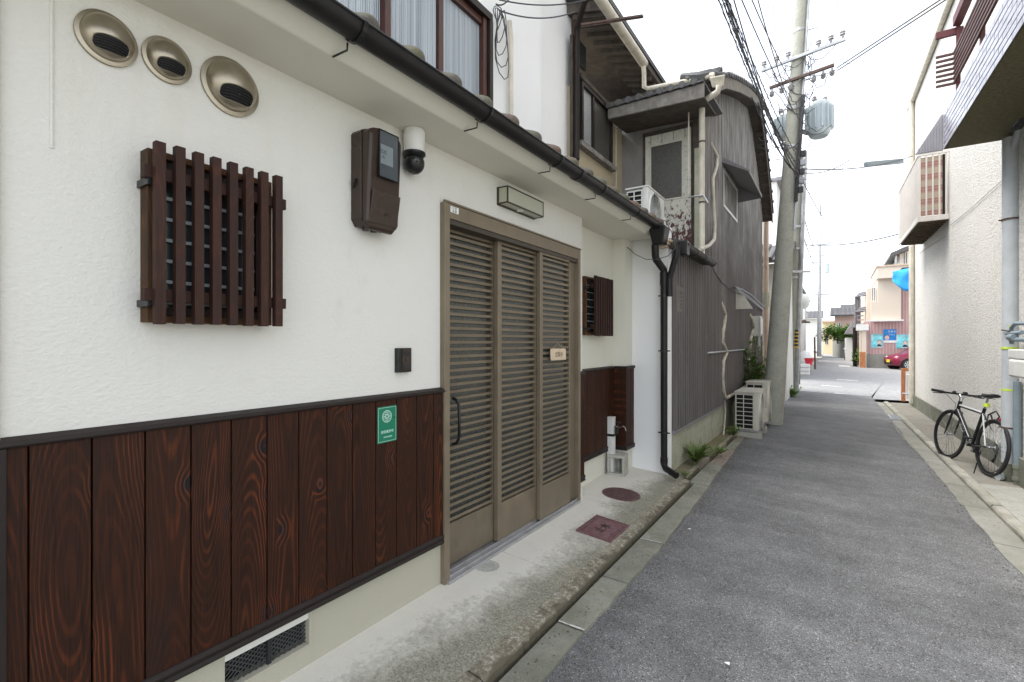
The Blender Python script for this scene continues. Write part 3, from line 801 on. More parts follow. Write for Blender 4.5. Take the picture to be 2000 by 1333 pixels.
# wainscot right of the door, recess and pier
ya, yb = DY1+.004, Y_R
link('board', MB().box(WX,BX,ya,yb,.16,zc+.004), M['board'], H1, bev=.002)
cap(ya, yb+.012, WX)
ry = [Y_R + .01 + (5.02-Y_R)*i/6 for i in range(7)]
for a, b in zip(ry, ry[1:]):
    link('board', MB().box(RX,RX+.022,a+.002,b-.002,zb-.01,zc+.004), M['board'], H1, bev=.002, org=(RX,(a+b)/2,.7))
cap(Y_R, 5.02, RX); base(Y_R, 5.0, RX); base(ya, yb+.002, WX, .20)
link('board', MB().box(RX+.023,-1.853,4.998,5.02,zb-.02,zc+.004), M['board'], H1, bev=.002)
for a in (5.022, 5.135):
    link('board', MB().box(-1.875,-1.853,a,a+.110,zb-.02,zc+.004), M['board'], H1, bev=.002)
link('top_trim', MB().box(RX+.034,-1.84,4.985,5.25,zc+.004,zc+.032), M['black_trim'], H1, bev=.003)
link('bottom_trim', MB().box(RX+.034,-1.842,4.987,5.249,zb-.055,zb-.012), M['black_trim'], H1, bev=.003)
wallbox(RX,-2.25,Y_R,5.0,-.05,zb-.045,'concrete_found','foundation') if False else None

# ---- sliding door
D = link('sliding_door', MB()
   .box(-1.85,-2.02,DY0-.018,DY0+.028,.004,DZ)                      # left jamb
   .box(-1.85,-2.02,DY1-.028,DY1+.012,.004,DZ)                      # right jamb
   .box(-1.852,-2.02,DY0+.0285,DY1-.0285,DZ-.085,DZ-.001)           # head
   .box(-1.845,-1.86,DY0-.021,DY1+.015,DZ+.0005,DZ+.012), M['bronze'], H1, bev=.002)
link('door_track', MB().box(-1.86,-2.0,DY0+.03,DY1-.03,DZ-.115,DZ-.086).box(-1.995,-2.0,DY0+.03,DY1-.03,.03,DZ-.12), M['bronze_dark'], D)
link('sill', MB().box(-1.832,-2.0,DY0+.0,DY1-.03,.004,.022).box(-1.86,-1.866,DY0+.03,DY1-.03,.0225,.034).box(-1.905,-1.911,DY0+.03,DY1-.03,.0225,.034), M['alu'], D, bev=.001)
pan_x = [-1.945, -1.905, -1.865]
px_l = [DY0 + .029, 2.7119, 3.2107]
px_r = [px_l[1] + .06, px_l[2] + .06, 3.7071]
top_s = 2.0506; bot_s = 0.2844
NS = 41; pit = (top_s - bot_s) / NS
for k in range(3):
    X = pan_x[k]; a, b = px_l[k], px_r[k]
    st = [.052, .045, .042][k]; sr = .06 if k < 2 else .012
    zt, z0 = DZ-.09, .035
    p = link('door_panel', MB().box(X,X-.034,a,a+st,z0,zt).box(X,X-.034,b-sr,b,z0,zt).box(X-.001,X-.034,a+st+.0003,b-sr-.0003,top_s,zt).box(X-.001,X-.034,a+st+.0003,b-sr-.0003,z0,bot_s), M['bronze'], D, bev=.0025)
    # 2 ranks deep: part panel is a child of the door part
    y0, y1 = a + st + .0005, b - sr - .0005
    m = MB().prism([(X-.006, 0.0), (X-.004,.017), (X-.008,.019), (X-.022,.008), (X-.022,.004)], 'y', y0, y1)
    m.xf(lambda q: (q[0], q[1], q[2] + bot_s + pit*.30))
    s0 = link('slat', m, M['bronze'], D)
    for i in range(1, NS): stamp(s0, D, (0, 0, pit*i))
    link('glass', MB().box(X-.028,X-.033,y0,y1,bot_s,top_s), M['door_glass'], D)
    link('glazing_bar', MB().box(X-.023,X-.028,y1-.035,y1-.002,bot_s,top_s), M['bronze_dark'], D)
link('fixed_stile', MB().box(-1.885,-1.93,px_r[2]+.002,DY1-.029,.03,DZ-.09), M['bronze'], D, bev=.002)
hy = 2.2691
h0, h1 = 0.764, 1.0428
hx = -1.935
link('door_handle', MB().tube([(hx-.01,hy+.022,h0),(hx+.02,hy+.022,h0+.008),(hx+.038,hy+.022,h0+.04),(hx+.042,hy+.022,(h0+h1)/2),(hx+.038,hy+.022,h1-.04),(hx+.02,hy+.022,h1-.008),(hx-.01,hy+.022,h1)], .0095, 10), M['black_plastic'], D, smooth=True)
ls = link('maker_label', MB().box(-1.8515,-1.8505,2.1594,2.2329,DZ-.048,DZ-.012), M['paper'], D)
link('label_print', text_mb('口 田\n品 器', .017, (-1.8502,2.1957,DZ-.03), (0,1,0), (0,0,1), .0002), M['ink'], D)

# ---- hanging sign
hp = (-1.84,3.4506,1.2884)
t = thing('hanging_sign', 'small pale wooden sign hung by a string on the rightmost door panel', 'sign', hp)
y0, y1 = 3.3331, 3.5834; z0, z1 = 1.2395, 1.3331
link('board', MB().prism([(y0+.008,z1),(y1-.01,z1-.002),(y1,z1-.014),(y1+.001,z0+.004),(y1-.006,z0),(y0+.01,z0+.001),(y0+.002,z0+.014),(y0,z1-.012)], 'x', -1.848, -1.838), M['sign_wood'], t, bev=.002)
link('string', MB().tube([(-1.842,y0+.02,z1-.008),(-1.848,(y0+y1)/2,z1+.040),(-1.842,y1-.02,z1-.008)], .0016, 6), M['jute'], t)
link('lettering', text_mb('営業中', .044, (-1.8375,(y0+y1)/2+.004,(z0+z1)/2-.004), (0,1,0), (0,0,1), .0004), M['sign_ink'], t)

# ================================================================ LATTICE WINDOWS
def lattice(label, wall, Y0, n, pitch, z0, z1, fy0, fy1, wood_sides=True):
    """slatted wooden screen standing off the wall in front of a small window"""
    bx = wall + .115
    t = thing('lattice_window', label, 'window', (wall, (fy0+fy1)/2, z0), 'wooden lattice windows on the white house')
    fx = wall + .055
    fz0, fz1 = z0 + .006, z1 - .012
    m = MB().box(wall-.01,fx,fy0,fy0+.022,fz0,fz1).box(wall-.01,fx,fy1-.022,fy1,fz0,fz1).box(wall-.01,fx,fy0+.0225,fy1-.0225,fz1-.022,fz1).box(wall-.01,fx,fy0+.0225,fy1-.0225,fz0,fz0+.022)
    link('frame', m, M['frame_wood'], t, bev=.002, org=(wall,fy0,z0))
    link('inner_sash', MB().box(wall,wall+.035,fy0+.024,fy0+.05,fz0+.024,fz1-.024).box(wall,wall+.035,fy1-.05,fy1-.024,fz0+.024,fz1-.024).box(wall,wall+.035,fy0+.051,fy1-.051,fz1-.06,fz1-.024).box(wall,wall+.035,fy0+.051,fy1-.051,fz0+.024,fz0+.05), M['black_trim'], t)
    link('pane', MB().box(wall,wall+.008,fy0+.05,fy1-.05,fz0+.05,fz1-.06), M['dark_glass'], t)
    j0 = None
    rows = 7
    for i in range(rows):
        z = fz0 + .062 + i*(fz1-fz0-.14)/(rows-1)
        if j0 is None:
            j0 = link('jalousie_edge', MB().box(wall+.012,wall+.024,fy0+.051,fy1-.051,z,z+.011), M['jalousie'], t); jz = z
        else: stamp(j0, t, (0,0,z-jz))
    rx = bx - .028
    ry0, ry1 = Y0 - .035, Y0 + pitch*(n-1) + .045
    for zz in (z1 - .115, z0 + .072):
        link('cross_rail', MB().box(rx-.028,rx,ry0,ry1,zz,zz+.040), M['bar'], t, bev=.002)
    for (yy, zz) in ((fy0+.01, z1-.135), (fy1-.03, z1-.135), (fy0+.01, z0+.055), (fy1-.03, z0+.055)):
        link('bracket', MB().box(wall,rx-.005,yy-.02,yy-.004,zz,zz+.022), M['black_plastic'], t)
    for i in range(n):
        y = Y0 + pitch*i
        j = random.uniform(-.002, .002)
        link('lattice_bar', MB().box(rx+.0005,bx,y-.0145,y+.0145,z0+j,z1+j), M['bar'], t, bev=.0022, org=(bx,y,z0))
    return t
by0 = 0.6782; by7 = 1.0711
lattice('larger dark brown wooden lattice window left of the electric meter', WX, by0, 8, (by7-by0)/7, 1.443, 2.018, 0.6628, 1.0759)
by0 = 4.3489; by7 = 4.7482
lattice('narrower looking dark wooden lattice window right of the sliding door', RX, by0, 8, (by7-by0)/7, 1.443, 2.018, 4.2313, 4.7455)

# ================================================================ VENT HOODS
def hood(label, y, z, D_):
    R_ = D_/2
    t = thing('vent_hood', label, 'vent', (WX, y, z), 'stainless vent hoods above the lattice window')
    link('flange', MB().lathe([(R_*.80,.014),(R_,.010),(R_*1.0,.0),(R_*.8,0)], (WX,y,z), (1,0,0), 40), M['vent_steel'], t, smooth=True, ang=60)
    r = R_*.86
    prof = [(r*math.cos(a*PI/2/14)*1.0, .010 + R_*.62*math.sin(a*PI/2/14)) for a in range(15)]
    prof[-1] = (.0005, prof[-1][1])
    m = MB().lathe(prof, (WX,y,z), (1,0,0), 64)
    link('dome', m, M['vent_steel'], t, smooth=True, ang=70)
    def sx(dy, dz, off):
        q = max(0.0, 1 - (dy*dy + dz*dz)/(r*r)); return WX + .010 + R_*.62*math.sqrt(q) + off
    def stad(sc, n=36):
        hw, hh = R_*.56*sc, R_*.255*sc if sc < 1 else R_*.255*sc; P = []
        for k in range(n):
            an = 2*PI*k/n; cxx = (hw-hh)*(1 if math.cos(an) > 0 else -1)
            cs, sn = math.cos(an), math.sin(an)
            P.append((hw*math.copysign(abs(cs)**.8, cs), hh*math.copysign(abs(sn)**.62, sn) - R_*.42))
        return P
    m = MB(); rings_ = [stad(s_) for s_ in (1.0, .8, .55, .3, .05)]
    for P in rings_: m.v += [(sx(p[0], p[1], .0012), y+p[0], z+p[1]) for p in P]
    for k in range(4):
        for i in range(36): m.f.append((k*36+i, k*36+(i+1) % 36, (k+1)*36+(i+1) % 36, (k+1)*36+i))
    link('throat', m, M['dark_void'], t, smooth=True)
    m = MB(); P = stad(1.02); P.append(P[0]); m.tube([(sx(p[0], p[1], .001), y+p[0], z+p[1]) for p in P], .0022, 6, False)
    link('mouth_rim', m, M['vent_steel'], t, smooth=True)
    for i in range(5):
        dz = -R_*(.25 + .085*i); hw = R_*.52 if 0 < i < 4 else R_*.44
        pts = [(sx(hw*(j/4-1), dz, .002), y+hw*(j/4-1), z+dz) for j in range(9)]
        m = MB()
        for p, q in zip(pts, pts[1:]): m.bar(p, q, .006, .0018, (.5,0,1))
        link('louver', m, M['louver_dark'], t)
    return t
hood('left of the three steel vent hoods, medium size, nearest the picture edge', *((-1.875,0.574,2.323)[1:]), .160)
hood('middle and smallest of the three steel vent hoods', *((-1.875,0.7379,2.3337)[1:]), .148)
hood('largest steel vent hood, right of the three above the lattice window', *((-1.875,0.9456,2.3343)[1:]), .208)

# ================================================================ ELECTRIC METER BOX
my0, my1 = 1.4958, 1.6969
mz0, mz1 = 1.905, 2.385
t = thing('electric_meter_box', 'dark brown plastic electric meter box with window, mounted left of the security camera', 'meter box', (WX,(my0+my1)/2,mz0))
yc = (my0+my1)/2; hw = (my1-my0)/2
def mprof(ins, ztop, zbot, flat=.0):
    P = [(-hw+ins, zbot+.03), (-hw+ins+.02, zbot), (hw-ins-.03, zbot), (hw-ins, zbot+.04)]
    for a in range(0, 9):
        an = a*PI/8; P.append(((hw-ins)*math.cos(an), ztop-.035 + .035*math.sin(an)))
    return [(yc+p[0], p[1]) for p in P]
def loft(sections):
    m = MB(); n = len(sections[0])
    for sec in sections: m.v += sec
    for k in range(len(sections)-1):
        for i in range(n): m.f.append((k*n+i, k*n+(i+1) % n, (k+1)*n+(i+1) % n, (k+1)*n+i))
    m.f += [tuple(range(n)), tuple((len(sections)-1)*n+i for i in range(n))]
    return m
S1 = [(WX, p, q) for p, q in mprof(-.004, mz1, mz0+.02)]
S2 = [(WX+.068, p, q) for p, q in mprof(-.004, mz1, mz0+.02)]
S3 = [(WX+.070, p, q) for p, q in mprof(.004, mz1-.005, mz0+.02)]
link('back_case', loft([S1, S2, S3]), M['brown_plastic'], t, bev=.006)
S4 = [(WX+.071, p, q) for p, q in mprof(.002, mz1-.002, mz0)]
S5 = [((WX+.118 - max(0, (2.09-q))*.16), p, q) for p, q in mprof(.002, mz1-.004, mz0+.002)]
S6 = [((WX+.128 - max(0, (2.09-q))*.16), p, q) for p, q in mprof(.014, mz1-.02, mz0+.014)]
link('front_cover', loft([S4, S5, S6]), M['brown_plastic'], t, bev=.005)
wz0, wz1 = 2.153, 2.3652; wa, wb = 1.5481, 1.6621
link('window_bezel', MB().box(WX+.125,WX+.134,wa-.003,wb+.003,wz0-.004,wz0).box(WX+.125,WX+.134,wa-.003,wb+.003,wz1,wz1+.004).box(WX+.125,WX+.134,wa-.003,wa,wz0,wz1).box(WX+.125,WX+.134,wb,wb+.003,wz0,wz1), M['black_plastic'], t)
link('meter_window', MB().box(WX+.126,WX+.131,wa,wb,wz0,wz1), M['meter_glass'], t)
link('meter_dial', MB().box(WX+.1312,WX+.1318,wa+.006,wb-.032,wz0+.06,wz0+.15), M['jalousie'], t)
link('dial_print', text_mb('単相 100V\n30A 60Hz\n----\n0482', .010, (WX+.132,wa+.022,wz0+.105), (0,1,0), (0,0,1), .0002), M['ink'], t)
lc = MB().prism([(WX+.122,2.085),(WX+.1315,2.083),(WX+.1045,mz0+.03),(WX+.094,mz0+.022)], 'y', my0+.016, my1-.016)
link('lower_cover', lc, M['brown_plastic'], t, bev=.006)
link('embossed_mark', text_mb('東洋', .016, (WX+.1142,yc+.01,1.985), (0,1,0), (.182,0,1), .0004), M['black_plastic'], t)
link('side_latch', MB().lathe([(.0,.0),(.010,.0),(.010,.012),(0,.012)], (WX+.03,my0-.002,2.13), (0,-1,0), 12).tube([(WX+.02,my0-.008,2.10),(WX+.035,my0-.010,2.12),(WX+.04,my0-.008,2.14)], .004, 6), M['black_plastic'], t)
for q in (.03, .075): link('cable_entry', MB().lathe([(.016,-.01),(.016,.008),(.012,.008)], (WX+.04,my0+.02+q,mz0+.012), (0,0,-1), 14), M['black_plastic'], t)

# ---- security camera
cx_, cy_ = -1.828, 1.8459
t = thing('security_camera', 'white and black dome security camera hanging under the eave beside the meter', 'camera', (cx_,cy_,EZ))
link('mount', MB().lathe([(.001,0),(.052,0),(.055,-.006),(.055,-.05),(.052,-.10),(.055,-.115),(.050,-.118)], (cx_,cy_,EZ-.002), (0,0,1), 32), M['white_plastic'], t, smooth=True, ang=50)
link('collar', MB().lathe([(.052,-.118),(.059,-.120),(.059,-.130),(.048,-.142),(.04,-.142)], (cx_,cy_,EZ), (0,0,1), 32), M['black_plastic'], t, smooth=True)
link('dome', MB().lathe([(.053*math.sin(a*PI/14)+.0003, -.174+.055*math.cos(a*PI/14)) for a in range(2, 15)], (cx_,cy_,EZ), (0,0,1), 28), M['black_plastic'], t, smooth=True)
link('lens', MB().lathe([(.016,.0),(.016,.006),(.011,.008),(.0005,.004)], (cx_+.041,cy_-.026,EZ-.172), (.8,-.55,-.1), 20), M['dark_glass'], t, smooth=True)
# ---- wall lamp
ly0, ly1 = 2.6686, 3.1427; lz0, lz1 = 2.302, 2.415; lx = -1.795
t = thing('wall_lamp', 'rectangular bronze framed wall lamp with opal panels above the sliding door', 'lamp', (WX,(ly0+ly1)/2,lz0))
b_ = .009
m = MB()
for yy in (ly0, ly1-b_):
    m.box(WX,lx,yy,yy+b_,lz0,lz0+b_).box(WX,lx,yy,yy+b_,lz1-b_,lz1).box(lx-b_,lx,yy,yy+b_,lz0+b_,lz1-b_)
m.box(lx-b_,lx,ly0+b_,ly1-b_,lz0,lz0+b_).box(lx-b_,lx,ly0+b_,ly1-b_,lz1-b_,lz1).box(WX,WX+.018,ly0+.001,ly1-.001,lz0-.004,lz1+.002)
link('frame', m, M['bronze_dark'], t, bev=.001)
link('top_plate', MB().box(WX+.018,lx-b_,ly0+b_,ly1-b_,lz1-b_,lz1-.003), M['bronze_dark'], t)
link('side_panel', MB().box(WX+.018,lx-b_,ly0+.003,ly0+.005,lz0+b_,lz1-b_), M['lamp_glass'], t)
link('front_panel', MB().box(lx-.005,lx-.003,ly0+b_,ly1-b_,lz0+b_,lz1-b_), M['lamp_glass'], t)
link('bottom_panel', MB().box(WX+.018,lx-b_,ly0+b_,ly1-b_,lz0+.003,lz0+.005), M['lamp_glass'], t)
link('sensor', MB().lathe([(.024,0),(.022,-.008),(.0005,-.012)], ((WX+lx)/2,ly0+.22,lz0+.004), (0,0,1), 20), M['white_plastic'], t, smooth=True)
# ---- intercom
iy0, iy1 = 1.7617, 1.859; iz0, iz1 = 1.228, 1.354
t = thing('intercom', 'black video intercom on the white wall left of the door', 'intercom', (WX,(iy0+iy1)/2,iz0))
link('body', MB().box(WX,WX+.026,iy0,iy1,iz0,iz1), M['black_plastic'], t, bev=.004)
link('face', MB().box(WX+.0262,WX+.031,iy0+.028,iy1-.012,iz0+.012,iz1-.008), M['brown_plastic'], t, bev=.002)
link('speaker', MB().box(WX+.0312,WX+.033,iy0+.034,iy1-.018,iz0+.085,iz0+.106), M['black_plastic'], t)
link('lens', MB().lathe([(.009,0),(.009,.004),(.0005,.003)], (WX+.031,(iy0+iy1)/2+.006,iz0+.066), (1,0,0), 16), M['dark_glass'], t)
link('call_button', MB().box(WX+.0312,WX+.034,iy0+.036,iy1-.02,iz0+.022,iz0+.044), M['louver_dark'], t, bev=.001)
# ---- green plate
gy0, gy1 = 1.6296, 1.7529; gz0, gz1 = 0.8873, 1.0654
gx = BX + .003; gc = (gy0+gy1)/2
t = thing('licence_plate', 'green lodging licence plate with round white emblem on the dark boards', 'sign', (BX,gc,gz0))
link('plate', MB().box(BX-.001,gx,gy0,gy1,gz0,gz1), M['green_sign'], t)
m = MB(); e = gx + .0006
for (a, b, c, d) in ((gy0+.004,gy1-.004,gz0+.005,gz0+.0065),(gy0+.004,gy1-.004,gz1-.0065,gz1-.005),(gy0+.004,gy0+.0055,gz0+.005,gz1-.005),(gy1-.0055,gy1-.004,gz0+.005,gz1-.005)):
    m.box(gx,e,a,b,c,d)
link('border', m, M['pale_print'], t)
def ringd(m, y, z, r0, r1, x0, x1, n=28, a0=0, a1=2*PI):
    o = len(m.v)
    for k in range(n+1):
        an = a0 + (a1-a0)*k/n
        for r in (r0, r1):
            for x in (x0, x1): m.v.append((x, y + r*math.cos(an), z + r*math.sin(an)))
    for k in range(n):
        i = o + k*4; j = i + 4
        m.f += [(i+1, i+3, j+3, j+1), (i, i+1, j+1, j), (i+2, i+3, j+3, j+2)]
ez = gz1 - .050; m = MB()
ringd(m, gc-.002, ez, .0265, .0305, gx, e); ringd(m, gc-.002, ez, .006, .009, gx, e)
for k in range(8):
    an = k*PI/4 + PI/8; ringd(m, gc-.002+.0165*math.cos(an), ez+.0165*math.sin(an), .0048, .0066, gx, e, 12)
for k in range(4):
    an = k*PI/2; m.bar((e-.0002,gc-.002+.009*math.cos(an),ez+.009*math.sin(an)),(e-.0002,gc-.002+.026*math.cos(an),ez+.026*math.sin(an)),.002,.0008,(1,0,0))
link('emblem', m, M['pale_print'], t, norm=False)
link('lettering', text_mb('旅館業許可', .0165, (gx+.0003,gc,gz0+.052), (0,1,0), (0,0,1), .0002), M['pale_print'], t)
link('small_lettering', text_mb('京都市保健所', .0095, (gx+.0003,gc+.004,gz0+.026), (0,1,0), (0,0,1), .0002), M['pale_print'], t)

# ================================================================ GUTTER AND DOWNPIPES
def half_pipe(y0, y1, x, z, r, th=.004, n=14):
    m = MB(); P = []
    for k in range(n+1):
        an = PI + PI*k/n; P.append((x + r*math.cos(an), z + r*math.sin(an)))
    for k in range(n+1):
        an = 2*PI - PI*k/n; P.append((x + (r-th)*math.cos(an), z + (r-th)*math.sin(an)))
    o = P + []
    nn = len(P)
    vs = [(p[0], y0, p[1]) for p in P] + [(p[0], y1, p[1]) for p in P]
    fs = [(i, (i+1) % nn, nn+(i+1) % nn, nn+i) for i in range(nn)]
    for k in range(n): fs += [(k, k+1, nn-2-k, nn-1-k), (nn+k, nn+k+1, nn+nn-2-k, nn+nn-1-k)]
    m.add(vs, fs)
    m.tube([(x+r,y0,z),(x+r,y1,z)], .006, 8)
    return m
gX, gZ, gR = -1.5, 2.566, .052
GE = 4.9356
t = thing('eave_gutter', 'long black half round gutter under the mossy eave tiles of the white house', 'gutter', (gX,1.5,gZ))
for (a, b) in ((-3, .9), (.902, 3.1), (3.102, GE)):
    link('trough', half_pipe(a, b, gX, gZ, gR), M['gutter'], t, smooth=True, ang=40)
for px_y in [1.2096, 2.0102, 2.7782, 3.491, 4.2685, .55]:
    m = MB(); P = [(gX+(gR+.007)*math.cos(PI+PI*k/10), px_y, gZ+(gR+.006)*math.sin(PI+PI*k/10)) for k in range(11)]
    for p, q in zip(P, P[1:]): m.bar(p, q, .018, .003, (0,1,0)) if False else m.bar(p, q, .003, .018, (0,1,0))
    m.tube([(gX-.035,px_y-.01,gZ-gR-.002),(gX-.035,px_y-.012,gZ-gR-.03),(gX-.12,px_y-.012,gZ-gR-.028)], .004, 6)
    link('bracket', m, M['black_plastic'], t, norm=False)
for yy in (.9, 3.1):
    m = MB(); P = [(gX+(gR+.004)*math.cos(PI+PI*k/12), yy, gZ+(gR+.004)*math.sin(PI+PI*k/12)) for k in range(13)]
    for p, q in zip(P, P[1:]): m.bar(p, q, .004, .05, (0,1,0))
    link('joint', m, M['gutter'], t, norm=False)
t = thing('downpipe', 'black downpipe with collector box running down the white end wall', 'downpipe', (-1.535,5.17,0))
dX = -1.5049
link('collector_box', MB().hexa([(-1.55,GE-.02,2.37),(-1.44,GE-.02,2.37),(-1.44,GE+.12,2.37),(-1.55,GE+.12,2.37),(-1.58,GE-.05,2.55),(-1.41,GE-.05,2.55),(-1.41,GE+.15,2.55),(-1.58,GE+.15,2.55)]), M['gutter'], t, bev=.012)
dr = .034
jz = 2.1384
link('pipe', MB().tube([(dX-.035,GE+.05,2.38),(dX-.035,GE+.06,2.27),(dX-.033,GE+.08,2.23),(dX,5.17,2.14),(dX,5.18,2.08),(dX,5.18,.15),(dX,5.18,.10),(dX+.02,5.165,.06),(dX+.16,5.06,.03)], [dr*1.1]*4+[dr*1.1]+[dr]*4, 16), M['gutter'], t, smooth=True, ang=60)
link('joint_sleeve', MB().tube([(dX,5.18,2.12),(dX,5.18,1.98)], dr*1.25, 16), M['gutter'], t, smooth=True)
for zz in (1.86, 1.28, .42): link('clamp', MB().tube([(dX,5.18,zz),(dX,5.18,zz+.02)], dr*1.14, 16).box(dX-.06,dX+.06,5.17,5.19,zz+.004,zz+.016), M['black_plastic'], t)
px1 = (-1.36,5.1314,2.3744)
link('branch_pipe', MB().tube([(px1[0],px1[1],px1[2]),(px1[0],px1[1],px1[2]-.10),(px1[0]-.02,px1[1]+.0,px1[2]-.14),(dX+.05,5.18,2.02),(dX+.055,5.18,1.96)], .032, 14), M['gutter'], t, smooth=True, ang=60)
link('branch_joint', MB().tube([(dX+.055,5.18,2.05),(dX+.055,5.18,1.86)], .037, 14), M['gutter'], t, smooth=True)
link('elbow_collar', MB().tube([(dX,5.18,.17),(dX,5.18,.11)], dr*1.15, 14), M['gutter'], t, smooth=True)
# loose cable on the end wall
m = MB().tube([(-1.941,5.1,2.5101),(-1.8947,5.1,2.4271),(-1.7922,5.1,2.3229),(-1.6371,5,2.2397),(-1.4999,4.95,2.22),(-1.3973,4.95,2.2463),(-1.3403,5,2.3251),(-1.3605,5,2.4558),(-1.4371,5,2.6102),(-1.5413,5,2.6611)], .004, 6)
tag(link('loose_cable', m, M['cable'], smooth=True), 'thin dark cable looping from the eave corner past the collector box', 'cable')

# ================================================================ TAP, BLOCK, COVERS
t = thing('standpipe_tap', 'white square standpipe with a metal tap beside the hollow block', 'tap', (-1.965,4.86,0))
link('post', MB().box(-1.998,-1.93,4.83,4.90,-.02,.585), M['white_metal'], t, bev=.006)
link('post_cap', MB().box(-2.0,-1.928,4.828,4.902,.586,.60), M['white_metal'], t, bev=.003)
link('tap_body', MB().tube([(-1.93,4.86,.50),(-1.86,4.85,.50),(-1.83,4.845,.512),(-1.805,4.84,.50),(-1.795,4.838,.47)], [.011,.011,.010,.009,.008], 10), M['brass'], t, smooth=True)
link('tap_handle', MB().lathe([(.006,0),(.006,.03),(.024,.032),(.024,.044),(.006,.046)], (-1.885,4.855,.51), (0,0,1), 14).tube([(-1.90,4.855,.43),(-1.90,4.855,.50)], .02, 10), M['black_plastic'], t, smooth=True)
link('band', MB().box(-2.001,-1.924,4.826,4.904,.40,.425), M['black_plastic'], t)
t = thing('concrete_block', 'hollow grey concrete block standing against the standpipe', 'concrete block', (-1.88,4.97,0))
bx0, bx1, b0, b1, bh = -1.995, -1.815, 4.905, 5.075, .215
cb = MB().box(bx0,bx1,b0,b1,.0,.03).box(bx0,bx1,b0,b1,bh-.028,bh).box(bx0,bx0+.026,b0+.001,b1-.001,.0305,bh-.0285).box(bx1-.026,bx1,b0+.001,b1-.001,.0305,bh-.0285).box(bx0+.027,bx1-.027,b1-.025,b1-.002,.031,bh-.029).box(bx0+.09,bx0+.105,b1-.06,b1-.026,.031,bh-.029)
for i in range(len(cb.v)):
    v = cb.v[i]; dx, dy = v[0]+1.905, v[1]-4.99; an = .12
    cb.v[i] = (-1.90+dx*math.cos(an)-dy*math.sin(an), 4.88+dx*math.sin(an)+dy*math.cos(an), v[2])
link('block_shell', cb, M['block'], t, bev=.004)
def pave_z(x): return -.012 + (-.030)*((x+1.64)/.29) if x > -1.64 else -.012 + .020*((-1.64-x)/.29)
def tilt(m, x0): 
    s_ = -.030/.29 if x0 > -1.64 else -.02/.29
    return m.xf(lambda p: (p[0], p[1], p[2] + pave_z(x0) + (p[0]-x0)*s_))
c = (-1.6427,4.3034,-0)
t = thing('round_manhole', 'round rusty maroon manhole cover on the pavement past the door', 'manhole cover', (c[0],c[1],pave_z(c[0])))
m = tilt(MB().lathe([(.172,-.01),(.172,.004),(.160,.006),(.158,.003),(.0005,.004)], (c[0],c[1],0), (0,0,1), 40), c[0]); link('lid', m, M['brown_iron'], t)
k0 = None; m = MB()
for i in range(-7, 8):
    for j in range(-7, 8):
        if i*i + j*j < 46 and (i + j) % 1 == 0: m.box(c[0]+i*.021-.007,c[0]+i*.021+.007,c[1]+j*.021-.006,c[1]+j*.021+.006,.003,.0075)
link('tread_pattern', tilt(m, c[0]), M['brown_iron'], t)
sq = [(-1.6063,3.3546,0), (-1.592,3.7364,0), (-1.333,3.6099,0), (-1.3175,3.2267,0)]
x0, x1, y0, y1 = -1.605, -1.33, 3.285, 3.665
t = thing('square_meter_cover', 'square plum coloured water meter cover set in the pavement before the door', 'meter cover', ((x0+x1)/2,(y0+y1)/2,-.02))
xm = (x0+x1)/2
link('lid', tilt(MB().box(x0,x1,y0,y1,-.01,.006), xm), M['square_iron'], t)
m = MB()
for i in range(16):
    yy = y0 + .03 + i*.0205
    m.box(x0+.014,x0+.04,yy,yy+.010,.006,.011).box(x1-.04,x1-.014,yy,yy+.010,.006,.011)
for i in range(10):
    xx = x0 + .05 + i*.019
    m.box(xx,xx+.009,y0+.012,y0+.03,.006,.011).box(xx,xx+.009,y1-.03,y1-.012,.006,.011)
m.box(x0,x1,y0,y0+.007,.006,.012).box(x0,x1,y1-.007,y1,.006,.012).box(x0,x0+.007,y0+.007,y1-.007,.006,.012).box(x1-.007,x1,y0+.007,y1-.007,.006,.012)
link('rib_pattern', tilt(m, xm), M['square_iron'], t)
link('lettering', tilt(text_mb('止水', .085, (xm,(y0+y1)/2,.0075), (.1,1,0), (-1,.1,0), .001), xm), M['ink'], t)
link('keyhole', tilt(MB().lathe([(.009,0),(.009,.0015),(.0005,.0015)], (x1-.05,y0+.13,.0065), (0,0,1), 12), xm), M['ink'], t)
c = (-1.7982,2.4416,0)
t = thing('small_inspection_cap', 'small pale round inspection cap by the door sill', 'drain cap', (c[0],c[1],0))
m = tilt(MB().lathe([(.078,-.01),(.078,.003),(.074,.005),(.070,.003),(.045,.003),(.043,.005),(.040,.003),(.0005,.003)], (c[0],c[1],0), (0,0,1), 36), c[0]); link('lid', m, M['pale_cover'], t)
m = MB()
for k in range(16):
    an = k*PI/8; m.bar((c[0]+.048*math.cos(an),c[1]+.048*math.sin(an),.0035),(c[0]+.066*math.cos(an),c[1]+.066*math.sin(an),.0035),.006,.003)
link('ridges', tilt(m, c[0]), M['pale_cover'], t)
# ================================================================ SIDING HOUSE
SX = -1.485
H2 = thing('siding_house', 'weathered brown siding house with gable roof beyond the white plaster house', 'house', (-3, 9, 0))
Ys, Ye = 5.402, 13.0
zt_ = 0.4169
YC = 6.692                     # corner of the two storey part
GY = YC
# gable outline of the street wall (y, z)
prof = [7.1314, 4.7982]
RXV = -1.27
roof_top = [(6.8505,4.859), (7.2421,5.057), (8.3965,5.4928), (9.5509,5.8794), (10.6445,6.1721), (11.3672,5.9412), (12.1871,5.3385), (13.1249,4.4055)]
def rt(y, tab=roof_top):
    if y <= tab[0][0]: return tab[0][1] + (y - tab[0][0])*.12
    for (a, b) in zip(tab, tab[1:]):
        if a[0] <= y <= b[0]: return a[1] + (b[1]-a[1])*(y-a[0])/(b[0]-a[0])
    return tab[-1][1]
def top_of(y):
    if y < YC: return 2.46
    return rt(y) - .17
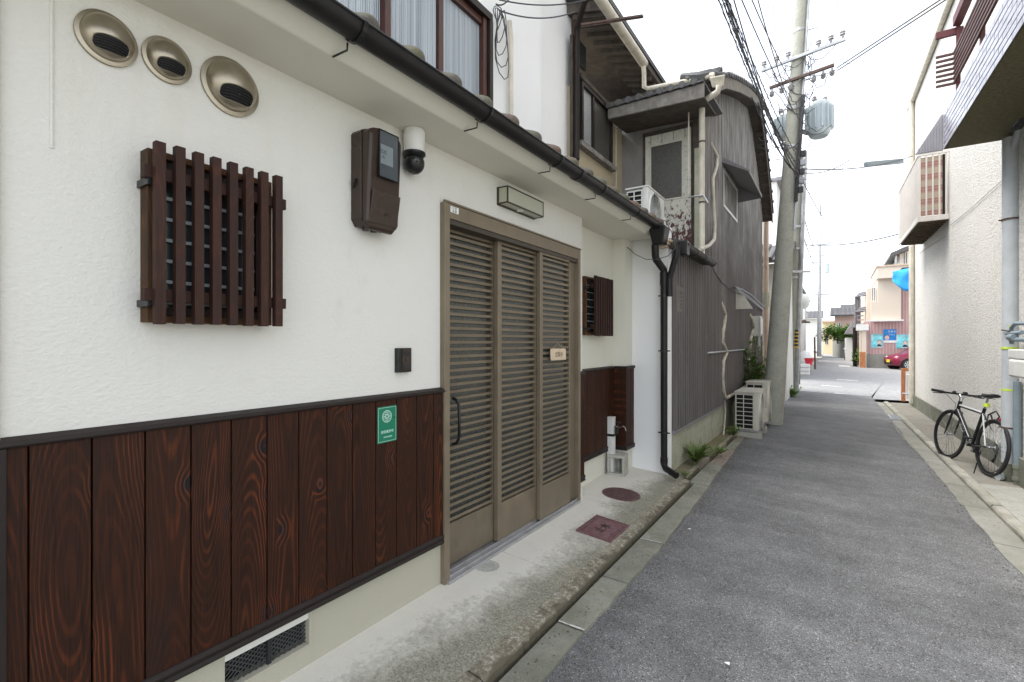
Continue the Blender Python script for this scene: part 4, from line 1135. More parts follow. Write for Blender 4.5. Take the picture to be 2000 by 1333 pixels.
# corrugated siding: one sheet per half metre, ribs modelled
pitch = .0926
edges = [Ys]
y = Ys
def siding_sheet(y0, y1, z0, ztf):
    m = MB(); n = max(1, round((y1-y0)/pitch)); p = (y1-y0)/n
    pts = []
    for i in range(n):
        a = y0 + p*i
        pts += [(a, 0), (a+p*.40, 0), (a+p*.46, .038), (a+p*.88, .038), (a+p*.95, 0)]
    pts.append((y1-.002, 0))
    for (yy, d) in pts: m.v += [(SX+d, yy, z0), (SX+d, yy, ztf(yy))]
    m.v += [(SX-.03, y0, z0), (SX-.03, y0, ztf(y0)), (SX-.03, y1-.002, z0), (SX-.03, y1-.002, ztf(y1))]
    k = len(pts)
    for i in range(k-1): m.f.append((2*i, 2*i+2, 2*i+3, 2*i+1))
    m.f += [(2*k, 0, 1, 2*k+1), (2*k-2, 2*k+2, 2*k+3, 2*k-1)]
    return m
n_s = 15
brk = [Ys + (Ye-Ys)*i/n_s for i in range(n_s+1)]
ins = min(range(n_s+1), key=lambda i: abs(brk[i]-YC)); brk[ins] = YC
for a, b in zip(brk, brk[1:]):
    link('siding_sheet', siding_sheet(a, b, zt_, (lambda q: 2.44) if b <= YC + .001 else top_of), M['siding'], H2, norm=True)
core = MB().prism([(YC+.02,-.2),(Ye,-.2),(Ye,top_of(Ye)-.02)] + [(q, rt(q)-.2) for q in (12.5,12,11.5,11,roof_top[4][0],10,9.5,9,8.5,8,7.5,7)] + [(YC+.02, top_of(YC)-.05)], 'x', SX-.035, -7)
link('house_core', core, M['old_wood'], H2)
link('lower_core', MB().box(-3.2,SX-.03,Ys,YC+.019,-.2,2.43), M['old_wood'], H2)
link('sill_trim', MB().prism([(SX-.02,zt_-.001),(SX+.02,zt_-.001),(SX+.03,zt_-.012),(SX+.03,zt_-.04),(SX-.02,zt_-.04)], 'y', Ys, Ye), M['corr_grey'], H2, bev=.002)
link('foundation', MB().box(SX-.02,SX+.002,Ys,Ye,-.2,zt_-.041), M['moss_wall'], H2)
link('corner_edge', MB().box(SX-.03,SX+.022,Ye+.001,Ye+.05,zt_,top_of(Ye)), M['old_wood'], H2)
# verge boards / dark soffit, then tiles on the verge
tab = [(q, rt(q)) for q in [roof_top[0][0]-.25] + [r[0] for r in roof_top]]
m = MB(); xa, xb = SX-.03, RXV
for (q, z) in tab: m.v += [(xb,q,z-.15), (xb,q,z-.03), (-7,q,z-.03), (-7,q,z-.15)]
for i in range(len(tab)-1):
    for k in range(4): m.f.append((i*4+k, i*4+(k+1) % 4, (i+1)*4+(k+1) % 4, (i+1)*4+k))
m.f += [(0,1,2,3), tuple((len(tab)-1)*4 + k for k in (3,2,1,0))]
link('roof_deck', m, M['old_wood'], H2)
for i in range(len(tab)-1):
    (a, za), (b, zb_) = tab[i], tab[i+1]
    m = MB(); m.hexa([(RXV+.001,a,za-.19),(RXV+.026,a,za-.19),(RXV+.026,b,zb_-.19),(RXV+.001,b,zb_-.19),(RXV+.001,a,za-.02),(RXV+.026,a,za-.02),(RXV+.026,b,zb_-.02),(RXV+.001,b,zb_-.02)])
    link('verge_board', m, M['grey_wood' if i < 5 else 'old_wood'], H2)
L_ = 0; q = tab[0][0] + .02; idx = 0
while q < tab[-1][0] - .05:
    z = rt(q); z2 = rt(q+.19); d = Vector((0, .19, z2 - z))
    st = .19 if d.length < .3 else .19*.3/d.length*1.0
    z2 = rt(q+st)
    m = MB().hexa([(RXV-.35,q,z-.02),(RXV+.05,q,z-.02),(RXV+.05,q+st+.03,z2-.02),(RXV-.35,q+st+.03,z2-.02),(RXV-.35,q,z+.035),(RXV+.05,q,z+.035),(RXV+.05,q+st+.03,z2+.012),(RXV-.35,q+st+.03,z2+.012)])
    m.tube([(RXV-.35,q+st*.5,z+.045),(RXV+.06,q+st*.5,z+.045)], .035, 8)
    link('verge_tile', m, M['tile_roof'], H2); q += st
for k in range(9):
    yy = 11.4 + .2*k
    if yy < Ye + .1:
        zz = rt(yy); link('rafter_end', MB().box(SX+.0,RXV,yy,yy+.045,zz-.21,zz-.152), M['old_wood'], H2)
# --- tan plaster upper floor in the recess, facing the street
TX = -2.54
link('tan_wall', MB().box(TX,-3.2,5.101,YC,2.5,4.35), M['plaster_tan'], H2)
link('corner_post', MB().box(TX,TX+.03,5.0478,5.2213,2.5,4.9), M['old_wood'], H2)
tw0, tw1 = 5.2765, 6.2251; tz0, tz1 = 3.7402, 4.4783
w2 = link('side_window', MB().box(TX,TX+.05,tw0,tw0+.04,tz0,tz1).box(TX,TX+.05,tw1-.04,tw1,tz0,tz1).box(TX,TX+.05,tw0+.04,tw1-.04,tz1-.05,tz1).box(TX,TX+.05,tw0+.04,tw1-.04,tz0,tz0+.03), M['black_trim'], H2)
tm = 5.6272
link('mullion', MB().box(TX,TX+.04,tm-.025,tm+.025,tz0+.03,tz1-.05), M['black_trim'], w2)
link('pane', MB().box(TX+.005,TX+.015,tw0+.04,tm-.026,tz0+.03,tz1-.05), M['frost_pale'], w2)
link('pane', MB().box(TX+.005,TX+.015,tm+.026,tw1-.041,tz0+.03,tz1-.05), M['frost_dark'], w2)
link('window_sill', MB().box(TX,TX+.08,tw0-.08,tw1+.06,tz0-.06,tz0-.002), M['grey_wood'], H2)
link('head_board', MB().box(TX,TX+.06,tw0-.05,tw1+.05,tz1+.002,tz1+.05), M['old_wood'], H2)
vz_ = 4.9285
link('small_vent', MB().box(TX,TX+.03,5.2213,5.4184,4.6495,vz_), M['dark_void'], H2)
# its eave with cream gutter
ez_ = 1.386 + 1.5*2.54
link('upper_eave', MB().prism([(TX-.7,ez_+.12),(TX,ez_-.02),(-2.16,ez_-.13),(-2.12,ez_-.10),(-2.12,ez_-.02),(TX-.7,ez_+.30)], 'y', 5.0879, YC+.9), M['old_wood'], H2)
link('upper_eave_tiles', MB().prism([(TX-.7,ez_+.31),(-2.10,ez_-.015),(-2.09,ez_+.03),(TX-.7,ez_+.38)], 'y', 5.0879-.05, YC+.9), M['tile_roof'], H2)
for i in range(12):
    yy = 5.1408 + .2*i
    link('rafter', MB().bar((TX,yy,ez_-.05),(-2.14,yy,ez_-.16), .04, .05), M['old_wood'], H2)
gx_ = -2.10; gz_ = 1.386 + 1.722*2.12
t = thing('cream_eave_gutter', 'cream gutter under the highest eave, ending in an elbow above the lean-to', 'gutter', (gx_, 6, gz_))
link('trough', MB().tube([(gx_,3.9,gz_+.02),(gx_,6.3302,gz_)], .055, 12), M['cream_pipe'], t, smooth=True, ang=60)
ye = 6.3302
fw = (-1.3192,6.4989,4.7148)
link('elbow_pipe', MB().tube([(gx_,ye-.03,gz_-.02),(gx_,ye,gz_-.15),(gx_,ye,4.737),(gx_+.05,ye,4.6966+.0),fw], .030, 10), M['cream_pipe'], t, smooth=True, ang=60)
link('funnel', MB().tube([fw,(fw[0]+.05,fw[1],fw[2]-.01)], .045, 10), M['cream_pipe'], t, smooth=True)
# steel angle sticking out over the lane
t = link('steel_angle', MB().bar((-2.1235,4.4698,4.5451), (-1.6721,5.0075,4.77), .035, .004).bar((-2.1235,4.4698,4.5503), (-1.6721,5.0075,4.7753), .004, .04), M['rusty'])
tag(t, 'rusty perforated steel angle sticking out under the highest eave', 'bracket')
# lean-to: grey panel wall with the weathered door, facing the camera
link('panel_wall', MB().box(TX,SX-.02,YC,YC+.018,2.44,4.6), M['grey_panel'], H2) 
DYf = YC - .002
xa, xb = -2.1924, -1.5852; da, db = 4.2059, 2.5
dr_ = link('weathered_door', MB().box(xa,xb,YC-.028,YC-.001,db,da), M['peel'], H2)
ga, gb = -2.1086, -1.7004; gza, gzb = 4.0533, 3.3116
link('door_pane', MB().box(ga,gb,YC-.034,YC-.0285,gzb,gza), M['frost_dark'], dr_)
for k in range(4):
    xx = xa + (xb-xa)*(k+.5)/4; link('plank_gap', MB().box(xx-.003,xx+.003,YC-.0295,YC-.028,gza+.03,da), M['dark_void'], dr_)
link('glazing_rim', MB().box(ga-.02,gb+.02,YC-.04,YC-.0285,gza+.001,gza+.02).box(ga-.02,gb+.02,YC-.04,YC-.0285,gzb-.02,gzb-.001).box(ga-.02,ga-.001,YC-.04,YC-.0285,gzb,gza).box(gb+.001,gb+.02,YC-.04,YC-.0285,gzb,gza), M['peel'], dr_)
link('door_frame', MB().box(xa-.035,xa-.002,YC-.03,YC-.001,2.45,da+.02).box(xa-.035,xb+.045,YC-.032,YC-.001,da+.021,da+.06).box(xb+.003,xb+.045,YC-.03,YC-.001,2.45,da+.02), M['old_wood'], H2)
link('corner_board', MB().box(-1.5551,SX-.0,YC-.05,YC-.003,2.42,4.45), M['old_wood'], H2)
link('panel_board', MB().box(-1.5329,-1.4771,YC-.065,YC-.051,2.46,3.9), M['moss_wall'], H2)
# lean-to roof: boxed fascia
RY = 6.02
fz1 = 4.4191; xl, xr = -2.4793, -1.2843
fz0_ = 4.2918; fz2 = 4.2486; ft2 = 4.4169
link('leanto_fascia', MB().hexa([(xl,RY,fz0_),(xr,RY,fz2),(xr,RY+.03,fz2),(xl,RY+.03,fz0_),(xl,RY,fz1),(xr,RY,ft2),(xr,RY+.03,ft2),(xl,RY+.03,fz1)]), M['grey_wood'], H2, bev=.004)
link('leanto_soffit', MB().hexa([(xl,RY+.031,fz0_+.0),(xr,RY+.031,fz2),(xr,YC,fz2+.05),(xl,YC,fz0_+.05),(xl,RY+.031,fz0_+.02),(xr,RY+.031,fz2+.02),(xr,YC,fz2+.07),(xl,YC,fz0_+.07)]), M['old_wood'], H2)
for k in range(9):
    xx = xl + (xr-xl)*k/9.0; zz = fz1 + (ft2-fz1)*k/9.0
    m = MB().hexa([(xx,RY-.03,zz+.002),(xx+(xr-xl)/9.3,RY-.03,zz+.012),(xx+(xr-xl)/9.3,YC+.5,zz+.09),(xx,YC+.5,zz+.08),(xx,RY-.03,zz+.022),(xx+(xr-xl)/9.3,RY-.03,zz+.032),(xx+(xr-xl)/9.3,YC+.5,zz+.13),(xx,YC+.5,zz+.12)])
    m.tube([(xx+.02,RY-.04,zz+.035),(xx+.02,YC+.5,zz+.14)], .04, 8)
    link('leanto_tile', m, M['tile_roof'], H2)
link('valley_tiles', MB().tube([(-1.659,6.4542,4.796),(-1.4596,6.466,4.7289),(-1.3353,6.5481,4.7549),(-1.2085,6.7517,4.796)], [.04,.07,.08,.05], 8).tube([(-1.5913,6.439,4.7167),(-1.5259,6.4822,4.782)], .05, 8), M['tile_roof'], H2, smooth=True)
# hooded window
hx = SX + .015
ha, hb = 8.1298, 9.3899; hz0, hz1 = 3.4823, 4.0681
w3 = link('shuttered_window', MB().box(hx,hx+.03,ha,ha+.04,hz0,hz1).box(hx,hx+.03,hb-.04,hb,hz0,hz1).box(hx,hx+.03,ha+.041,hb-.041,hz1-.04,hz1).box(hx,hx+.03,ha+.041,hb-.041,hz0,hz0+.04), M['white_metal'], H2)
link('shutter_leaf', MB().box(hx,hx+.012,ha+.041,hb-.041,hz0+.041,hz1-.041), M['white_metal'], w3)
hp_ = [(-1.47,7.9687,4.1999), (-1.47,9.8331,4.7397)]
ho = .42; hy0, hy1 = ha-.12, hb+.12; ht = hp_[0][2]
m = MB().prism([(SX,ht),(SX+.05,ht),(SX+ho,ht-.26),(SX+ho,ht-.31),(SX+ho-.012,ht-.31),(SX+ho-.02,ht-.275),(SX,ht-.05)], 'y', hy0, hy1)
m.prism([(SX,ht-.05),(SX+ho-.02,ht-.275),(SX+ho-.012,ht-.31),(SX,ht-.34)], 'y', hy1, hy1+.012); 
link('window_hood', m, M['corr_grey'], H2)
# louvre vent
a, b = 5.5087, 5.792; z0, z1 = 1.7209, 2.0039
v_ = link('wall_louvre', MB().box(SX+.015,SX+.035,a,a+.025,z0,z1).box(SX+.015,SX+.035,b-.025,b,z0,z1).box(SX+.015,SX+.034,a+.026,b-.026,z1-.05,z1).box(SX+.015,SX+.034,a+.026,b-.026,z0,z0+.04), M['grey_wood'], H2)
link('louvre_void', MB().box(SX+.015,SX+.018,a+.026,b-.026,z0+.041,z1-.051), M['dark_void'], v_)
for k in range(4):
    zz = z0 + .055 + (z1-z0-.12)*k/4; link('louvre_blade', MB().bar((SX+.028,a+.02,zz),(SX+.028,b-.02,zz+.02),.006,.02), M['grey_wood'], v_)
# small porch eave + gutter
pa, pb = 5.2971, 6.7122; pz = 1.386 + .786*1.30
link('porch_eave', MB().prism([(SX,pz-.02),(-1.36,pz-.03),(-1.35,pz+.03),(-2.54,2.66),(-2.54,2.5)], 'y', 5.26, pb), M['old_wood'], H2)
link('porch_tiles', MB().prism([(-1.36,pz+.035),(-1.34,pz+.05),(-2.54,2.76),(-2.54,2.67)], 'y', 5.3, pb), M['tile_roof'], H2)
for k in range(3): link('eave_batten', MB().box(-1.62,-1.44-.02*k,5.18,5.30,pz+.03-.028*k,pz+.052-.028*k), M['sign_wood'], H2)
t = thing('porch_gutter', 'short black gutter on the siding house just beyond the black downpipe', 'gutter', (-1.32,6,pz))
link('trough', half_pipe(pa-.03, pb, -1.325, pz, .05), M['gutter'], t, smooth=True, ang=40)
link('outlet_box', MB().box(-1.38,-1.28,pa-.09,pa+.04,pz-.12,pz+.03), M['gutter'], t, bev=.01)
for f_ in (.3, .6, .98):
    yy = pa + (pb-pa)*f_; m = MB(); P = [(-1.325+.055*math.cos(PI+PI*k/10), yy, pz+.055*math.sin(PI+PI*k/10)) for k in range(11)]
    for p, q in zip(P, P[1:]): m.bar(p, q, .003, .02, (0,1,0))
    link('bracket', m, M['black_plastic'], t, norm=False)
# cream downpipe at the corner
cdx, cdy = (-1.381,6.36)
t = thing('cream_downpipe', 'cream downpipe with a wide funnel at the corner above the porch gutter', 'downpipe', (cdx,cdy,2.45))
fz_ = 4.3889
link('pipe', MB().tube([(cdx,cdy,2.46),(cdx,cdy,4.3218),(cdx+.04,cdy,4.3674),(-1.1853,6.3,4.3998),(-1.1737,6.3,4.4706)], .036, 12), M['cream_pipe'], t, smooth=True, ang=60)
link('hopper', MB().hexa([(-1.2613,6.36,4.4969),(-1.1268,6.36,4.4832),(-1.1552,6.52,4.5612),(-1.287,6.52,4.5734),(-1.2788,6.3,4.6005),(-1.1048,6.3,4.5856),(-1.1504,6.56,4.7176),(-1.3254,6.56,4.7313)]), M['cream_pipe'], t, bev=.01)
for zz in (3.85, 3.1): link('clamp', MB().tube([(cdx,cdy,zz),(cdx,cdy,zz+.02)], .040, 12), M['rusty'], t)
# taped refrigerant lines on the siding
def pline(name, label, cat, pts, r, mat, n=8, group=None):
    return tag(link(name, MB().tube(pts, r, n), M[mat], smooth=True, ang=60), label, cat, group)
pline('refrigerant_line', 'cream taped pipe curving down from the upper wall to the porch gutter end', 'pipe', [(-1.46,7.2595,4.1682),(-1.44,7.3645,4.1123),(-1.43,7.5636,4.0789),(-1.43,7.527,3.9196),(-1.43,7.2446,3.6566),(-1.43,7.3134,3.3157),(-1.43,7.3834,3.0416),(-1.41,7.2455,2.8119),(-1.38,6.7673,2.6447),(-1.36,6.182,2.5034)], .024, 'cream_pipe')
pline('refrigerant_line', 'long beige taped pipe snaking down the siding to the wall base', 'pipe', [(-1.47,8.0084,1.9967),(-1.44,8.0449,1.9194),(-1.44,8.2541,1.7953),(-1.44,8.0449,1.5272),(-1.44,8.0042,1.386),(-1.44,8.3844,1.2232),(-1.44,8.086,1.0944),(-1.44,8.0042,0.8238),(-1.44,8.086,0.6453),(-1.43,8.1968,0.5092),(-1.42,8.6289,0.5101),(-1.42,9.1221,0.5088)], .026, 'tape_pipe')
pline('refrigerant_line', 'second beige taped pipe dropping to the pair of outdoor units', 'pipe', [(-1.47,10.9838,1.9489),(-1.43,11.0395,1.8667),(-1.43,11.3391,1.6645),(-1.43,10.8951,1.4479),(-1.43,10.8242,1.1602),(-1.43,11.2628,0.9815),(-1.43,10.9668,0.8252),(-1.43,11.0395,0.6336),(-1.4,10.3938,0.557),(-1.38,9.5097,0.55)], .03, 'tape_pipe')
pline('conduit', 'horizontal grey steel conduit crossing the siding at waist height', 'pipe', [(-1.44,6.9654,1.2341),(-1.44,10.3581,1.2381)], .014, 'steel')
pline('conduit', 'thin vertical grey conduit above the horizontal one', 'pipe', [(-1.46,6.9984,1.4763),(-1.455,6.9431,1.2619)], .007, 'steel')
pline('conduit', 'short bent grey conduit beside the taped pipes', 'pipe', [(-1.45,10.1137,1.135),(-1.44,10.2939,1.0526),(-1.44,10.6908,1.0307),(-1.44,11.2657,1.0451)], .014, 'steel')
pline('old_drain_pipe', 'thin stained pipe below the snaking taped pipe at the foundation', 'pipe', [(-1.45,8.226,0.4651),(-1.45,8.3114,0.3192),(-1.45,8.226,0.0888),(-1.4,7.8614,-0.0083)], .012, 'tape_pipe')
pline('stain_pipe', 'cable sagging from the porch gutter towards the cream cover', 'cable', [(-1.45,7.2773,2.4487),(-1.44,7.5067,2.3668),(-1.44,7.9639,2.2877),(-1.42,8.7237,2.2284),(-1.38,9.5097,2.2038)], .006, 'cable')
for q_ in range(3):
    pline('service_cable', ('middle','lowest','topmost')[q_] + ' of three grey service cables drooping from the cream cover to the corner', 'cable', [(-1.42,9.0705,2.3023),(-1.36,9.2603,2.254),(-1.36,10.2943,2.2253),(-1.38,11.7329,2.1688),(-1.42,13.0023,2.1396)] if q_ == 0 else [(-1.4,8.9427,2.2636),(-1.34,9.2341,2.2066),(-1.34,10.2766,2.1743),(-1.36,11.6465,2.1298),(-1.42,13.0023,2.1153)] if q_ == 1 else [(-1.4,8.9936,2.3027),(-1.36,9.3719,2.2994),(-1.34,10.3447,2.277),(-1.36,11.7312,2.2229),(-1.42,13.1026,2.194)], .012, 'cable_grey', 6, 'grey service cables below the cream cover')
pline('steel_rod', 'small steel rod bracket beside the cream downpipe', 'bracket', [(-1.5444,6.35,3.1982),(-1.35,6.3,3.1794),(-1.2965,6.3,3.077)], .012, 'steel')
pline('pale_conduit', 'thin pale conduit framing the weathered door wall', 'pipe', [(-2.5243,6.42,3.2758),(-2.5243,6.42,4.3406),(-1.5503,6.4,4.3313),(-1.5503,6.4,3.2503)], .010, 'cream_pipe')
# cream range hood cover
t = thing('hood_cover', 'cream metal hood cover high on the siding above the waist conduit', 'vent', (-1.47,10.4435,2.0429))
ca, cb_ = 9.3148, 9.2931
z0, z1 = 1.954, 2.291
link('shell', MB().hexa([(SX,ca,z0),(SX+.30,ca,z0),(SX+.30,cb_,z0),(SX,cb_,z0),(SX,ca,z1),(SX+.10,ca,z1),(SX+.10,cb_,z1),(SX,cb_,z1)]), M['beige_metal'], t, bev=.004)
link('clamp', MB().tube([(-1.44,8.8465,2.283),(-1.36,8.6872,2.2887),(-1.34,8.808,2.2143)], .012, 8), M['steel'], t)
# meter cabinet near the corner
t = thing('meter_cabinet', 'pale grey meter cabinet at the far corner of the siding house', 'meter box', (-1.4,11.9029,1.5873))
ca, cb_ = 11.5749, 11.3115; z0, z1 = 1.5041, 1.9229
link('case', MB().box(SX+.015,-1.30,ca,cb_,z0,z1), M['white_metal'], t, bev=.008)
link('door_panel', MB().box(-1.299,-1.292,ca+.04,cb_-.04,z0+.04,z1-.04), M['white_metal'], t, bev=.003)
link('lower_pipe', MB().tube([(-1.38,ca+.1,z0),(-1.38,ca+.1,z0-.25)], .02, 8), M['steel'], t); link('lower_pipe', MB().tube([(-1.38,ca+.3,z0),(-1.38,ca+.3,z0-.3)], .02, 8), M['steel'], t)
# tan corner pipes
t = thing('tan_downpipe', 'tan downpipe running the full height of the siding house far corner', 'downpipe', (-1.36,12.9474,0.9997))
q_ = (-1.4,13.2234,0.9912)
link('pipe', MB().tube([(q_[0],q_[1],-.1),(q_[0],q_[1],4.2974)], .06, 10), M['tan_pipe'], t, smooth=True)
link('pipe', MB().tube([(q_[0]+.10,q_[1]+.15,-.1),(q_[0]+.10,q_[1]+.15,2.4)], .035, 10), M['cream_pipe'], t, smooth=True)
link('sleeve', MB().tube([(q_[0],q_[1],2.2249),(q_[0],q_[1],2.5703)], .085, 10), M['moss_wall'], t, smooth=True)

# ---- outdoor units
def ac_unit(label, x0, y0, z0, w=.30, l=.80, h=.60, group='air conditioner outdoor units', mat='beige_metal'):
    """narrow coil end towards the camera, fan front towards the street"""
    t = thing('outdoor_unit', label, 'air conditioner', (x0+w/2, y0+l/2, z0), group)
    s = lambda m: m.xf(lambda p: (p[0]+x0, p[1]+y0, p[2]+z0))
    link('case', s(MB().box(0,w,0.03,l,.035,h-.02)), M[mat], t, bev=.012)
    link('lid', s(MB().box(-.008,w+.008,-.006,l+.006,h-.019,h)), M[mat], t, bev=.006)
    link('coil', s(MB().box(.02,w-.075,.012,.029,.06,h-.05)), M['dark_void'], t)
    rows = 8
    for i in range(rows+1):
        zz = .06 + (h-.11)*i/rows; link('guard_bar', s(MB().box(.015,w-.07,.003,.0115,zz-.005,zz+.005)), M[mat], t)
    link('guard_post', s(MB().box(w*.36,w*.36+.012,-.001,.0025,.06,h-.05).box(.012,.026,-.001,.0025,.06,h-.05).box(w-.08,w-.066,-.001,.0025,.06,h-.05)), M[mat], t)
    link('corner_case', s(MB().box(w-.065,w-.0005,0,.0295,.035,h-.0195)), M[mat], t, bev=.006)
    fy, fz, R_ = l*.40, h*.5, h*.40
    link('fan_opening', s(MB().lathe([(R_,.0),(R_,.004),(.001,.004)], (w+.001,fy,fz), (1,0,0), 28)), M['dark_void'], t)
    m = MB()
    for k in range(1, 7): m.lathe([(R_*k/6-.003,.012),(R_*k/6,.016),(R_*k/6+.003,.012)], (w,fy,fz), (1,0,0), 28)
    for k in range(12):
        an = k*PI/6; m.bar((w+.014,fy,fz),(w+.014,fy+R_*math.cos(an),fz+R_*math.sin(an)),.004,.004,(1,0,0))
    link('fan_grille', s(m), M[mat], t, norm=False)
    link('fan_ring', s(MB().lathe([(R_,.0),(R_+.012,.006),(R_+.014,.016),(R_+.02,.0)], (w,fy,fz), (1,0,0), 28)), M[mat], t, smooth=True)
    link('valve_cover', s(MB().box(w+.0005,w+.03,l*.80,l-.03,.08,.30)), M[mat], t, bev=.006)
    for yy in (.08, l-.12): link('foot', s(MB().box(-.02,w+.03,yy,yy+.05,0,.034)), M['steel'], t)
    return t
ac_unit('white outdoor unit sitting on the low roof below the weathered door', -2.099, 5.65, 2.66, .27, .66, .56, mat='white_metal')
g1 = (-1.3151,8.4481,-0.06)
u1 = ac_unit('nearer of the two beige outdoor units on the ground before the concrete pole', g1[0]-.02, g1[1]-.02, -.035, .34, .82, .64)
link('plinth_block', MB().box(g1[0]-.04,g1[0]+.36,g1[1]-.03,g1[1]+.10,-.12,-.036), M['block'], u1)
link('plinth_block', MB().box(g1[0]-.04,g1[0]+.36,g1[1]+.60,g1[1]+.75,-.12,-.036), M['block'], u1)
ac_unit('farther of the two beige outdoor units, right against the concrete pole', g1[0]-.0, g1[1]+.98, -.03, .34, .80, .72)

# white plastic crate tray on the white house roof
t = thing('white_crate', 'white plastic slotted crate lying among the mossy eave tiles', 'crate', (-1.72,3.0704,2.7907))
ca, cb_ = 2.7909, 3.3754; zz = 2.66
link('tray', MB().box(-1.74,-1.73,ca,cb_,zz,zz+.015).box(-1.74,-1.73,ca,cb_,zz+.105,zz+.125).box(-1.95,-1.74,ca,ca+.01,zz,zz+.125).box(-1.95,-1.74,cb_-.01,cb_,zz,zz+.125).box(-1.96,-1.95,ca,cb_,zz,zz+.125).box(-1.95,-1.741,ca+.01,cb_-.01,zz,zz+.01), M['white_plastic'], t)
n_ = 18
for i in range(n_+1):
    yy = ca + (cb_-ca-.008)*i/n_; link('slat', MB().box(-1.738,-1.732,yy,yy+.008,zz+.0152,zz+.1048), M['white_plastic'], t)
# cables and cream pipe on the upper white wall
px = 3.6912
t = thing('upper_wall_pipe', 'cream pipe with tangled wires on the upper white wall beside the window', 'pipe', (-2.55,px,3))
link('pipe', MB().tube([(-2.45,px,2.9),(-2.45,px,4.1239),(-2.46,px-.01,4.2815)], .022, 10), M['cream_pipe'], t, smooth=True)
m = MB()
for k in range(5):
    c_ = (-2.42,3.4412,4.1894); pts = []
    for s_ in range(13):
        an = 2*PI*s_/12; pts.append((c_[0]+.02*math.sin(an*2+k), c_[1]+.05*math.cos(an)*(1+.25*k)+.02*k, c_[2]-.02+(.10+.05*k)*math.sin(an)-.05*k))
    m.tube(pts, .0045, 5)
link('wire_tangle', m, M['cable'], t)
def sag(a, b, s_, n=14):
    a, b = Vector(a), Vector(b); return [a.lerp(b, i/n) - Vector((0,0,s_*4*(i/n)*(1-i/n))) for i in range(n+1)]
for i, (a, b, s_) in enumerate([((-2.4,3.4356,4.3103), (-2.1,4.5396,4.8379), .05), ((-2.4,3.4586,4.2269), (-2.1,4.2723,4.5638), .06), ((-2.4,3.3827,4.2448), (-2.3,3.4828,4.3429), .04)]):
    tag(link('wall_wire', MB().tube(sag(a, b, s_), .006, 6), M['cable']), ('topmost long','lower long','short')[i] + ' black wire strung across the upper white wall', 'cable', 'wires on the upper white wall')
dk = (-2.48,5.125,4.9713)
tag(link('dark_upper_pipe', MB().tube([(-2.48,5.0983,3.477),(-2.48,5.0983,4.9571),(-2.3,4.906,5.0835),(-2.2,4.8859,5.1887)], .035, 12), M['black_trim'], smooth=True, ang=60), 'dark brown downpipe at the seam between the white and tan upper walls', 'downpipe')

# ================================================================ POLES, TRANSFORMERS, WIRES
pb_ = (-0.9739,10.1516,-0.12)
ptop = (-0.5122,10.3274,7.5983)
def pole_at(z):
    t_ = (z - pb_[2])/(ptop[2]-pb_[2]); return Vector((pb_[0]+(ptop[0]-pb_[0])*t_, pb_[1]+(ptop[1]-pb_[1])*t_, z))
P1 = thing('utility_pole', 'thick leaning concrete utility pole in front of the siding house end', 'utility pole', pb_)
link('shaft', MB().tube([tuple(pole_at(-.3)), tuple(pole_at(2)), tuple(pole_at(4.2)), tuple(pole_at(6.5)), tuple(pole_at(11.5))], [.180,.160,.128,.102,.08], 28), M['pole'], P1, smooth=True, ang=60)
for zz in (4.9, 5.6, 6.5, 7.0):
    p = pole_at(zz); r = .17 - .009*zz
    link('steel_band', MB().tube([p, p+Vector((0,0,.05))], r, 16), M['steel'], P1, smooth=True)
link('riser_conduit', MB().tube([pole_at(z)+Vector((.16-.006*z,-.06,0)) for z in (3.4,5,7,9,11)], .022, 8), M['steel'], P1, smooth=True)
for i in range(7):
    z = 4.3 + .45*i; p = pole_at(z); s_ = -1 if i % 2 else 1
    link('step_bolt', MB().tube([p, p+Vector((s_*.28,-.02,0))], .009, 6), M['steel'], P1)
def crossarm(z, x0, x1, mat, h=.07):
    p = pole_at(z); a = (p.x+x0, p.y-.12, z+x0*.12); b = (p.x+x1, p.y-.12, z+x1*.12)
    link('crossarm', MB().bar(a, b, .05, .05), M[mat], P1, bev=.004)
    return Vector(a), Vector(b)
for z, x0, x1, mat in ((6.50,-.58,.72,'steel'), (6.12,-.42,.58,'rusty')):
    a, b = crossarm(z, x0, x1, mat)
    for f_ in ((.04,.2,.34,.7,.84,.97)):
        q = a.lerp(b, f_); up = 1 if mat == 'steel' else -1
        link('insulator', MB().lathe([(.001,0),(.02,.0),(.02,.05*up),(.045,.06*up),(.03,.09*up),(.045,.10*up),(.03,.13*up),(.001,.15*up)], q+Vector((0,0,.035*up)), (0,0,1), 10), M['insul'], P1, smooth=True)
for (dx, sgn) in ((-.1, -1), (.1, 1)):
    p = pole_at(6.0); link('arm_brace', MB().bar(p+Vector((0,-.1,0)), p+Vector((sgn*.55,-.12,.62+.06*sgn)), .03, .006), M['steel'], P1)
def transformer(label, c, r, h):
    t = thing('transformer', label, 'transformer', c, 'pole transformers')
    c = Vector(c)
    link('tank', MB().lathe([(r*.7,0),(r*.82,.02),(r*.9,.05),(r,.10),(r,h*.8),(r*.94,h*.86),(r*.7,h*.93),(.001,h*.95)], c, (0,0,1), 28), M['trafo'], t, smooth=True)
    for k in range(14):
        an = 2*PI*k/14; d = Vector((math.cos(an), math.sin(an), 0))
        link('cooling_fin', MB().bar(c+d*(r+.022)+Vector((0,0,.12)), c+d*(r+.022)+Vector((0,0,h*.78)), .020, .045, d), M['trafo'], t)
    for an in (.5, 2.2, 3.9): link('bushing', MB().lathe([(.03,0),(.03,.05),(.045,.06),(.03,.09),(.04,.10),(.001,.14)], c+Vector((math.cos(an)*r*.55,math.sin(an)*r*.55,h*.9)), (0,0,1), 10), M['insul'], t, smooth=True)
    link('hanger', MB().box(c.x-.02,c.x+.02,c.y+r*.9,c.y+r+.12,c.z+h*.3,c.z+h*.36), M['steel'], t)
    return t
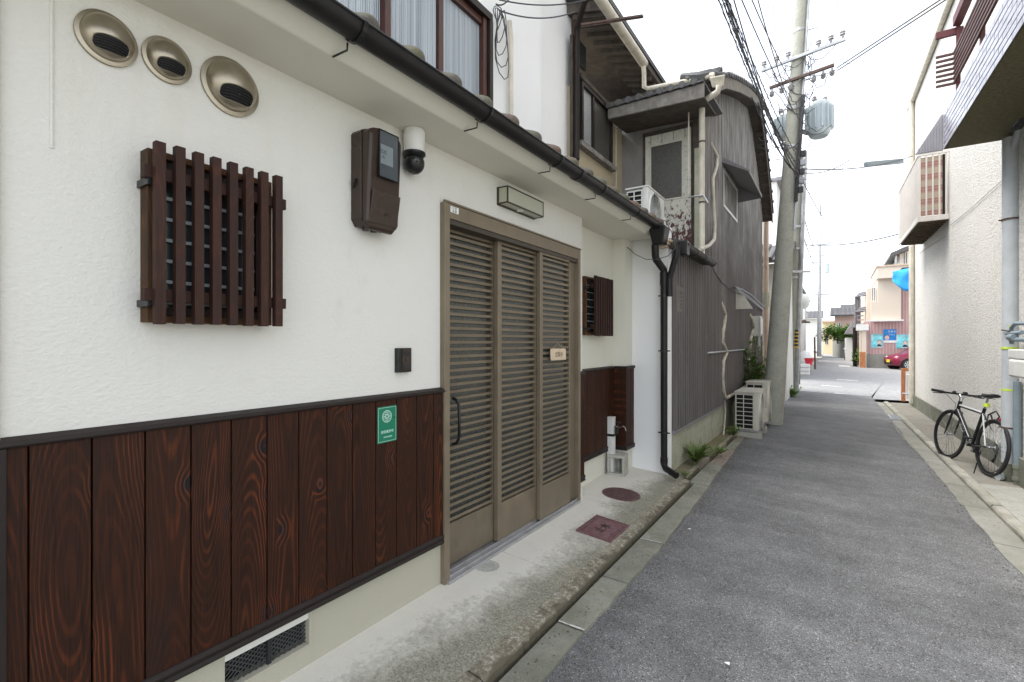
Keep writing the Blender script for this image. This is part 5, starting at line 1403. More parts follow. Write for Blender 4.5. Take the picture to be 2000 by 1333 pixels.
tr = (-0.2511,10.6196,5.1478)
transformer('larger blue grey pole transformer on the street side of the leaning pole', tr, .185, .68)
tl = (-0.8028,10.6148,5.2343)
transformer('pale transformer half hidden on the left of the leaning pole', tl, .15, .50)
for p_, q_b in ((pole_at(tr[2]+.12), Vector(tr)+Vector((-.17,0,.10))), (pole_at(tr[2]+.5), Vector(tr)+Vector((-.17,0,.48))), (pole_at(tl[2]+.1), Vector(tl)+Vector((.14,0,.10)))): link('transformer_bracket', MB().bar(p_, q_b, .04, .06), M['steel'], P1)
# messy hardware round the pole head
m = MB(); rr_ = random.Random(3)
for k in range(34):
    z = rr_.choice([5.0,5.3,5.7,6.1,6.4]) + rr_.uniform(-.1,.2); p = pole_at(z) + Vector((rr_.uniform(.1,.22)*rr_.choice([-1,1]), -.14, 0))
    q = p + Vector((rr_.uniform(-.45,.5), rr_.uniform(-.1,.1), rr_.uniform(-.25,.35)))
    dr_w = rr_.uniform(.06,.22); pts = [p.lerp(q, i/10) - Vector((0,0,dr_w*4*(i/10)*(1-i/10))) + Vector((.02*math.sin(i*1.3+k),0,0)) for i in range(11)]
    m.tube(pts, .0065, 5)
link('jumper_wires', m, M['cable'], P1)
# big bundle following the pole down at mid height
m = MB()
for k in range(9):
    pts = []
    for s_ in range(16):
        z = 3.9 + 1.9*s_/15; an = s_*.9 + k; p = pole_at(z) + Vector((.14+.025*math.cos(an), -.12+.025*math.sin(an), 0)); pts.append(p)
    m.tube(pts, .008, 5)
link('cable_bundle', m, M['cable'], P1)
for k in range(5):
    z = 4.05 + .16*k; p = pole_at(z) + Vector((.2, -.1, 0))
    link('splice_box', MB().box(p.x-.03,p.x+.05,p.y-.05,p.y+.03,z,z+.10), M['cable_grey' if k % 2 else 'black_plastic'], P1, bev=.005)

WG = 'overhead wires above the lane'
rw_ = random.Random(11)
def wire(a, b, s_=.1, r=.009, mat='cable', label='black overhead wire in the bundle coming over the lane to the leaning pole', twist=0):
    pts = sag(a, b, s_, 20)
    m = MB().tube(pts, r, 6)
    if twist:
        P = [p + Vector((.012*math.cos(i*2.2), 0, .012*math.sin(i*2.2))) for i, p in enumerate(sag(a, b, s_, 60))]; m.tube(P, r*.55, 5)
    return tag(link('overhead_wire', m, M[mat]), label, 'cable', WG)
ends = ((-0.5462,10.0652,4.386),(-0.5765,10.0452,4.5315),(-0.5614,10.0552,4.4587),(-0.531,10.0753,4.3224),(-0.5917,10.0352,4.586),(-0.5614,10.0552,4.2769),(-0.5462,10.0652,4.6405))
starts = ((-0.8789,4.4528,4.4493),(-0.8739,4.5999,4.5368),(-0.875,4.743,4.6244),(-0.8787,4.8843,4.7119),(-0.9631,4.9724,4.8483),(-0.9626,5.1165,4.9873),(-0.9352,5.2784,4.9231))
for lab_, a, b in zip(['leftmost','second','third','middle','lowest hanging','highest reaching','rightmost'], starts, ends): wire(a, b, .08 + rw_.uniform(0,.16), .0055, twist=1, label=lab_ + ' strand of the thick black cable bundle coming over the lane to the pole')
for lab_, (a, b, s_) in zip(('nearest to','second from','third from','farthest from'), [((-0.9025,5.3959,5.0328), (-0.5462,10.0652,4.2769), .25), ((-0.8887,5.6447,5.1787), (-0.6299,9.8901,5.4568), .05), ((-0.8399,6.1563,5.4119), (-0.6524,9.8753,5.9511), .05), ((-0.8488,6.8695,5.8433), (-0.6299,9.8901,5.4568), .1)]):
    wire(a, b, s_, .007, label='single black overhead wire, ' + lab_ + ' the main bundle on its right side', twist=0)
for a, b, s_ in [((-1.1154,8.6108,5.2819), (-0.5689,10.0502,4.386), .15), ((-1.0603,8.8869,5.2982), (-0.66,9.9901,4.4587), .1)]:
    wire(a, b, s_, .010, label=('left' if s_ > .12 else 'right') + ' one of two low drooping wires between gable verge and leaning pole')
for x0, y0, x1, y1 in ((1508,-10,1516,72), (1637,-10,1633,40)):
    t = link('bird_guard_wire', MB().tube(sag((-0.7569,7.8889,6.4915) if x0 == 1508 else (0.0366,8.4129,6.4915), (-0.9103,10.1843,6.6336) if x0 == 1508 else (0,10.7855,7.1039), .02), .004, 5), M['cable_grey'])
    tag(t, 'thin pale wire hanging at the top left of the pole' if x0 == 1508 else 'thin pale wire at the top right of the pole', 'cable')
# wires to the right
for a, b, s_, r, mat, lb in [
    ((-0.5122,10.3274,4.5294), (1.5273,14.9099,5.786), .12, .011, 'cable', 'thick black wire from the leaning pole to the right building, with a grey sleeve'),
    ((-0.5122,10.3274,4.455), (0.249,12.388,5.1804), .1, .009, 'cable', 'thin wire just under the sleeved one beside the leaning pole'),
    ((-0.4811,10.3479,4.2504), (0.2668,12.3997,5.1484), .1, .006, 'cable_grey', 'thin pale wire rising right from the leaning pole'),
    ((-0.7848,17.4575,4.3641), (1.3079,15.2444,4.0318), .12, .016, 'cable', 'thick dark wire crossing the lane below the others'),
    ((-0.8371,17.423,4.3014), (1.3079,15.2444,3.9565), .25, .012, 'cable_grey', 'grey wire crossing the lane just below the thick dark one'),
    ((-0.5122,10.3274,4.3434), (0.2197,16.9225,4.2826), .2, .008, 'cable', 'wire descending right from the leaning pole towards the crossing'),
    ((0.0314,10.8062,6.4268), (1.2295,8.0022,5.6995), .0, .010, 'cable', 'upper of two wires rising to the top right of the picture'),
    ((0.0314,10.8062,6.3703), (1.287,8.0402,5.6995), .0, .010, 'cable', 'lower of two wires rising to the top right of the picture'),
    ((0.0642,11.0675,6.6541), (1.9288,18.0511,9.3881), .15, .005, 'cable_grey', 'faint pale wire leading right from the crossarm'),
    ((0.0802,11.0781,6.3946), (1.9043,18.035,8.9346), .1, .005, 'cable_grey', 'second faint pale wire below the crossarm'),
    ((-0.7813,16.2614,5.6723), (1.5625,17.8093,5.9356), .25, .006, 'cable_grey', 'faint pale wire crossing at mid height'),
    ((-0.7813,16.2614,5.3066), (1.7858,20.3535,6.0339), .5, .006, 'cable_grey', 'faint sagging pale wire below the mid height one'),
    ((-1.3289,13.503,5.3735), (-0.5587,10.2966,4.3992), .0, .006, 'cable_grey', 'short pale wire left of the leaning pole'),
    ((-0.7848,35.4333,9.7873), (-0.9417,47.3135,9.4529), .0, .03, 'cable_grey', 'far wire dropping to the distant pole'),
    ((-0.8301,16.2292,5.3066), (-1.2556,53.0981,9.7559), .6, .02, 'cable_grey', 'distant wire following the lane to the far pole'),
    ((-0.8789,16.1969,4.8677), (-1.2556,53.0981,8.3452), .6, .02, 'cable_grey', 'lower distant wire following the lane to the far pole')]:
    wire(a, b, s_, r, mat, lb)
sl = sag((-0.5122,10.3274,4.5294), (1.5273,14.9099,5.786), .12, 20)
tag(link('cable_sleeve', MB().bar((0.531,12.9337,5.1822), (1.2922,14.515,5.591), .07, .11), M['gas_pipe'], bev=.01), 'blue grey sleeve box hanging on the wire left of the balcony', 'cable sleeve')

# second pole and what stands around it
p2 = (-1.1664,16.8454,-0.15)
P2 = thing('slim_utility_pole', 'slimmer second utility pole with yellow and black guard past the crossing', 'utility pole', p2)
pt2 = (-0.8301,15.7498,6.6157)
link('shaft', MB().tube([p2, pt2], [.20,.12], 18), M['pole'], P2, smooth=True)
link('pale_conduit', MB().tube([(p2[0]+.20,p2[1]-.1,p2[2]),(pt2[0]+.14,pt2[1]-.1,pt2[2])], .06, 10), M['steel'], P2, smooth=True)
gq = (-0.9332,16.0412,1.2117); gq2 = (-0.9211,16.0492,1.7201)
link('warning_guard', MB().tube([gq, gq2], .05, 10), M['warn'], P2, smooth=True)
for k in range(5):
    f_ = (k+.5)/5; q = Vector(gq).lerp(Vector(gq2), f_); link('guard_stripe', MB().tube([q, q+Vector((0,0,.06))], .053, 10), M['black_plastic'], P2)
for zz in (3.2, 4.0, 4.6):
    f_ = (zz-p2[2])/(pt2[2]-p2[2]); q = Vector(p2).lerp(Vector(pt2), f_); link('steel_band', MB().tube([q, q+Vector((0,0,.06))], .18, 14), M['steel'], P2)
q = Vector(p2).lerp(Vector(pt2), .6); link('crossarm', MB().bar((-1.0108,15.8702,3.3615), (-0.6016,16.1404,3.3615), .05, .06), M['steel'], P2)
# ================================================================ RIGHT-HAND BUILDING
WC = 1.9
B = thing('pebble_dash_building', 'pebble dashed apartment building with tiled balcony along the right side', 'building', rw((2.5, 10, -.18)))
def rl(name, mb, mat, parent=B, **k): return link(name, mb.xf(rw), M[mat], parent, **k)
rl('wall', MB().box(WC,5,7.78,15.7,-.3,11), 'pebble')
rl('wall', MB().box(1.852,5,3.0,7.779,-.3,11), 'pebble')
rl('plinth', MB().box(1.865,WC-.001,7.80,15.72,-.3,.105), 'plinth', bev=.006)
rl('plinth', MB().box(1.812,1.851,3,7.70,-.3,.13), 'plinth', bev=.006)
rl('far_gable', MB().box(WC+.01,5,15.702,15.75,-.3,10.9), 'plaster_white2')
# tiled balcony
TC = 1.25; tz0, tz1 = 3.722, 4.157
rl('balcony_slab', MB().box(TC+.012,1.845,2.5,7.80,tz0+.003,tz0+.12), 'soffit_brown')
rl('balcony_soffit_end', MB().box(1.8455,WC-.001,7.0,7.80,tz0+.003,tz0+.12) if False else MB().box(TC+.012,WC-.001,7.801,7.846,tz0+.003,tz1-.01), 'soffit_brown')
rl('balcony_parapet', MB().box(TC+.010,TC+.12,2.5,7.80,tz0+.121,tz1-.004), 'grout')
rl('tile_bed', MB().box(TC+.006,TC+.0095,2.5,7.846,tz0+.001,tz1-.004), 'grout')
rows = 7; th = (tz1-tz0)/rows; tw = .232
s0 = None
for r_ in range(rows):
    y = 7.846 - (tw/2 if r_ % 2 else 0)
    k = 0
    if r_ % 2:
        rl('facing_tile', MB().box(TC-.001,TC+.006,7.846-tw/2+.005,7.846,tz0+th*r_+.006,tz0+th*(r_+1)-.006), 'white_tile')
    while y > 4.2:
        rl('facing_tile', MB().box(TC+random.uniform(-.0015,.001),TC+.006,y-tw+.008,y-.004,tz0+th*r_+.006,tz0+th*(r_+1)-.006), 'white_tile'); y -= tw
# balustrade slats above
LC = 1.32; ly = 7.6878
zs0, zs1 = 4.424, 4.775
for i in range(7):
    zz = zs0 + (zs1-zs0)*i/6
    rl('balustrade_slat', MB().box(LC-.012,LC+.012,3.5,ly,zz,zz+.03), 'maroon_dark', bev=.002)
    rl('balustrade_return', MB().box(1.155,LC-.013,ly-.03,ly,zz,zz+.022), 'maroon_dark')
rl('balustrade_post', MB().box(LC+.013,LC+.05,ly-.06,ly-.02,tz1-.02,5.0776+.1), 'maroon')
for yy in (6.6, 5.5): rl('balustrade_post', MB().box(LC+.013,LC+.05,yy,yy+.04,tz1-.02,zs1+.05), 'maroon')
hz = 5.0251
rl('upper_beam', MB().box(1.15,1.40,ly-.05,ly-.01,hz-.03,hz+.05).box(1.30,1.38,3.5,ly-.051,hz+.06,hz+.17), 'maroon', bev=.004)
rl('corrugated_awning', MB().prism([(1.252,tz0),(1.252,tz1),(1.235,tz1),(.985+.0,tz0+.0)], 'y', 7.85, 7.875), 'awning')
for i in range(9):
    xx = 1.01 + .027*i; rl('awning_rib', MB().box(xx,xx+.010,7.842,7.8495,tz0+.004,tz0+.02+(xx-.985)*(tz1-tz0)/.27), 'awning')
# long belt gutter and far corner pipe
rl('belt_gutter', MB().tube([(WC-.05,15.7,7.2099),(WC-.05,3,7.2099)], .05, 10), 'cream_pipe', smooth=True)
rl('corner_pipe', MB().tube([(WC-.06,15.2,-.1),(WC-.06,15.2,7.3)], .055, 10), 'cream_pipe', smooth=True)
# checked blanket balcony
y0, y1 = 11.42, 13.95; c0, c1 = 1.48, WC; z0, z1 = 3.5697, 4.7675
T2 = thing('metal_balcony', 'off white metal balcony with a checked blanket hung inside its near end', 'balcony', rw((1.7,y0,z0)))
rl('floor', MB().box(c0,c1-.002,y0,y1,z0,z0+.03), 'balc_floor', T2)
for i in range(14):
    yy = y0 + .05 + (y1-y0-.1)*i/13; rl('floor_joist', MB().box(c0+.02,c1-.01,yy,yy+.03,z0-.035,z0-.001), 'balc_floor', T2)
rl('rim', MB().box(c0-.02,c0,y0-.02,y1+.02,z0-.02,z0+.07).box(c0,c1-.003,y0-.02,y0-.001,z0-.02,z0+.07).box(c0-.02,c0+.01,y0-.02,y1+.02,z1-.04,z1).box(c0+.011,c1-.003,y0-.02,y0+.01,z1-.04,z1), 'balc', T2, bev=.003)
for i in range(31):
    yy = y0 + (y1-y0)*i/30; rl('railing_bar', MB().box(c0-.012,c0+.004,yy,yy+.035,z0+.071,z1-.041), 'balc', T2)
for i in range(5):
    xx = c0 + .0 + (c1-c0-.06)*i/4; rl('railing_bar', MB().box(xx+.005,xx+.03,y0-.014,y0-.001,z0+.071,z1-.041), 'balc', T2)
rl('far_panel', MB().box(c0+.012,c1-.01,y1-.02,y1,z0+.071,z1-.1), 'balc', T2)
bl = MB(); 
rl('blanket', MB().box(c0+.03,c1-.09,y0+.012,y0+.03,z0+.09,z1-.06), 'blanket', T2, bev=.004)
rl('dark_gap', MB().box(c1-.088,c1-.05,y0+.02,y0+.04,z0+.08,z1-.05), 'black_trim', T2)
# big grey drain pipe
pc, ps = (1.8346,7.8017)
pc = 1.80; ps = 7.6721
t = thing('grey_drain_pipe', 'thick blue grey drain pipe with two yellow bands on the right building', 'drain pipe', rw((pc,ps,-.18)))
rl('pipe', MB().tube([(pc,ps,-.03),(pc,ps,3.68)], .072, 28), 'grey_pipe', t, smooth=True)
zz = 0.9429
rl('sleeve', MB().tube([(pc,ps,.02),(pc,ps,zz)], .078, 28), 'grey_pipe', t, smooth=True)
rl('foot_sleeve', MB().tube([(pc,ps,-.18),(pc,ps,.019)], .074, 24), 'plinth', t, smooth=True)
rl('outlet', MB().tube([(pc-.02,ps,-.13),(pc-.085,ps-.03,-.135)], .042, 16), 'plinth', t, smooth=True)
rl('outlet_ring', MB().tube([(pc-.085,ps-.03,-.135),(pc-.12,ps-.045,-.137)], .047, 16), 'grey_pipe', t, smooth=True)
for py, nm in ((430,'rusty'),(838,'rusty')):
    q = 2.7556 if py == 430 else 0.4077
    rl('clamp', MB().tube([(pc,ps,q),(pc,ps,q+.02)], .080, 20).tube([(pc-.10,ps,q+.01),(pc+.09,ps,q+.01)], .008, 6), nm, t)
for py in (0, 1):
    q = 0.8336 if py else 1.3034
    rl('yellow_band', MB().tube([(pc,ps,q),(pc,ps,q+.022)], .0795, 20), 'yellow_tape', t, smooth=True)
q = 3.7914
rl('top_elbow', MB().tube([(pc+.06,ps-.25,q+.12),(pc+.05,ps-.12,q-.02),(pc+.005,ps-.04,q-.26),(pc,ps,q-.36)], .035, 12), 'grey_pipe', t, smooth=True)
rl('top_hopper', MB().hexa([(pc-.02,ps-.45,q+.0),(WC-.02,ps-.45,q+.0),(WC-.02,ps-.15,q+.0),(pc-.02,ps-.15,q+.0),(pc-.06,ps-.5,3.72),(WC-.02,ps-.5,3.72),(WC-.02,ps-.1,3.72),(pc-.06,ps-.1,3.72)]), 'black_plastic', t, bev=.02)
t = thing('side_drain_pipe', 'slim blue grey pipe standing just right of the thick drain pipe', 'pipe', rw((1.80,ps-.17,-.18)))
sc_, ss_ = 1.81, 7.4911
rl('pipe', MB().tube([(sc_,ss_,.03),(sc_,ss_,.95)], .034, 16), 'gas_pipe', t, smooth=True)
rl('foot', MB().tube([(sc_,ss_,-.18),(sc_,ss_,.029)], .036, 16), 'plinth', t, smooth=True)
rl('collar', MB().tube([(sc_,ss_,-.13),(sc_,ss_,-.09)], .045, 16).tube([(sc_,ss_,.0),(sc_,ss_,.04)], .042, 16), 'plinth', t, smooth=True)
# gas meter
t = thing('gas_meter', 'white gas meter with blue grey piping at the right picture edge', 'gas meter', rw((1.76,6.7,1.1)))
gp = [(1.74,6.458,1.5563),(1.74,7.2497,1.5815),(1.74,7.3823,1.5413),(1.74,7.3993,1.4583),(1.74,7.3823,1.3638)]
rl('inlet_pipe', MB().tube(gp, .020, 12), 'gas_pipe', t, smooth=True, ang=60)
rl('valve', MB().tube([(1.74,7.5207,1.4767),(1.74,7.0609,1.4807)], .022, 12).tube([(1.74,7.3993,1.4083),(1.74,6.584,1.4054)], .024, 12).tube([(1.72,7.3651,1.4359),(1.72,7.1986,1.4346)], .034, 12), 'gas_pipe', t, smooth=True)
rl('valve_lever', MB().tube([(1.72,7.6326,1.5189),(1.72,7.3651,1.5024)], .008, 8), 'rusty', t)
rl('yellow_band', MB().tube([(1.738,7.4078,1.542),(1.738,7.4078,1.5587)], .0225, 12), 'yellow_tape', t)
a = (1.7,7.2292,1.1469); b = (1.7,6.4327,1.3292)
rl('meter_top', MB().box(1.68,1.80,b[1],a[1]+.03,1.2084,1.3077), 'white_metal', t, bev=.012)
rl('meter_body', MB().box(1.67,1.81,b[1]+.02,a[1]-.03,1.0204,1.2032), 'white_metal', t, bev=.02)
# wall wire
tag(link('wall_wire', MB().tube([(1.885,11.2513,3.4025),(1.885,9.6082,3.3779),(1.885,8.2644,3.3846)], .004, 5).xf(rw), M['cable_grey']), 'thin wire slanting across the pebble dash wall beside the drain pipe', 'cable')
tag(link('wall_wire', MB().tube([(1.885,14.481,3.4162),(1.885,12.9357,3.3564),(1.885,11.7124,3.2998)], .005, 5).xf(rw), M['cable_grey']), 'thin wire on the pebble dash wall under the metal balcony', 'cable')
# orange gate stand
og = (1.5227,16.6227,-0.18)
t = thing('orange_stand', 'orange brown steel frame with a white box at the far corner of the right building', 'stand', og)
ox, oy = og[0], og[1]
link('post', MB().box(ox-.06,ox+.03,oy,oy+.08,-.2,.60), M['orange'], t, bev=.006)
link('rail', MB().box(ox-.06,ox+.45,oy,oy+.08,.601,.68), M['orange'], t, bev=.006)
link('post', MB().box(ox+.36,ox+.45,oy,oy+.08,-.2,.60), M['orange'], t, bev=.006)
link('white_box', MB().box(ox+.06,ox+.35,oy+.02,oy+.2,-.12,.52), M['white_metal'], t, bev=.02)
link('curved_pipe', MB().tube([(ox-.05,oy-.12,.02),(ox+.06,oy-.14,.01),(ox+.16,oy-.12,.08),(ox+.20,oy-.05,.16)], .025, 8), M['steel'], t, smooth=True)

# ================================================================ BICYCLE
rh = Vector((1.4813,7.833,0.1547)); fh = Vector((1.2641,8.7681,0.1063))
gz_r = -.18; WR = .335
rh.z = gz_r + WR; fh.z = -.20 + WR
fw_ = (fh - rh); fw_.z = 0; wb = fw_.length; fw_.normalize()
lean = math.radians(7); side = Vector((fw_.y, -fw_.x, 0))     # to the wall (right)
upv = (Vector((0,0,1))*math.cos(lean) + side*math.sin(lean)).normalized(); sdv = fw_.cross(upv).normalized()
base0 = Vector((rh.x, rh.y, gz_r))
def bp(u, w, v=0.0):   # u forward from the rear hub, w height, v to the right
    return base0 + Vector((0,0,0)) + fw_*u*1.0 + upv*w + sdv*v + Vector((0,0,-.02*u))
BK = thing('bicycle', 'black and white flat bar bicycle parked against the pebble dash wall', 'bicycle', base0)
bb = (.43, .29); rhu = (0, WR); fhu = (1.02, WR); ht = (.86, .80); hb_ = (.895, .66); stt = (.27, .77)
def wheel(u, steer=0, kind=0):
    c = bp(u, WR); ax = sdv.copy(); 
    if steer:
        ax = (Matrix.Rotation(steer, 3, upv) @ sdv)
    w = link('wheel', MB().lathe([(WR-.018,-.016),(WR-.005,-.014),(WR,0),(WR-.005,.014),(WR-.018,.016),(WR-.03,.010),(WR-.03,-.010),(WR-.018,-.016)], c, ax, 48), M['rubber'], BK, smooth=True)
    link('rim', MB().lathe([(WR-.031,-.009),(WR-.031,.009),(WR-.052,.006),(WR-.052,-.006),(WR-.031,-.009)], c, ax, 48), M['black_plastic'], w, smooth=True)
    m = MB(); e1 = ax.cross(Vector((0,0,1))).normalized(); e2 = ax.cross(e1)
    for k in range(28):
        an = 2*PI*k/28; an2 = an + (.5 if k % 2 else -.5); s_ = .022 if k % 4 < 2 else -.022
        m.tube([c + ax*s_ + (e1*math.cos(an2)+e2*math.sin(an2))*.022, c + (e1*math.cos(an)+e2*math.sin(an))*(WR-.05)], .0016, 4, False)
    link('spokes', m, M['chrome'], w, norm=False)
    link('hub', MB().lathe([(.008,-.055),(.008,-.03),(.024,-.028),(.014,-.018),(.014,.018),(.024,.028),(.008,.03),(.008,.055)], c, ax, 16), M['chrome'], w, smooth=True)
    return w
wheel(0); wheel(1.02, steer=.10)
def bt(name, pts, r, mat, n=12, **k): return link(name, MB().tube([bp(*p) for p in pts], r, n), M[mat], BK, smooth=True, ang=60, **k)
bt('down_tube', [(hb_[0],hb_[1]+.02), (bb[0],bb[1])], .030, 'bike_black')
bt('top_tube', [(ht[0]+.01,ht[1]-.05), (stt[0]+.02,stt[1]-.06)], .014, 'bike_white')
bt('top_tube_stripe', [(ht[0]+.01,ht[1]-.062), (stt[0]+.02,stt[1]-.072)], .0125, 'bike_black')
bt('seat_tube', [(bb[0],bb[1]), (stt[0],stt[1])], .018, 'bike_black')
bt('head_tube', [(ht[0],ht[1]), (hb_[0]+.005,hb_[1])], .022, 'bike_black')
for s_ in (-1, 1):
    bt('chain_stay', [(bb[0]-.03,bb[1],.02*s_), (.02,WR-.005,.062*s_)], .009, 'bike_black')
    bt('seat_stay', [(stt[0],stt[1]-.07,.012*s_), (.005,WR+.01,.062*s_)], .008, 'bike_white')
    bt('fork_blade', [(hb_[0]+.005,hb_[1]-.02,.05*s_), (.95,.50,.052*s_), (1.02,WR,.052*s_)], [.014,.013,.008], 'bike_black')
bt('fork_crown', [(hb_[0]+.005,hb_[1]-.015,-.055), (hb_[0]+.005,hb_[1]-.015,.055)], .018, 'bike_black')
bt('seat_post', [(stt[0],stt[1]), (.235,.895)], .013, 'chrome')
sd_ = []
prof_s = [(-.14,.045),(-.10,.072),(-.04,.066),(.03,.036),(.10,.02),(.14,.014)]
m = MB()
for (u, hw) in prof_s:
    for k in range(10):
        an = 2*PI*k/10; m.v.append(bp(.225+u, .925 + .022*math.sin(an) + (.01 if u < -.08 else 0), hw*math.cos(an)))
for i in range(len(prof_s)-1):
    for k in range(10): m.f.append((i*10+k, i*10+(k+1) % 10, (i+1)*10+(k+1) % 10, (i+1)*10+k))
m.f += [tuple(range(10)), tuple(50+k for k in range(10))]
link('saddle', m, M['rubber'], BK, smooth=True, ang=70)
bt('saddle_rail', [(.13,.895,.02), (.33,.90,.02)], .004, 'chrome'); bt('saddle_rail', [(.13,.895,-.02), (.33,.90,-.02)], .004, 'chrome')
st_ = .10
def hbp(v, w, du=0): # handlebar turned slightly
    return bp(.905 + du - v*math.sin(st_), w, v*math.cos(st_))
link('stem', MB().tube([bp(ht[0],ht[1]+.06), bp(ht[0]-.005,ht[1]+.0)], .019, 12).tube([bp(ht[0]-.002,ht[1]+.05), hbp(0,.885)], .017, 12), M['chrome'], BK, smooth=True)
link('handlebar', MB().tube([hbp(-.29,.905,-.03), hbp(-.12,.892), hbp(.12,.892), hbp(.29,.905,-.03)], .0125, 12), M['black_plastic'], BK, smooth=True)
for s_ in (-1, 1):
    link('grip', MB().tube([hbp(.31*s_,.906,-.034), hbp(.18*s_,.897,-.012)], .018, 12), M['rubber'], BK, smooth=True)
    link('brake_lever', MB().tube([hbp(.155*s_,.885,.02), hbp(.17*s_,.875,.055), hbp(.27*s_,.872,.04)], .006, 8).tube([hbp(.15*s_,.895), hbp(.15*s_,.885,.03)], .013, 8), M['black_plastic'], BK, smooth=True)
    link('brake_cable', MB().tube([hbp(.15*s_,.885,.03), hbp(.09*s_,.86,.10), bp(.93,.76,.02*s_), bp(.90,.66,.03*s_)], .003, 6), M['black_plastic'], BK, smooth=True)
link('bell', MB().lathe([(.022,0),(.022,.012),(.012,.024),(.0005,.026)], hbp(-.06,.905), upv, 14), M['black_plastic'], BK, smooth=True)
link('light_clamp', MB().lathe([(.0005,-.05),(.017,-.05),(.02,0),(.0005,.0)], hbp(.06,.915,.04), fw_, 14), M['black_plastic'], BK, smooth=True)
ch = MB().lathe([(.088,-.002),(.092,0),(.088,.002),(.07,.002),(.07,-.002),(.088,-.002)], bp(bb[0],bb[1],.045), sdv, 36)
for k in range(5):
    an = 2*PI*k/5; c_ = bp(bb[0],bb[1],.045); d_ = (fw_*math.cos(an)+upv*math.sin(an)); ch.bar(c_, c_ + d_*.075, .014, .005, sdv)
link('chainring', ch, M['black_plastic'], BK)
for s_, an in ((1, -.6), (-1, PI-.6)):
    c_ = bp(bb[0],bb[1],.06*s_); d_ = (fw_*math.cos(an)+upv*math.sin(an))*.17
    ck = link('crank', MB().bar(c_, c_+d_, .022, .012, sdv), M['chrome'], BK, bev=.003)
    e = c_ + d_ + sdv*.05*s_; link('pedal', MB().box(-.045,.045,-.04,.04,-.009,.009).xf(lambda p: tuple(e + fw_*p[0] + sdv*p[1] + upv*p[2])), M['black_plastic'], ck, bev=.003)
link('bottom_bracket', MB().tube([bp(bb[0],bb[1],-.05), bp(bb[0],bb[1],.05)], .022, 14), M['black_plastic'], BK, smooth=True)
cs = MB()
for k in range(6): cs.lathe([(.055-.006*k,.03+.004*k),(.055-.006*k,.032+.004*k),(.02,.032+.004*k)], bp(0,WR), sdv, 20)
link('cassette', cs, M['louver_dark'], BK)
bt('chain', [(bb[0],bb[1]+.088,.045), (0,WR+.04,.04), (-.04,WR+.02,.04), (-.03,WR-.04,.04), (.03,WR-.13,.04), (.06,WR-.16,.04), (bb[0]-.02,bb[1]-.088,.045)], .004, 'louver_dark', 6)
bt('rear_derailleur', [(.01,WR-.02,.05), (.02,WR-.08,.055), (.03,WR-.14,.05), (.055,WR-.17,.05)], .012, 'black_plastic')
link('reflector', MB().lathe([(.0005,0),(.036,.002),(.036,.012),(.0005,.014)], bp(-.005,.66,-.01)-fw_*.03+sdv*.04, -fw_, 20), M['reflector'], BK)
bt('reflector_arm', [(-.02,.655,.03),(.02,.66,.03),(.06,.63,.015)], .004, 'black_plastic')
bt('lock', [(.10,.62,.03),(.06,.70,.05),(.10,.76,.03),(.18,.70,.0),(.12,.62,-.03),(.10,.62,.03)], .009, 'black_plastic', 8)
link('yellow_tail_light', MB().tube([bp(.24,.79,0), bp(.245,.83,0)], .030, 14), M['yellow_tape'], BK, smooth=True)
bt('brake_caliper', [(.20,.70,-.035),(.17,.68,-.03),(.15,.64,-.03)], .009, 'black_plastic'); bt('brake_caliper', [(.20,.70,.035),(.17,.68,.03),(.15,.64,.03)], .009, 'black_plastic')
dd = (bp(*hb_) - bp(*bb)).normalized()
link('frame_lettering', text_mb('RITA', .075, bp(.66,.475,-.027) , -dd, dd.cross(sdv) if False else (dd.cross(sdv)), .0012), M['bike_white'], BK)
bt('kick_stand', [(.06,WR-.06,-.07), (.0,.0,-.13)], .006, 'black_plastic', 8)

# ================================================================ PLANTS
def leaf(m, p, d, l, w, up=Vector((0,0,1))):
    d = Vector(d).normalized(); s = d.cross(up)
    if s.length < .1: s = Vector((1,0,0))
    s.normalize(); p = Vector(p)
    o = len(m.v); m.v += [tuple(p), tuple(p+d*l*.5+s*w*.5+up*.0), tuple(p+d*l), tuple(p+d*l*.5-s*w*.5)]; m.f.append((o,o+1,o+2,o+3))
R3 = random.Random(5)
def fern(label, c, size, n, grp=None):
    t = thing('fern', label, 'fern', c, grp)
    m = MB(); st = MB()
    for k in range(n):
        an = R3.uniform(0, 2*PI); out = R3.uniform(.5, 1.0); h = R3.uniform(.6, 1.3)*size
        prev = None; pts = []
        for s_ in range(9):
            f_ = s_/8; pts.append(Vector(c) + Vector((math.cos(an)*out*size*f_*.7, math.sin(an)*out*size*f_*.7, h*(f_ - .55*f_*f_*out))))
        st.tube(pts, .0022, 4, False)
        for i in range(1, 9):
            d = pts[i]-pts[i-1]; sd = d.cross(Vector((0,0,1))); 
            if sd.length < 1e-4: continue
            sd.normalize(); L = size*.20*math.sin(PI*min(.95,(i+1)/9.5))
            for q in (0, .33, .66):
                for s2 in (1, -1): leaf(m, pts[i-1].lerp(pts[i], q), sd*s2 + d.normalized()*.4, L, L*.24)
    link('frond', m, M['leaf'], t, norm=False); link('stalk', st, M['stem'], t, norm=False)
    return t
f1 = (-1.3461,5.9631,-0.03)
fern('bright green fern growing at the mossy foundation before the kerb', (f1[0]-.02, f1[1], -.02), .32, 34)
f2 = (-1.3159,5.2823,-0.03)
fern('tiny fern sprouting beside the downpipe outlet', (f2[0], f2[1], -.03), .11, 10)
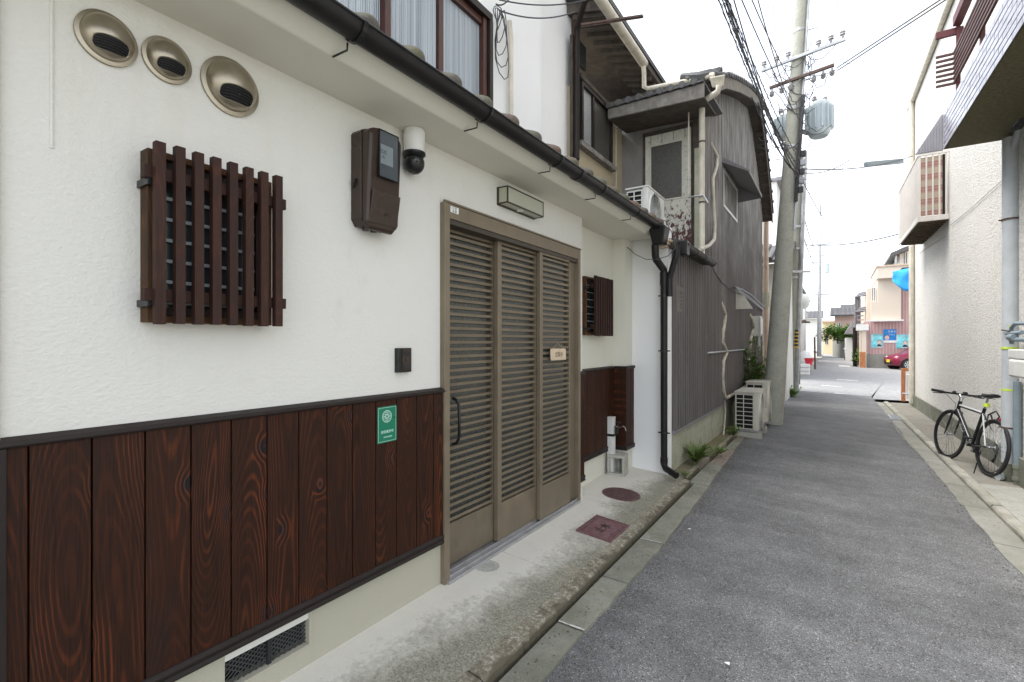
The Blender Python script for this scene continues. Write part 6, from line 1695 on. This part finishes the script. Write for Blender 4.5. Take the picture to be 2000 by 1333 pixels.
def weed(label, c, size, n, mat='leaf2', hspread=.5, cat='weed', grp=None, leafs=.06):
    t = thing('weed_clump', label, cat, c, grp); m = MB(); st = MB()
    for k in range(n):
        a = R3.uniform(0, 2*PI); r = R3.uniform(0, hspread)*size; h = R3.uniform(.35, 1)*size
        p0 = Vector(c) + Vector((math.cos(a)*r*.3, math.sin(a)*r*.3, 0)); p1 = Vector(c) + Vector((math.cos(a)*r, math.sin(a)*r, h))
        st.tube([p0, p0.lerp(p1,.5)+Vector((R3.uniform(-.05,.05),R3.uniform(-.05,.05),0))*size, p1], .0035, 4, False)
        for i in range(9 if size < 1 else 13):
            q = p0.lerp(p1, R3.uniform(.25, 1)); b = R3.uniform(0, 2*PI)
            leaf(m, q, (math.cos(b), math.sin(b), R3.uniform(-.3,.7)), leafs*R3.uniform(.7,1.4), leafs*.45)
    link('leaves', m, M[mat], t, norm=False); link('stems', st, M['stem'], t, norm=False)
    return t
w_ = (-1.9024,15.7218,-0.05)
gb = (-1.1796,9.8866,0.5583)
weed('tall green leafy shrub squeezed behind the two outdoor units', (-1.25, 10.2, -.1), 1.62, 90, 'leaf2', .16, 'shrub', None, .13)
weed('small weeds at the foot of the second pole', (-1.1117+.1, 15.8732-.5, -.12), .3, 24, 'leaf', .8, 'weed', None, .1)
weed('low weeds around the nearer outdoor unit', (g1[0]-.02, g1[1]-.25, -.05), .16, 20, 'leaf', 1.0, 'weed', None, .05)
weed('low weeds in the planting strip by the foundation', (-1.2722, 6.6963, -.04), .10, 16, 'leaf', 1.6, 'weed', None, .04)
ws = (1.6332,39.7788,-0.2)
weed('bright weeds sprouting at the pavement edge below the beige column', (ws[0]-.05, ws[1]-1.5, -.2), 1.25, 80, 'leaf', .7, 'weed', None, .22)
m = MB()
for k in range(500):
    y = R3.uniform(5.35, 8.6); x = R3.choice([-1.47, -1.36, -1.31, -1.24]) + R3.gauss(0, .02); a = R3.uniform(0, 2*PI)
    leaf(m, (x, y, -.045 if x < -1.33 else -.105), (math.cos(a), math.sin(a), 1.2), R3.uniform(.012,.04), .008)
for k in range(260):
    y = R3.uniform(-1, 5.2); x = -1.236 + R3.gauss(0, .006); a = R3.uniform(0, 2*PI)
    if math.sin(y*5) + math.sin(y*2.3) > .5: leaf(m, (x, y, -.108), (math.cos(a), math.sin(a), .8), R3.uniform(.006,.018), .006)
o = link('moss_tufts', m, M['leaf'], norm=False); o['kind'] = 'stuff'; o['label'] = 'moss and tiny weeds in the left gutter joints'; o['category'] = 'moss'
# grit, leaves and litter on road and pavement
m = MB()
for k in range(900):
    y = R3.uniform(1.2, 9); x = R3.uniform(-1.3, 1.3); z = (-.088 if x < -1.09 else road_z(x)+.002); s_ = R3.uniform(.002,.006)
    m.add([(x-s_,y-s_,z),(x+s_,y-s_*.6,z),(x+s_*.4,y+s_,z),(x,y,z+s_)], [(0,1,3),(1,2,3),(2,0,3)])
for k in range(2600):
    y = R3.uniform(1.5, 12); sd_k = R3.choice([0,0,0,1,1,1,2]); a_, b_e = lerp_edge(edge, y)
    x = (a_ + .03 + abs(R3.gauss(0,.05))) if sd_k == 0 else ((b_e - .03 - abs(R3.gauss(0,.06))) if sd_k == 1 else -1.16 + R3.gauss(0,.04))
    z = -.088 if x < a_ + .01 else road_z(x)+.002; s_ = R3.uniform(.002,.0065)
    m.add([(x-s_,y-s_,z),(x+s_,y-s_*.6,z),(x+s_*.4,y+s_,z),(x,y,z+s_*.8)], [(0,1,3),(1,2,3),(2,0,3)])
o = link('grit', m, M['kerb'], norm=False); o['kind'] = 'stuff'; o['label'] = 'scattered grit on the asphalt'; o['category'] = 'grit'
for (px_, py_) in ():
    pass
for c_ in ((-0.9715,4.0269,-0.112), (-0.4243,2.4708,-0.13)):
    tag(link('litter_scrap', MB().add([(c_[0]-.012,c_[1]-.006,c_[2]+.012),(c_[0]+.012,c_[1]-.008,c_[2]+.010),(c_[0]+.010,c_[1]+.009,c_[2]+.014),(c_[0]-.009,c_[1]+.007,c_[2]+.010)], [(0,1,2,3)]), M['paper'], norm=False), ('farther' if c_[1] > 2.5 else 'nearer') + ' of two small white paper scraps lying on the asphalt', 'litter', 'paper scraps on the asphalt')

# ================================================================ BEYOND THE CROSSING: LEFT SIDE
def house(name, label, x0, x1, y0, y1, z1, mat, cat='house'):
    t = thing(name, label, cat, ((x0+x1)/2, y0, -.2))
    link('wall', MB().box(x0,x1,y0,y1,-.3,z1), M[mat], t)
    return t
def hwin(t, axis, at, a, b, z0, z1, proud=.03, bars=1, mat='dark_glass'):
    """framed window on a wall; axis 'x' = wall plane x=at facing the lane, 'y' = plane y=at facing the camera"""
    def bx(u0, u1, d0, d1, w0, w1):
        return MB().box(at+d0, at+d1, u0, u1, w0, w1) if axis == 'x' else MB().box(u0, u1, at-d1, at-d0, w0, w1)
    f = MB()
    for (u0, u1, w0, w1) in ((a,a+.05,z0,z1),(b-.05,b,z0,z1),(a+.05,b-.05,z0,z0+.05),(a+.05,b-.05,z1-.05,z1)):
        q = bx(u0,u1,0,proud*2,w0,w1); f.add(q.v, q.f)
    for k in range(bars):
        c = a + (b-a)*(k+1)/(bars+1); q = bx(c-.025,c+.025,0,proud*1.6,z0+.05,z1-.05); f.add(q.v, q.f)
    w = link('window', f, M['white_metal'], t); link('pane', bx(a+.05,b-.05,0,proud*.6,z0+.05,z1-.05), M[mat], w)
def tiled_roof(t, x0, x1, y0, y1, ze, zr, axis='x', n=14):
    """gable or lean-to pitch with tile rows; slopes towards -y ('y') or +x ('x')"""
    if axis == 'y':
        link('roof', MB().hexa([(x0,y0,ze),(x1,y0,ze),(x1,y1,zr),(x0,y1,zr),(x0,y0,ze+.08),(x1,y0,ze+.08),(x1,y1,zr+.08),(x0,y1,zr+.08)]), M['tile_roof'], t)
        for i in range(n+1):
            x = x0 + (x1-x0)*i/n; link('tile_row', MB().tube([(x,y0-.03,ze+.10),(x,y1,zr+.10)], .05, 6), M['tile_roof'], t)
    else:
        link('roof', MB().hexa([(x0,y0,zr),(x1,y0,ze),(x1,y1,ze),(x0,y1,zr),(x0,y0,zr+.08),(x1,y0,ze+.08),(x1,y1,ze+.08),(x0,y1,zr+.08)]), M['tile_roof'], t)
        for i in range(n+1):
            y = y0 + (y1-y0)*i/n; link('tile_row', MB().tube([(x0,y,zr+.10),(x1+.03,y,ze+.10)], .05, 6), M['tile_roof'], t)
# house directly behind the leaning pole
h = house('corner_house', 'pale house with grey tiled eave glimpsed left of the leaning pole', -7, -1.0398, 14.2, 17.1, 3.3903, 'far_white')
tiled_roof(h, -7, -0.9832, 13.9, 16, 3.3738, 4.0901, 'y', 30)
h = house('white_far_house', 'tall white house beyond the slim pole with an outdoor unit on its wall', -8, -1.95, 22.0, 31, 7.7531, 'far_white')
hwin(h, 'x', -1.95, 24, 25.2, 2.6, 3.6); hwin(h, 'x', -1.95, 27, 28.2, 3.2, 4.2)
link('door', MB().box(-1.95,-1.90,23.0,23.8,-.1,1.9), M['old_wood'], h)
link('meter', MB().box(-1.95,-1.75,26,26.3,1.6,2.1), M['corr_grey'], h)
link('eave', MB().box(-2.2,-1.6,21.9,31,7.7531,7.8885), M['corr_grey'], h)
h = house('grey_far_house', 'narrow pale house next along the left side of the far lane', -8, -2.1, 31.2, 44, 4.6, 'far_white')
hwin(h, 'x', -2.1, 33, 34.5, 1, 2.2); tiled_roof(h, -6, -1.7, 31.2, 44, 4.6, 5.6, 'x', 20)
link('dark_entrance', MB().box(-2.1,-2.05,38,40,-.1,2.2), M['old_wood'], h)
q = (-0.9487,19.746,2.2031)
u = ac_unit('distant outdoor unit on a wall bracket of the tall white house', q[0]-.25, q[1], q[2]-.1, .32, .8, .65, 'distant outdoor units', 'white_metal')
link('wall_bracket', MB().bar((q[0]-.3,q[1]+.1,q[2]-.13),(q[0]+.2,q[1]+.1,q[2]-.13),.04,.04).bar((q[0]-.3,q[1]+.6,q[2]-.13),(q[0]+.2,q[1]+.6,q[2]-.13),.04,.04), M['old_wood'], u)
q = (-0.9155,17.3711,2.6086)
t = thing('round_tank', 'round pale drum on an arm beside the slim pole', 'drum', q)
link('drum', MB().lathe([(.01,-.22),(.2,-.2),(.26,-.1),(.27,.1),(.2,.22),(.01,.24)], q, (0,0,1), 20), M['white_metal'], t, smooth=True)
link('arm', MB().bar((q[0]-.35,q[1],q[2]+.24),(q[0]+.1,q[1],q[2]+.24),.04,.04), M['steel'], t)
dp = (-1.0994,19.9719,-0.13)
tag(link('rusty_post', MB().tube([dp,(-1.0673,19.6677,2.0255)], .06, 8).tube([(-1.0673,19.6677,2.0255),(-0.8894,19.7852,2.1321)], .05, 8), M['rusty'], smooth=True), 'dark rusty post under the distant outdoor unit', 'post')
dp = (-0.9371,31.578,-0.13)
tag(link('thin_post', MB().tube([dp,(-0.9652,31.7189,1.6399)], .045, 8), M['rusty'], smooth=True), 'thin dark post further along the left side', 'post')
c_ = (-1.0278,26.4873,-0.13)
t = thing('red_pot', 'red plastic pot on pale crates at the left of the far lane', 'pot', c_)
link('pot', MB().lathe([(.13,.45),(.13,.5),(.19,.72),(.2,.76),(.16,.76),(.12,.5)], c_, (0,0,1), 16), M['red_plastic'], t, smooth=True)
for k in range(3):
    tag(link('pale_crate', MB().box(c_[0]-.42,c_[0]+.05,c_[1]-.5,c_[1]-.1,-.12+.17*k,.03+.17*k), M['white_plastic'], bev=.02), ('bottom','middle','top')[k] + ' pale crate of the low stack beside the red pot', 'crate', 'pale crates stacked by the far lane')
link('crate_stand', MB().box(c_[0]-.15,c_[0]+.15,c_[1]-.1,c_[1]+.2,-.12,.32), M['block'], t)
tag(link('covered_bike', MB().lathe([(.3,0),(.42,.25),(.36,.6),(.22,.85),(.02,.95)], (-1.5813,35.1772,-.1), (0,0,1), 14), M['white_plastic'], smooth=True), 'bulky thing under a white cover against the far left wall', 'cover')
# ---------------------------------------------------------------- distance
dpz = 45
t = thing('distant_pole', 'pale distant utility pole in the middle of the far lane end', 'utility pole', (-1.8643,78.84,-0.15))
pd = (-1.1893,51.9435,10.1216); pd0 = (-1.2277,51.9181,0.0527)
link('shaft', MB().tube([pd0, pd], [.18,.12], 10), M['steel'], t, smooth=True)
for dz_ in (0, -1.0, -1.6, -4.5): link('crossarm', MB().bar((pd[0]-.8,pd[1],pd[2]+dz_),(pd[0]+.9,pd[1],pd[2]+dz_),.12,.12), M['steel'], t)
link('transformer_tank', MB().lathe([(.25,0),(.25,.8),(.1,.9)], (pd[0]+.5,pd[1],pd[2]-2.6), (0,0,1), 12), M['trafo'], t)
Yq = 60
def fb(name, label, px0, px1, pyt, Y, mat, depth=6, cat='house'):
    pass
h = house('pink_far_house', 'pink house with grey tiled roofs far down the lane', -0.0903, 1.9005, 62, 70, 4.4018, 'far_pink')
tiled_roof(h, -0.446, 1.9125, 61, 66, 4.0353, 5.1123, 'y', 20)
hwin(h, 'y', 62, 0.0901, 0.449, 2.0, 3.4)
h = house('upper_tiled_house', 'house with a wide pale tiled roof behind the pink one', 0.7144, 3.1203, 76, 84, 5.5251, 'far_white')
tiled_roof(h, 0.5971, 3.1825, 75, 82, 5.1465, 6.419, 'y', 24)
h = house('yellow_far_house', 'small yellow house at the far end of the lane', -1.3256, -0.0524, 72, 80, 3.7971, 'far_yellow')
link('roof', MB().box(-1.4231,0,71.5,80.5,3.7971,3.9875), M['tan_pipe'], h)
hwin(h, 'y', 72, -1.1114, -0.7384, 1.0, 2.2)
h = house('gabled_white_shed', 'small white gabled building beside the stair frame far down the lane', 0.6919, 1.1007, 48, 54, 1.7172, 'far_white')
a_, b_, zt2, zr2 = 0.6168, 1.6875, 2.0414, 3.0246
link('roof', MB().hexa([(a_,47.5,zt2),(b_,47.5,zt2),(b_,54,zt2),(a_,54,zt2),(a_+.5,47.6,zr2),(b_,47.6,zr2),(b_,54,zr2),(a_+.5,54,zr2)]), M['corr_grey'], h)
fl = (-0.272,62.1363,0.0276); fr_ = (0.9225,55.7349,0.1843)
tag(link('boundary_wall', MB().hexa([(fl[0],fl[1],-.2),(fr_[0],fr_[1],-.2),(fr_[0],fr_[1]+.2,-.2),(fl[0],fl[1]+.2,-.2),(fl[0],fl[1],1.6046),(fr_[0],fr_[1],1.6263),(fr_[0],fr_[1]+.2,1.6263),(fl[0],fl[1]+.2,1.6046)]), M['found_w']), 'pale boundary wall under the green hedge far down the lane', 'wall')
def bush(name, label, c, r, h, n, mat, cat='hedge', ls=.3):
    t = thing(name, label, cat, c); m = MB(); c = Vector(c)
    cl = [Vector((R3.uniform(-r,r)*.7, R3.uniform(-r,r)*.5, R3.uniform(.2,.85)*h)) for _ in range(9)]
    for k in range(n):
        q = R3.choice(cl); d = Vector((R3.gauss(0,1),R3.gauss(0,1),R3.gauss(0,1))).normalized()*R3.uniform(.5,1)*min(r,h)*.45
        a = R3.uniform(0, 2*PI); leaf(m, c+q+d, (math.cos(a),math.sin(a),R3.uniform(-.4,.8)), ls*R3.uniform(.7,1.3), ls*.5)
    link('foliage', m, M[mat], t, norm=False); link('trunk', MB().tube([c, c+Vector((0,0,h*.5))], .06, 6), M['stem'], t)
bush('hedge', 'round green hedge above the pale boundary wall down the lane', ((0.1674), 57.633, 1.386-.2), 1.7, 1.6, 3200, 'leaf2')
h = house('lane_end_house', 'blurred pale house closing the end of the lane', -14, -1.8199, 95, 104, 5.2, 'far_white')
tiled_roof(h, -14, -1.7307, 94, 99, 5.2, 6.6, 'y', 20)
h = house('left_background_house', 'pale house behind the tall white house on the left', -12, -2.6, 46, 60, 5.6, 'far_white'); tiled_roof(h, -6, -2.2, 46, 60, 5.5, 6.5, 'x', 20)
hwin(h, 'x', -2.6, 49, 51, 1.2, 2.6)
# ================================================================ pink and beige building with posters
Y0 = 37.5
PB = thing('poster_house', 'beige and pink two storey building with three posters behind the parking lot', 'building', (4, Y0, -.2))
x0 = 1.5912; x1 = 4.2415; xm_ = 3.2659
zb0 = 0.6261; zm = 2.6722; zt3 = 5.2095; zt4 = 5.8933
link('base_wall', MB().box(x0,x1+8,Y0-.05,Y0+6,-.3,zb0), M['found_w'], PB)
link('lower_wall', MB().box(x0,x1+8,Y0,Y0+6,zb0,zm), M['pink_corr'], PB)
link('right_wall', MB().box(xm_,x1+8,Y0,Y0+6,zm,zt3-.1), M['pink_corr'], PB)
link('upper_wall', MB().box(1.8223,xm_-.002,Y0-.25,Y0+6,zm+.05,3.833), M['far_beige'], PB)
link('upper_wall', MB().box(2.1273,xm_-.002,Y0-.25,Y0+6,3.833,zt3), M['far_beige'], PB)
link('parapet', MB().box(2.0989,x1+8,Y0-.6,Y0+6,zt3+.001,zt4), M['far_beige'], PB)
link('parapet_cap', MB().box(2.0989-.05,x1+8,Y0-.65,Y0+6,zt4+.001,zt4+.1), M['tan_pipe'], PB)
link('ledge', MB().box(x0,xm_+.1,Y0-.5,Y0-.26,zm-.05,zm+.049), M['white_metal'], PB)
link('side_wall', MB().box(1.6427,2.102,Y0+.5,Y0+10,2.0,4.7557), M['far_beige'], PB)
hwin(PB, 'y', Y0+.45, 1.8466, 2.1044, 3.8887, 4.7871, mat='frost_pale')
hx0 = 1.351
link('column', MB().box(hx0,x0-.01,Y0-.4,Y0-.1,-.3,2.4618), M['far_beige'], PB)
link('rusty_column', MB().box(1.2214,hx0-.02,Y0-.4,Y0-.1,-.3,2.2087), M['sign_wood'], PB)
link('column_stain', MB().box(1.2474,1.5314,Y0-.45,Y0-.41,-.3,0.7532), M['orange'], PB)
link('lintel', MB().box(1.0651,x0+.1,Y0-.5,Y0,2.0821,2.4618), M['white_metal'], PB)
# metal stair frame
t = thing('metal_stair_frame', 'dark metal stair frame on the lane side of the beige building', 'stairs', (1.2972,38,0))
m = MB()
for px_i, tz in ((1.1142, 4.3988), (1.2227, 4.5164), (1.3236, 4.6232)):
    m.tube([(px_i,40,-.2),(px_i,40,tz)], .07, 6); m.tube([(px_i,40,tz),(px_i+.9,38,tz)], .06, 6); m.tube([(px_i,40,tz-1.0),(px_i+.9,38,tz-1.0)], .06, 6)
link('rail_frame', m, M['corr_grey'], t)
for i in range(8):
    link('tread', MB().box(1.1955,1.5475,38.2+.28*i,38.45+.28*i,1.4+.28*i,1.46+.28*i), M['pink_corr' if i % 2 else 'steel'], t)
link('dark_column', MB().tube([(1.0454,38.5,-.2),(1.0454,38.5,2.3091)], .12, 8), M['black_trim'], t)
# posters
def poster(label, a, b, z0, z1, blue):
    t = thing('poster', label, 'poster', ((a+b)/2, Y0, z0)); y = Y0-.03
    w = b-a; h = z1-z0
    link('sheet', MB().box(a,b,y,Y0-.002,z0,z1), M['poster_blue' if blue else 'poster_cyan'], t)
    m = MB(); cx_ = a + w*(.28 if blue else .72); cz_ = z0 + h*(.38 if blue else .40); r = h*(.17 if blue else .15)
    m.prism([(cx_+r*.8*math.cos(k*PI/8), cz_+r*math.sin(k*PI/8)) for k in range(16)], 'y', y-.006, y-.001)
    link('printed_face', m, M['skin_print'], t)
    link('printed_hair', MB().prism([(cx_+r*.92*math.cos(k*PI/8), cz_+r*.22+r*1.0*math.sin(k*PI/8)) for k in range(9)], 'y', y-.0009, y-.0002), M['dark_print'], t)
    if blue:
        link('white_band', MB().box(a,b,y-.004,y-.001,z0,z0+h*.18), M['paper'], t)
        link('lettering', text_mb('日本を', h*.17, (a+w*.66,y-.004,z0+h*.82), (1,0,0), (0,0,1), .002), M['paper'], t)
        link('lettering', text_mb('ひらく', h*.14, (a+w*.66,y-.004,z0+h*.60), (1,0,0), (0,0,1), .002), M['paper'], t)
    else:
        link('printed_jacket', MB().prism([(a+w*.45,z0+h*.10),(a+w*.62,z0+h*.28),(a+w*.80,z0+h*.26),(a+w*.95,z0+h*.10)], 'y', y-.012, y-.0105), M['dark_print'], t)
        link('white_band', MB().box(a+w*.45,b,y-.016,y-.0125,z0+h*.03,z0+h*.09).box(a+w*.05,a+w*.12,y-.004,y-.001,z0+h*.5,z0+h*.95), M['paper'], t)
        link('lettering', text_mb('くらし', h*.16, (a+w*.42,y-.004,z0+h*.84), (1,0,0), (0,0,1), .002), M['paper'], t)
poster('left pale cyan poster with a portrait on the pink wall', 1.8301, 2.3976, 1.0088, 1.8575, False)
poster('blue poster with a portrait and white lettering between the two cyan posters', 2.435, 3.0631, 1.324, 2.1456, True)
poster('right pale cyan poster with a portrait near the red car', 3.0388, 3.665, 0.9866, 1.8161, False)
# taller house behind, with pitched roof
h = house('tall_house_behind', 'tall pale house with a sloping roof edge above the blue tarpaulin', 3.8036, 12, 44, 50, 8.1199, 'far_white')
link('roof', MB().hexa([(3.1557,43,7.3083),(12,43,10.9474),(12,50,10.9474),(3.1557,50,7.3083),(3.2123,43,7.5881),(12,43,11.2328),(12,50,11.2328),(3.2123,50,7.5881)]), M['tile_roof'], h)
hwin(h, 'y', 44, 3.9456, 4.2276, 6.711, 7.7185)
link('pipe', MB().tube([(3.5344,43.5,6.6266),(3.5344,43.5,7.4163)], .07, 6), M['steel'], h)
# blue tarp
ta = MB(); nx, nz = 10, 7
zt5 = 5.1251; xs_ = (2.5303, 2.7242, 2.9592, 3.3804, 3.6914)
bots = (4.5548, 4.3242, 4.066, 3.9883, 4.1224)
for i in range(nx+1):
    for j in range(nz+1):
        u_, v_ = i/nx*4, j/nz; q = min(3, int(u_)); f_ = u_ - q
        x = xs_[q] + (xs_[q+1]-xs_[q])*f_; bot = bots[q] + (bots[q+1]-bots[q])*f_; top = zt5 + .05*u_
        ta.v.append((x + .03*math.sin(v_*7), 33 + .07*math.sin(x*7+v_*5) + .05*math.sin(v_*9+x*3) - .25*v_, top + (bot-top)*v_))
for i in range(nx):
    for j in range(nz): k = i*(nz+1)+j; ta.f.append((k, k+1, k+nz+2, k+nz+1))
o = link('blue_tarpaulin', ta, M['tarp'], smooth=True, ang=50, norm=False)
sm = o.modifiers.new('thickness', 'SOLIDIFY'); sm.thickness = .02
tag(o, 'bright blue tarpaulin draped from a shed roof beside the right building', 'tarpaulin')
sh = thing('shed_roof', 'dark low roof edge holding the blue tarpaulin', 'roof', (4, 33, 5))
link('eave', MB().box(2.9646,8,33.4,36,5.171,5.3616), M['old_wood'], sh)
link('post', MB().box(3.4742,3.5372,33.5,33.6,-.2,5.171), M['old_wood'], sh)

# ================================================================ CARS
def car(label, cat, loc, rz, L, Wd, Hh, mat, wr=.29, plate=True, alloy=True):
    t = thing('parked_car', label, cat, (0,0,0)); n = 0
    def s(m): return m
    # sections along x: (x, half width, z low, z belt/hood, z roof, roof half width)
    sec = [(-L/2, Wd*.36, .32, .58, .60, .20),(-L/2+.10, Wd*.45, .22, .70, .74, .30),(-L/2+.35, Wd*.49, .18, .78, .84, .42),(-L/2+.75, Wd*.5, .18, .86, .95, .50),(-L/2+1.0, Wd*.5, .18, .90, 1.05, .52),(-L/2+1.35, Wd*.5, .18, .92, Hh-.16, .52),(-L/2+1.7, Wd*.5, .18, .93, Hh-.03, .50),(0.2, Wd*.5, .18, .94, Hh, .50),(L/2-.6, Wd*.5, .18, .95, Hh-.05, .49),(L/2-.15, Wd*.49, .20, .95, Hh-.28, .47),(L/2, Wd*.46, .30, .85, .95, .42)]
    def ring(x, hw, zl, zb, zr, rr):
        q = [(-hw*.9,zl),(-hw,zl+.12),(-hw,(zl+zb)/2+.05),(-hw*.97,zb),(-hw*(.97+2*rr)/3.0 if 0 else -(hw*.55+rr*.42),(zb+zr)/2),(-rr,zr-.02),(-rr*.6,zr+.01),(rr*.6,zr+.01),(rr,zr-.02),((hw*.55+rr*.42),(zb+zr)/2),(hw*.97,zb),(hw,(zl+zb)/2+.05),(hw,zl+.12),(hw*.9,zl)]
        return [(x, a, b) for a, b in q]
    body = loft([ring(*q) for q in sec])
    b = link('body', body, M[mat], t, smooth=True, ang=50, org=(0,0,.2))
    # glass, slightly proud
    m = MB()
    for s_ in (-1, 1):
        yy = s_*(Wd*.5*.88+.012)
        m.prism([(-L/2+1.15,.96),(-L/2+1.62,Hh-.14),(L/2-.75,Hh-.14),(L/2-.45,.98)], 'y', yy, yy - s_*.16)
    m.hexa([(-L/2+.98,-.56,.98),(-L/2+.98,.56,.98),(-L/2+1.05,.56,.98),(-L/2+1.05,-.56,.98),(-L/2+1.44,-.48,Hh-.12),(-L/2+1.44,.48,Hh-.12),(-L/2+1.54,.48,Hh-.12),(-L/2+1.54,-.48,Hh-.12)])
    link('window_glass', m, M['dark_glass'], t)
    for (wx, s_) in ((-L/2+.62,1),(-L/2+.62,-1),(L/2-.62,1),(L/2-.62,-1)):
        y_ = s_*(Wd/2-.09)
        link('wheel_arch', MB().lathe([(wr+.06,-.06),(wr+.06,.098)], (wx,y_,wr), (0,s_,0), 24), M['dark_void'], t)
        w = link('wheel', MB().lathe([(wr*.6,-.08),(wr,-.08),(wr,.09),(wr*.95,.105),(wr*.66,.105)], (wx,y_,wr), (0,s_,0), 28), M['rubber'], t, smooth=True)
        m = MB().lathe([(wr*.66,.100),(wr*.66,.108),(wr*.60,.108),(wr*.60,.08)], (wx,y_,wr), (0,s_,0), 28)
        for k in range(7):
            an = 2*PI*k/7; m.bar((wx,y_+s_*.102,wr),(wx+wr*.62*math.cos(an),y_+s_*.102,wr+wr*.62*math.sin(an)),.05,.012,(0,1,0))
        link('rim', m, M['chrome'], w)
        link('hub_dark', MB().lathe([(wr*.6,.07),(.001,.07)], (wx,y_,wr), (0,s_,0), 20), M['dark_void'], w)
    for s_ in (-1, 1):
        link('headlight', MB().lathe([(.001,.05),(.09,.04),(.12,.0),(.08,-.06),(.001,-.08)], (-L/2+.14,s_*Wd*.34,.66), (-.8,s_*.45,.35), 14), M['lamp_clear'], t, smooth=True)
    link('grille', MB().box(-L/2-.02,-L/2+.1,-Wd*.26,Wd*.26,.30,.42), M['dark_void'], t)
    link('grille', MB().box(-L/2-.012,-L/2+.1,-Wd*.24,Wd*.24,.50,.57), M['chrome'], t)
    if plate: link('number_plate', MB().box(-L/2-.035,-L/2-.021,-.165,.165,.40,.565), M['plate_y'], t)
    for s_ in (-1, 1): link('mirror', MB().box(-L/2+1.25,-L/2+1.33,s_*Wd*.5,s_*(Wd*.5+.14),.93,1.05), M[mat], t, bev=.02)
    t.location = loc; t.rotation_euler.z = rz
    return t
cc = (2.7641,36.3608,-0.21)
L_ = 3.4
an = math.radians(22)
fx_, fy_ = (2.591,35.6254)
car('wine red small car with a yellow plate parked before the pink wall', 'car', (fx_ + math.cos(an)*L_/2, fy_ + math.sin(an)*L_/2 + .5, -.21), an, L_, 1.48, 1.5, 'car_red')
wq = (1.3262,47.6128,-0.1626)
car('white van-like car parked beyond the beige column', 'car', (wq[0]+.1, wq[1]+3, -.19), math.radians(92), 3.4, 1.45, 1.75, 'car_white', plate=False)
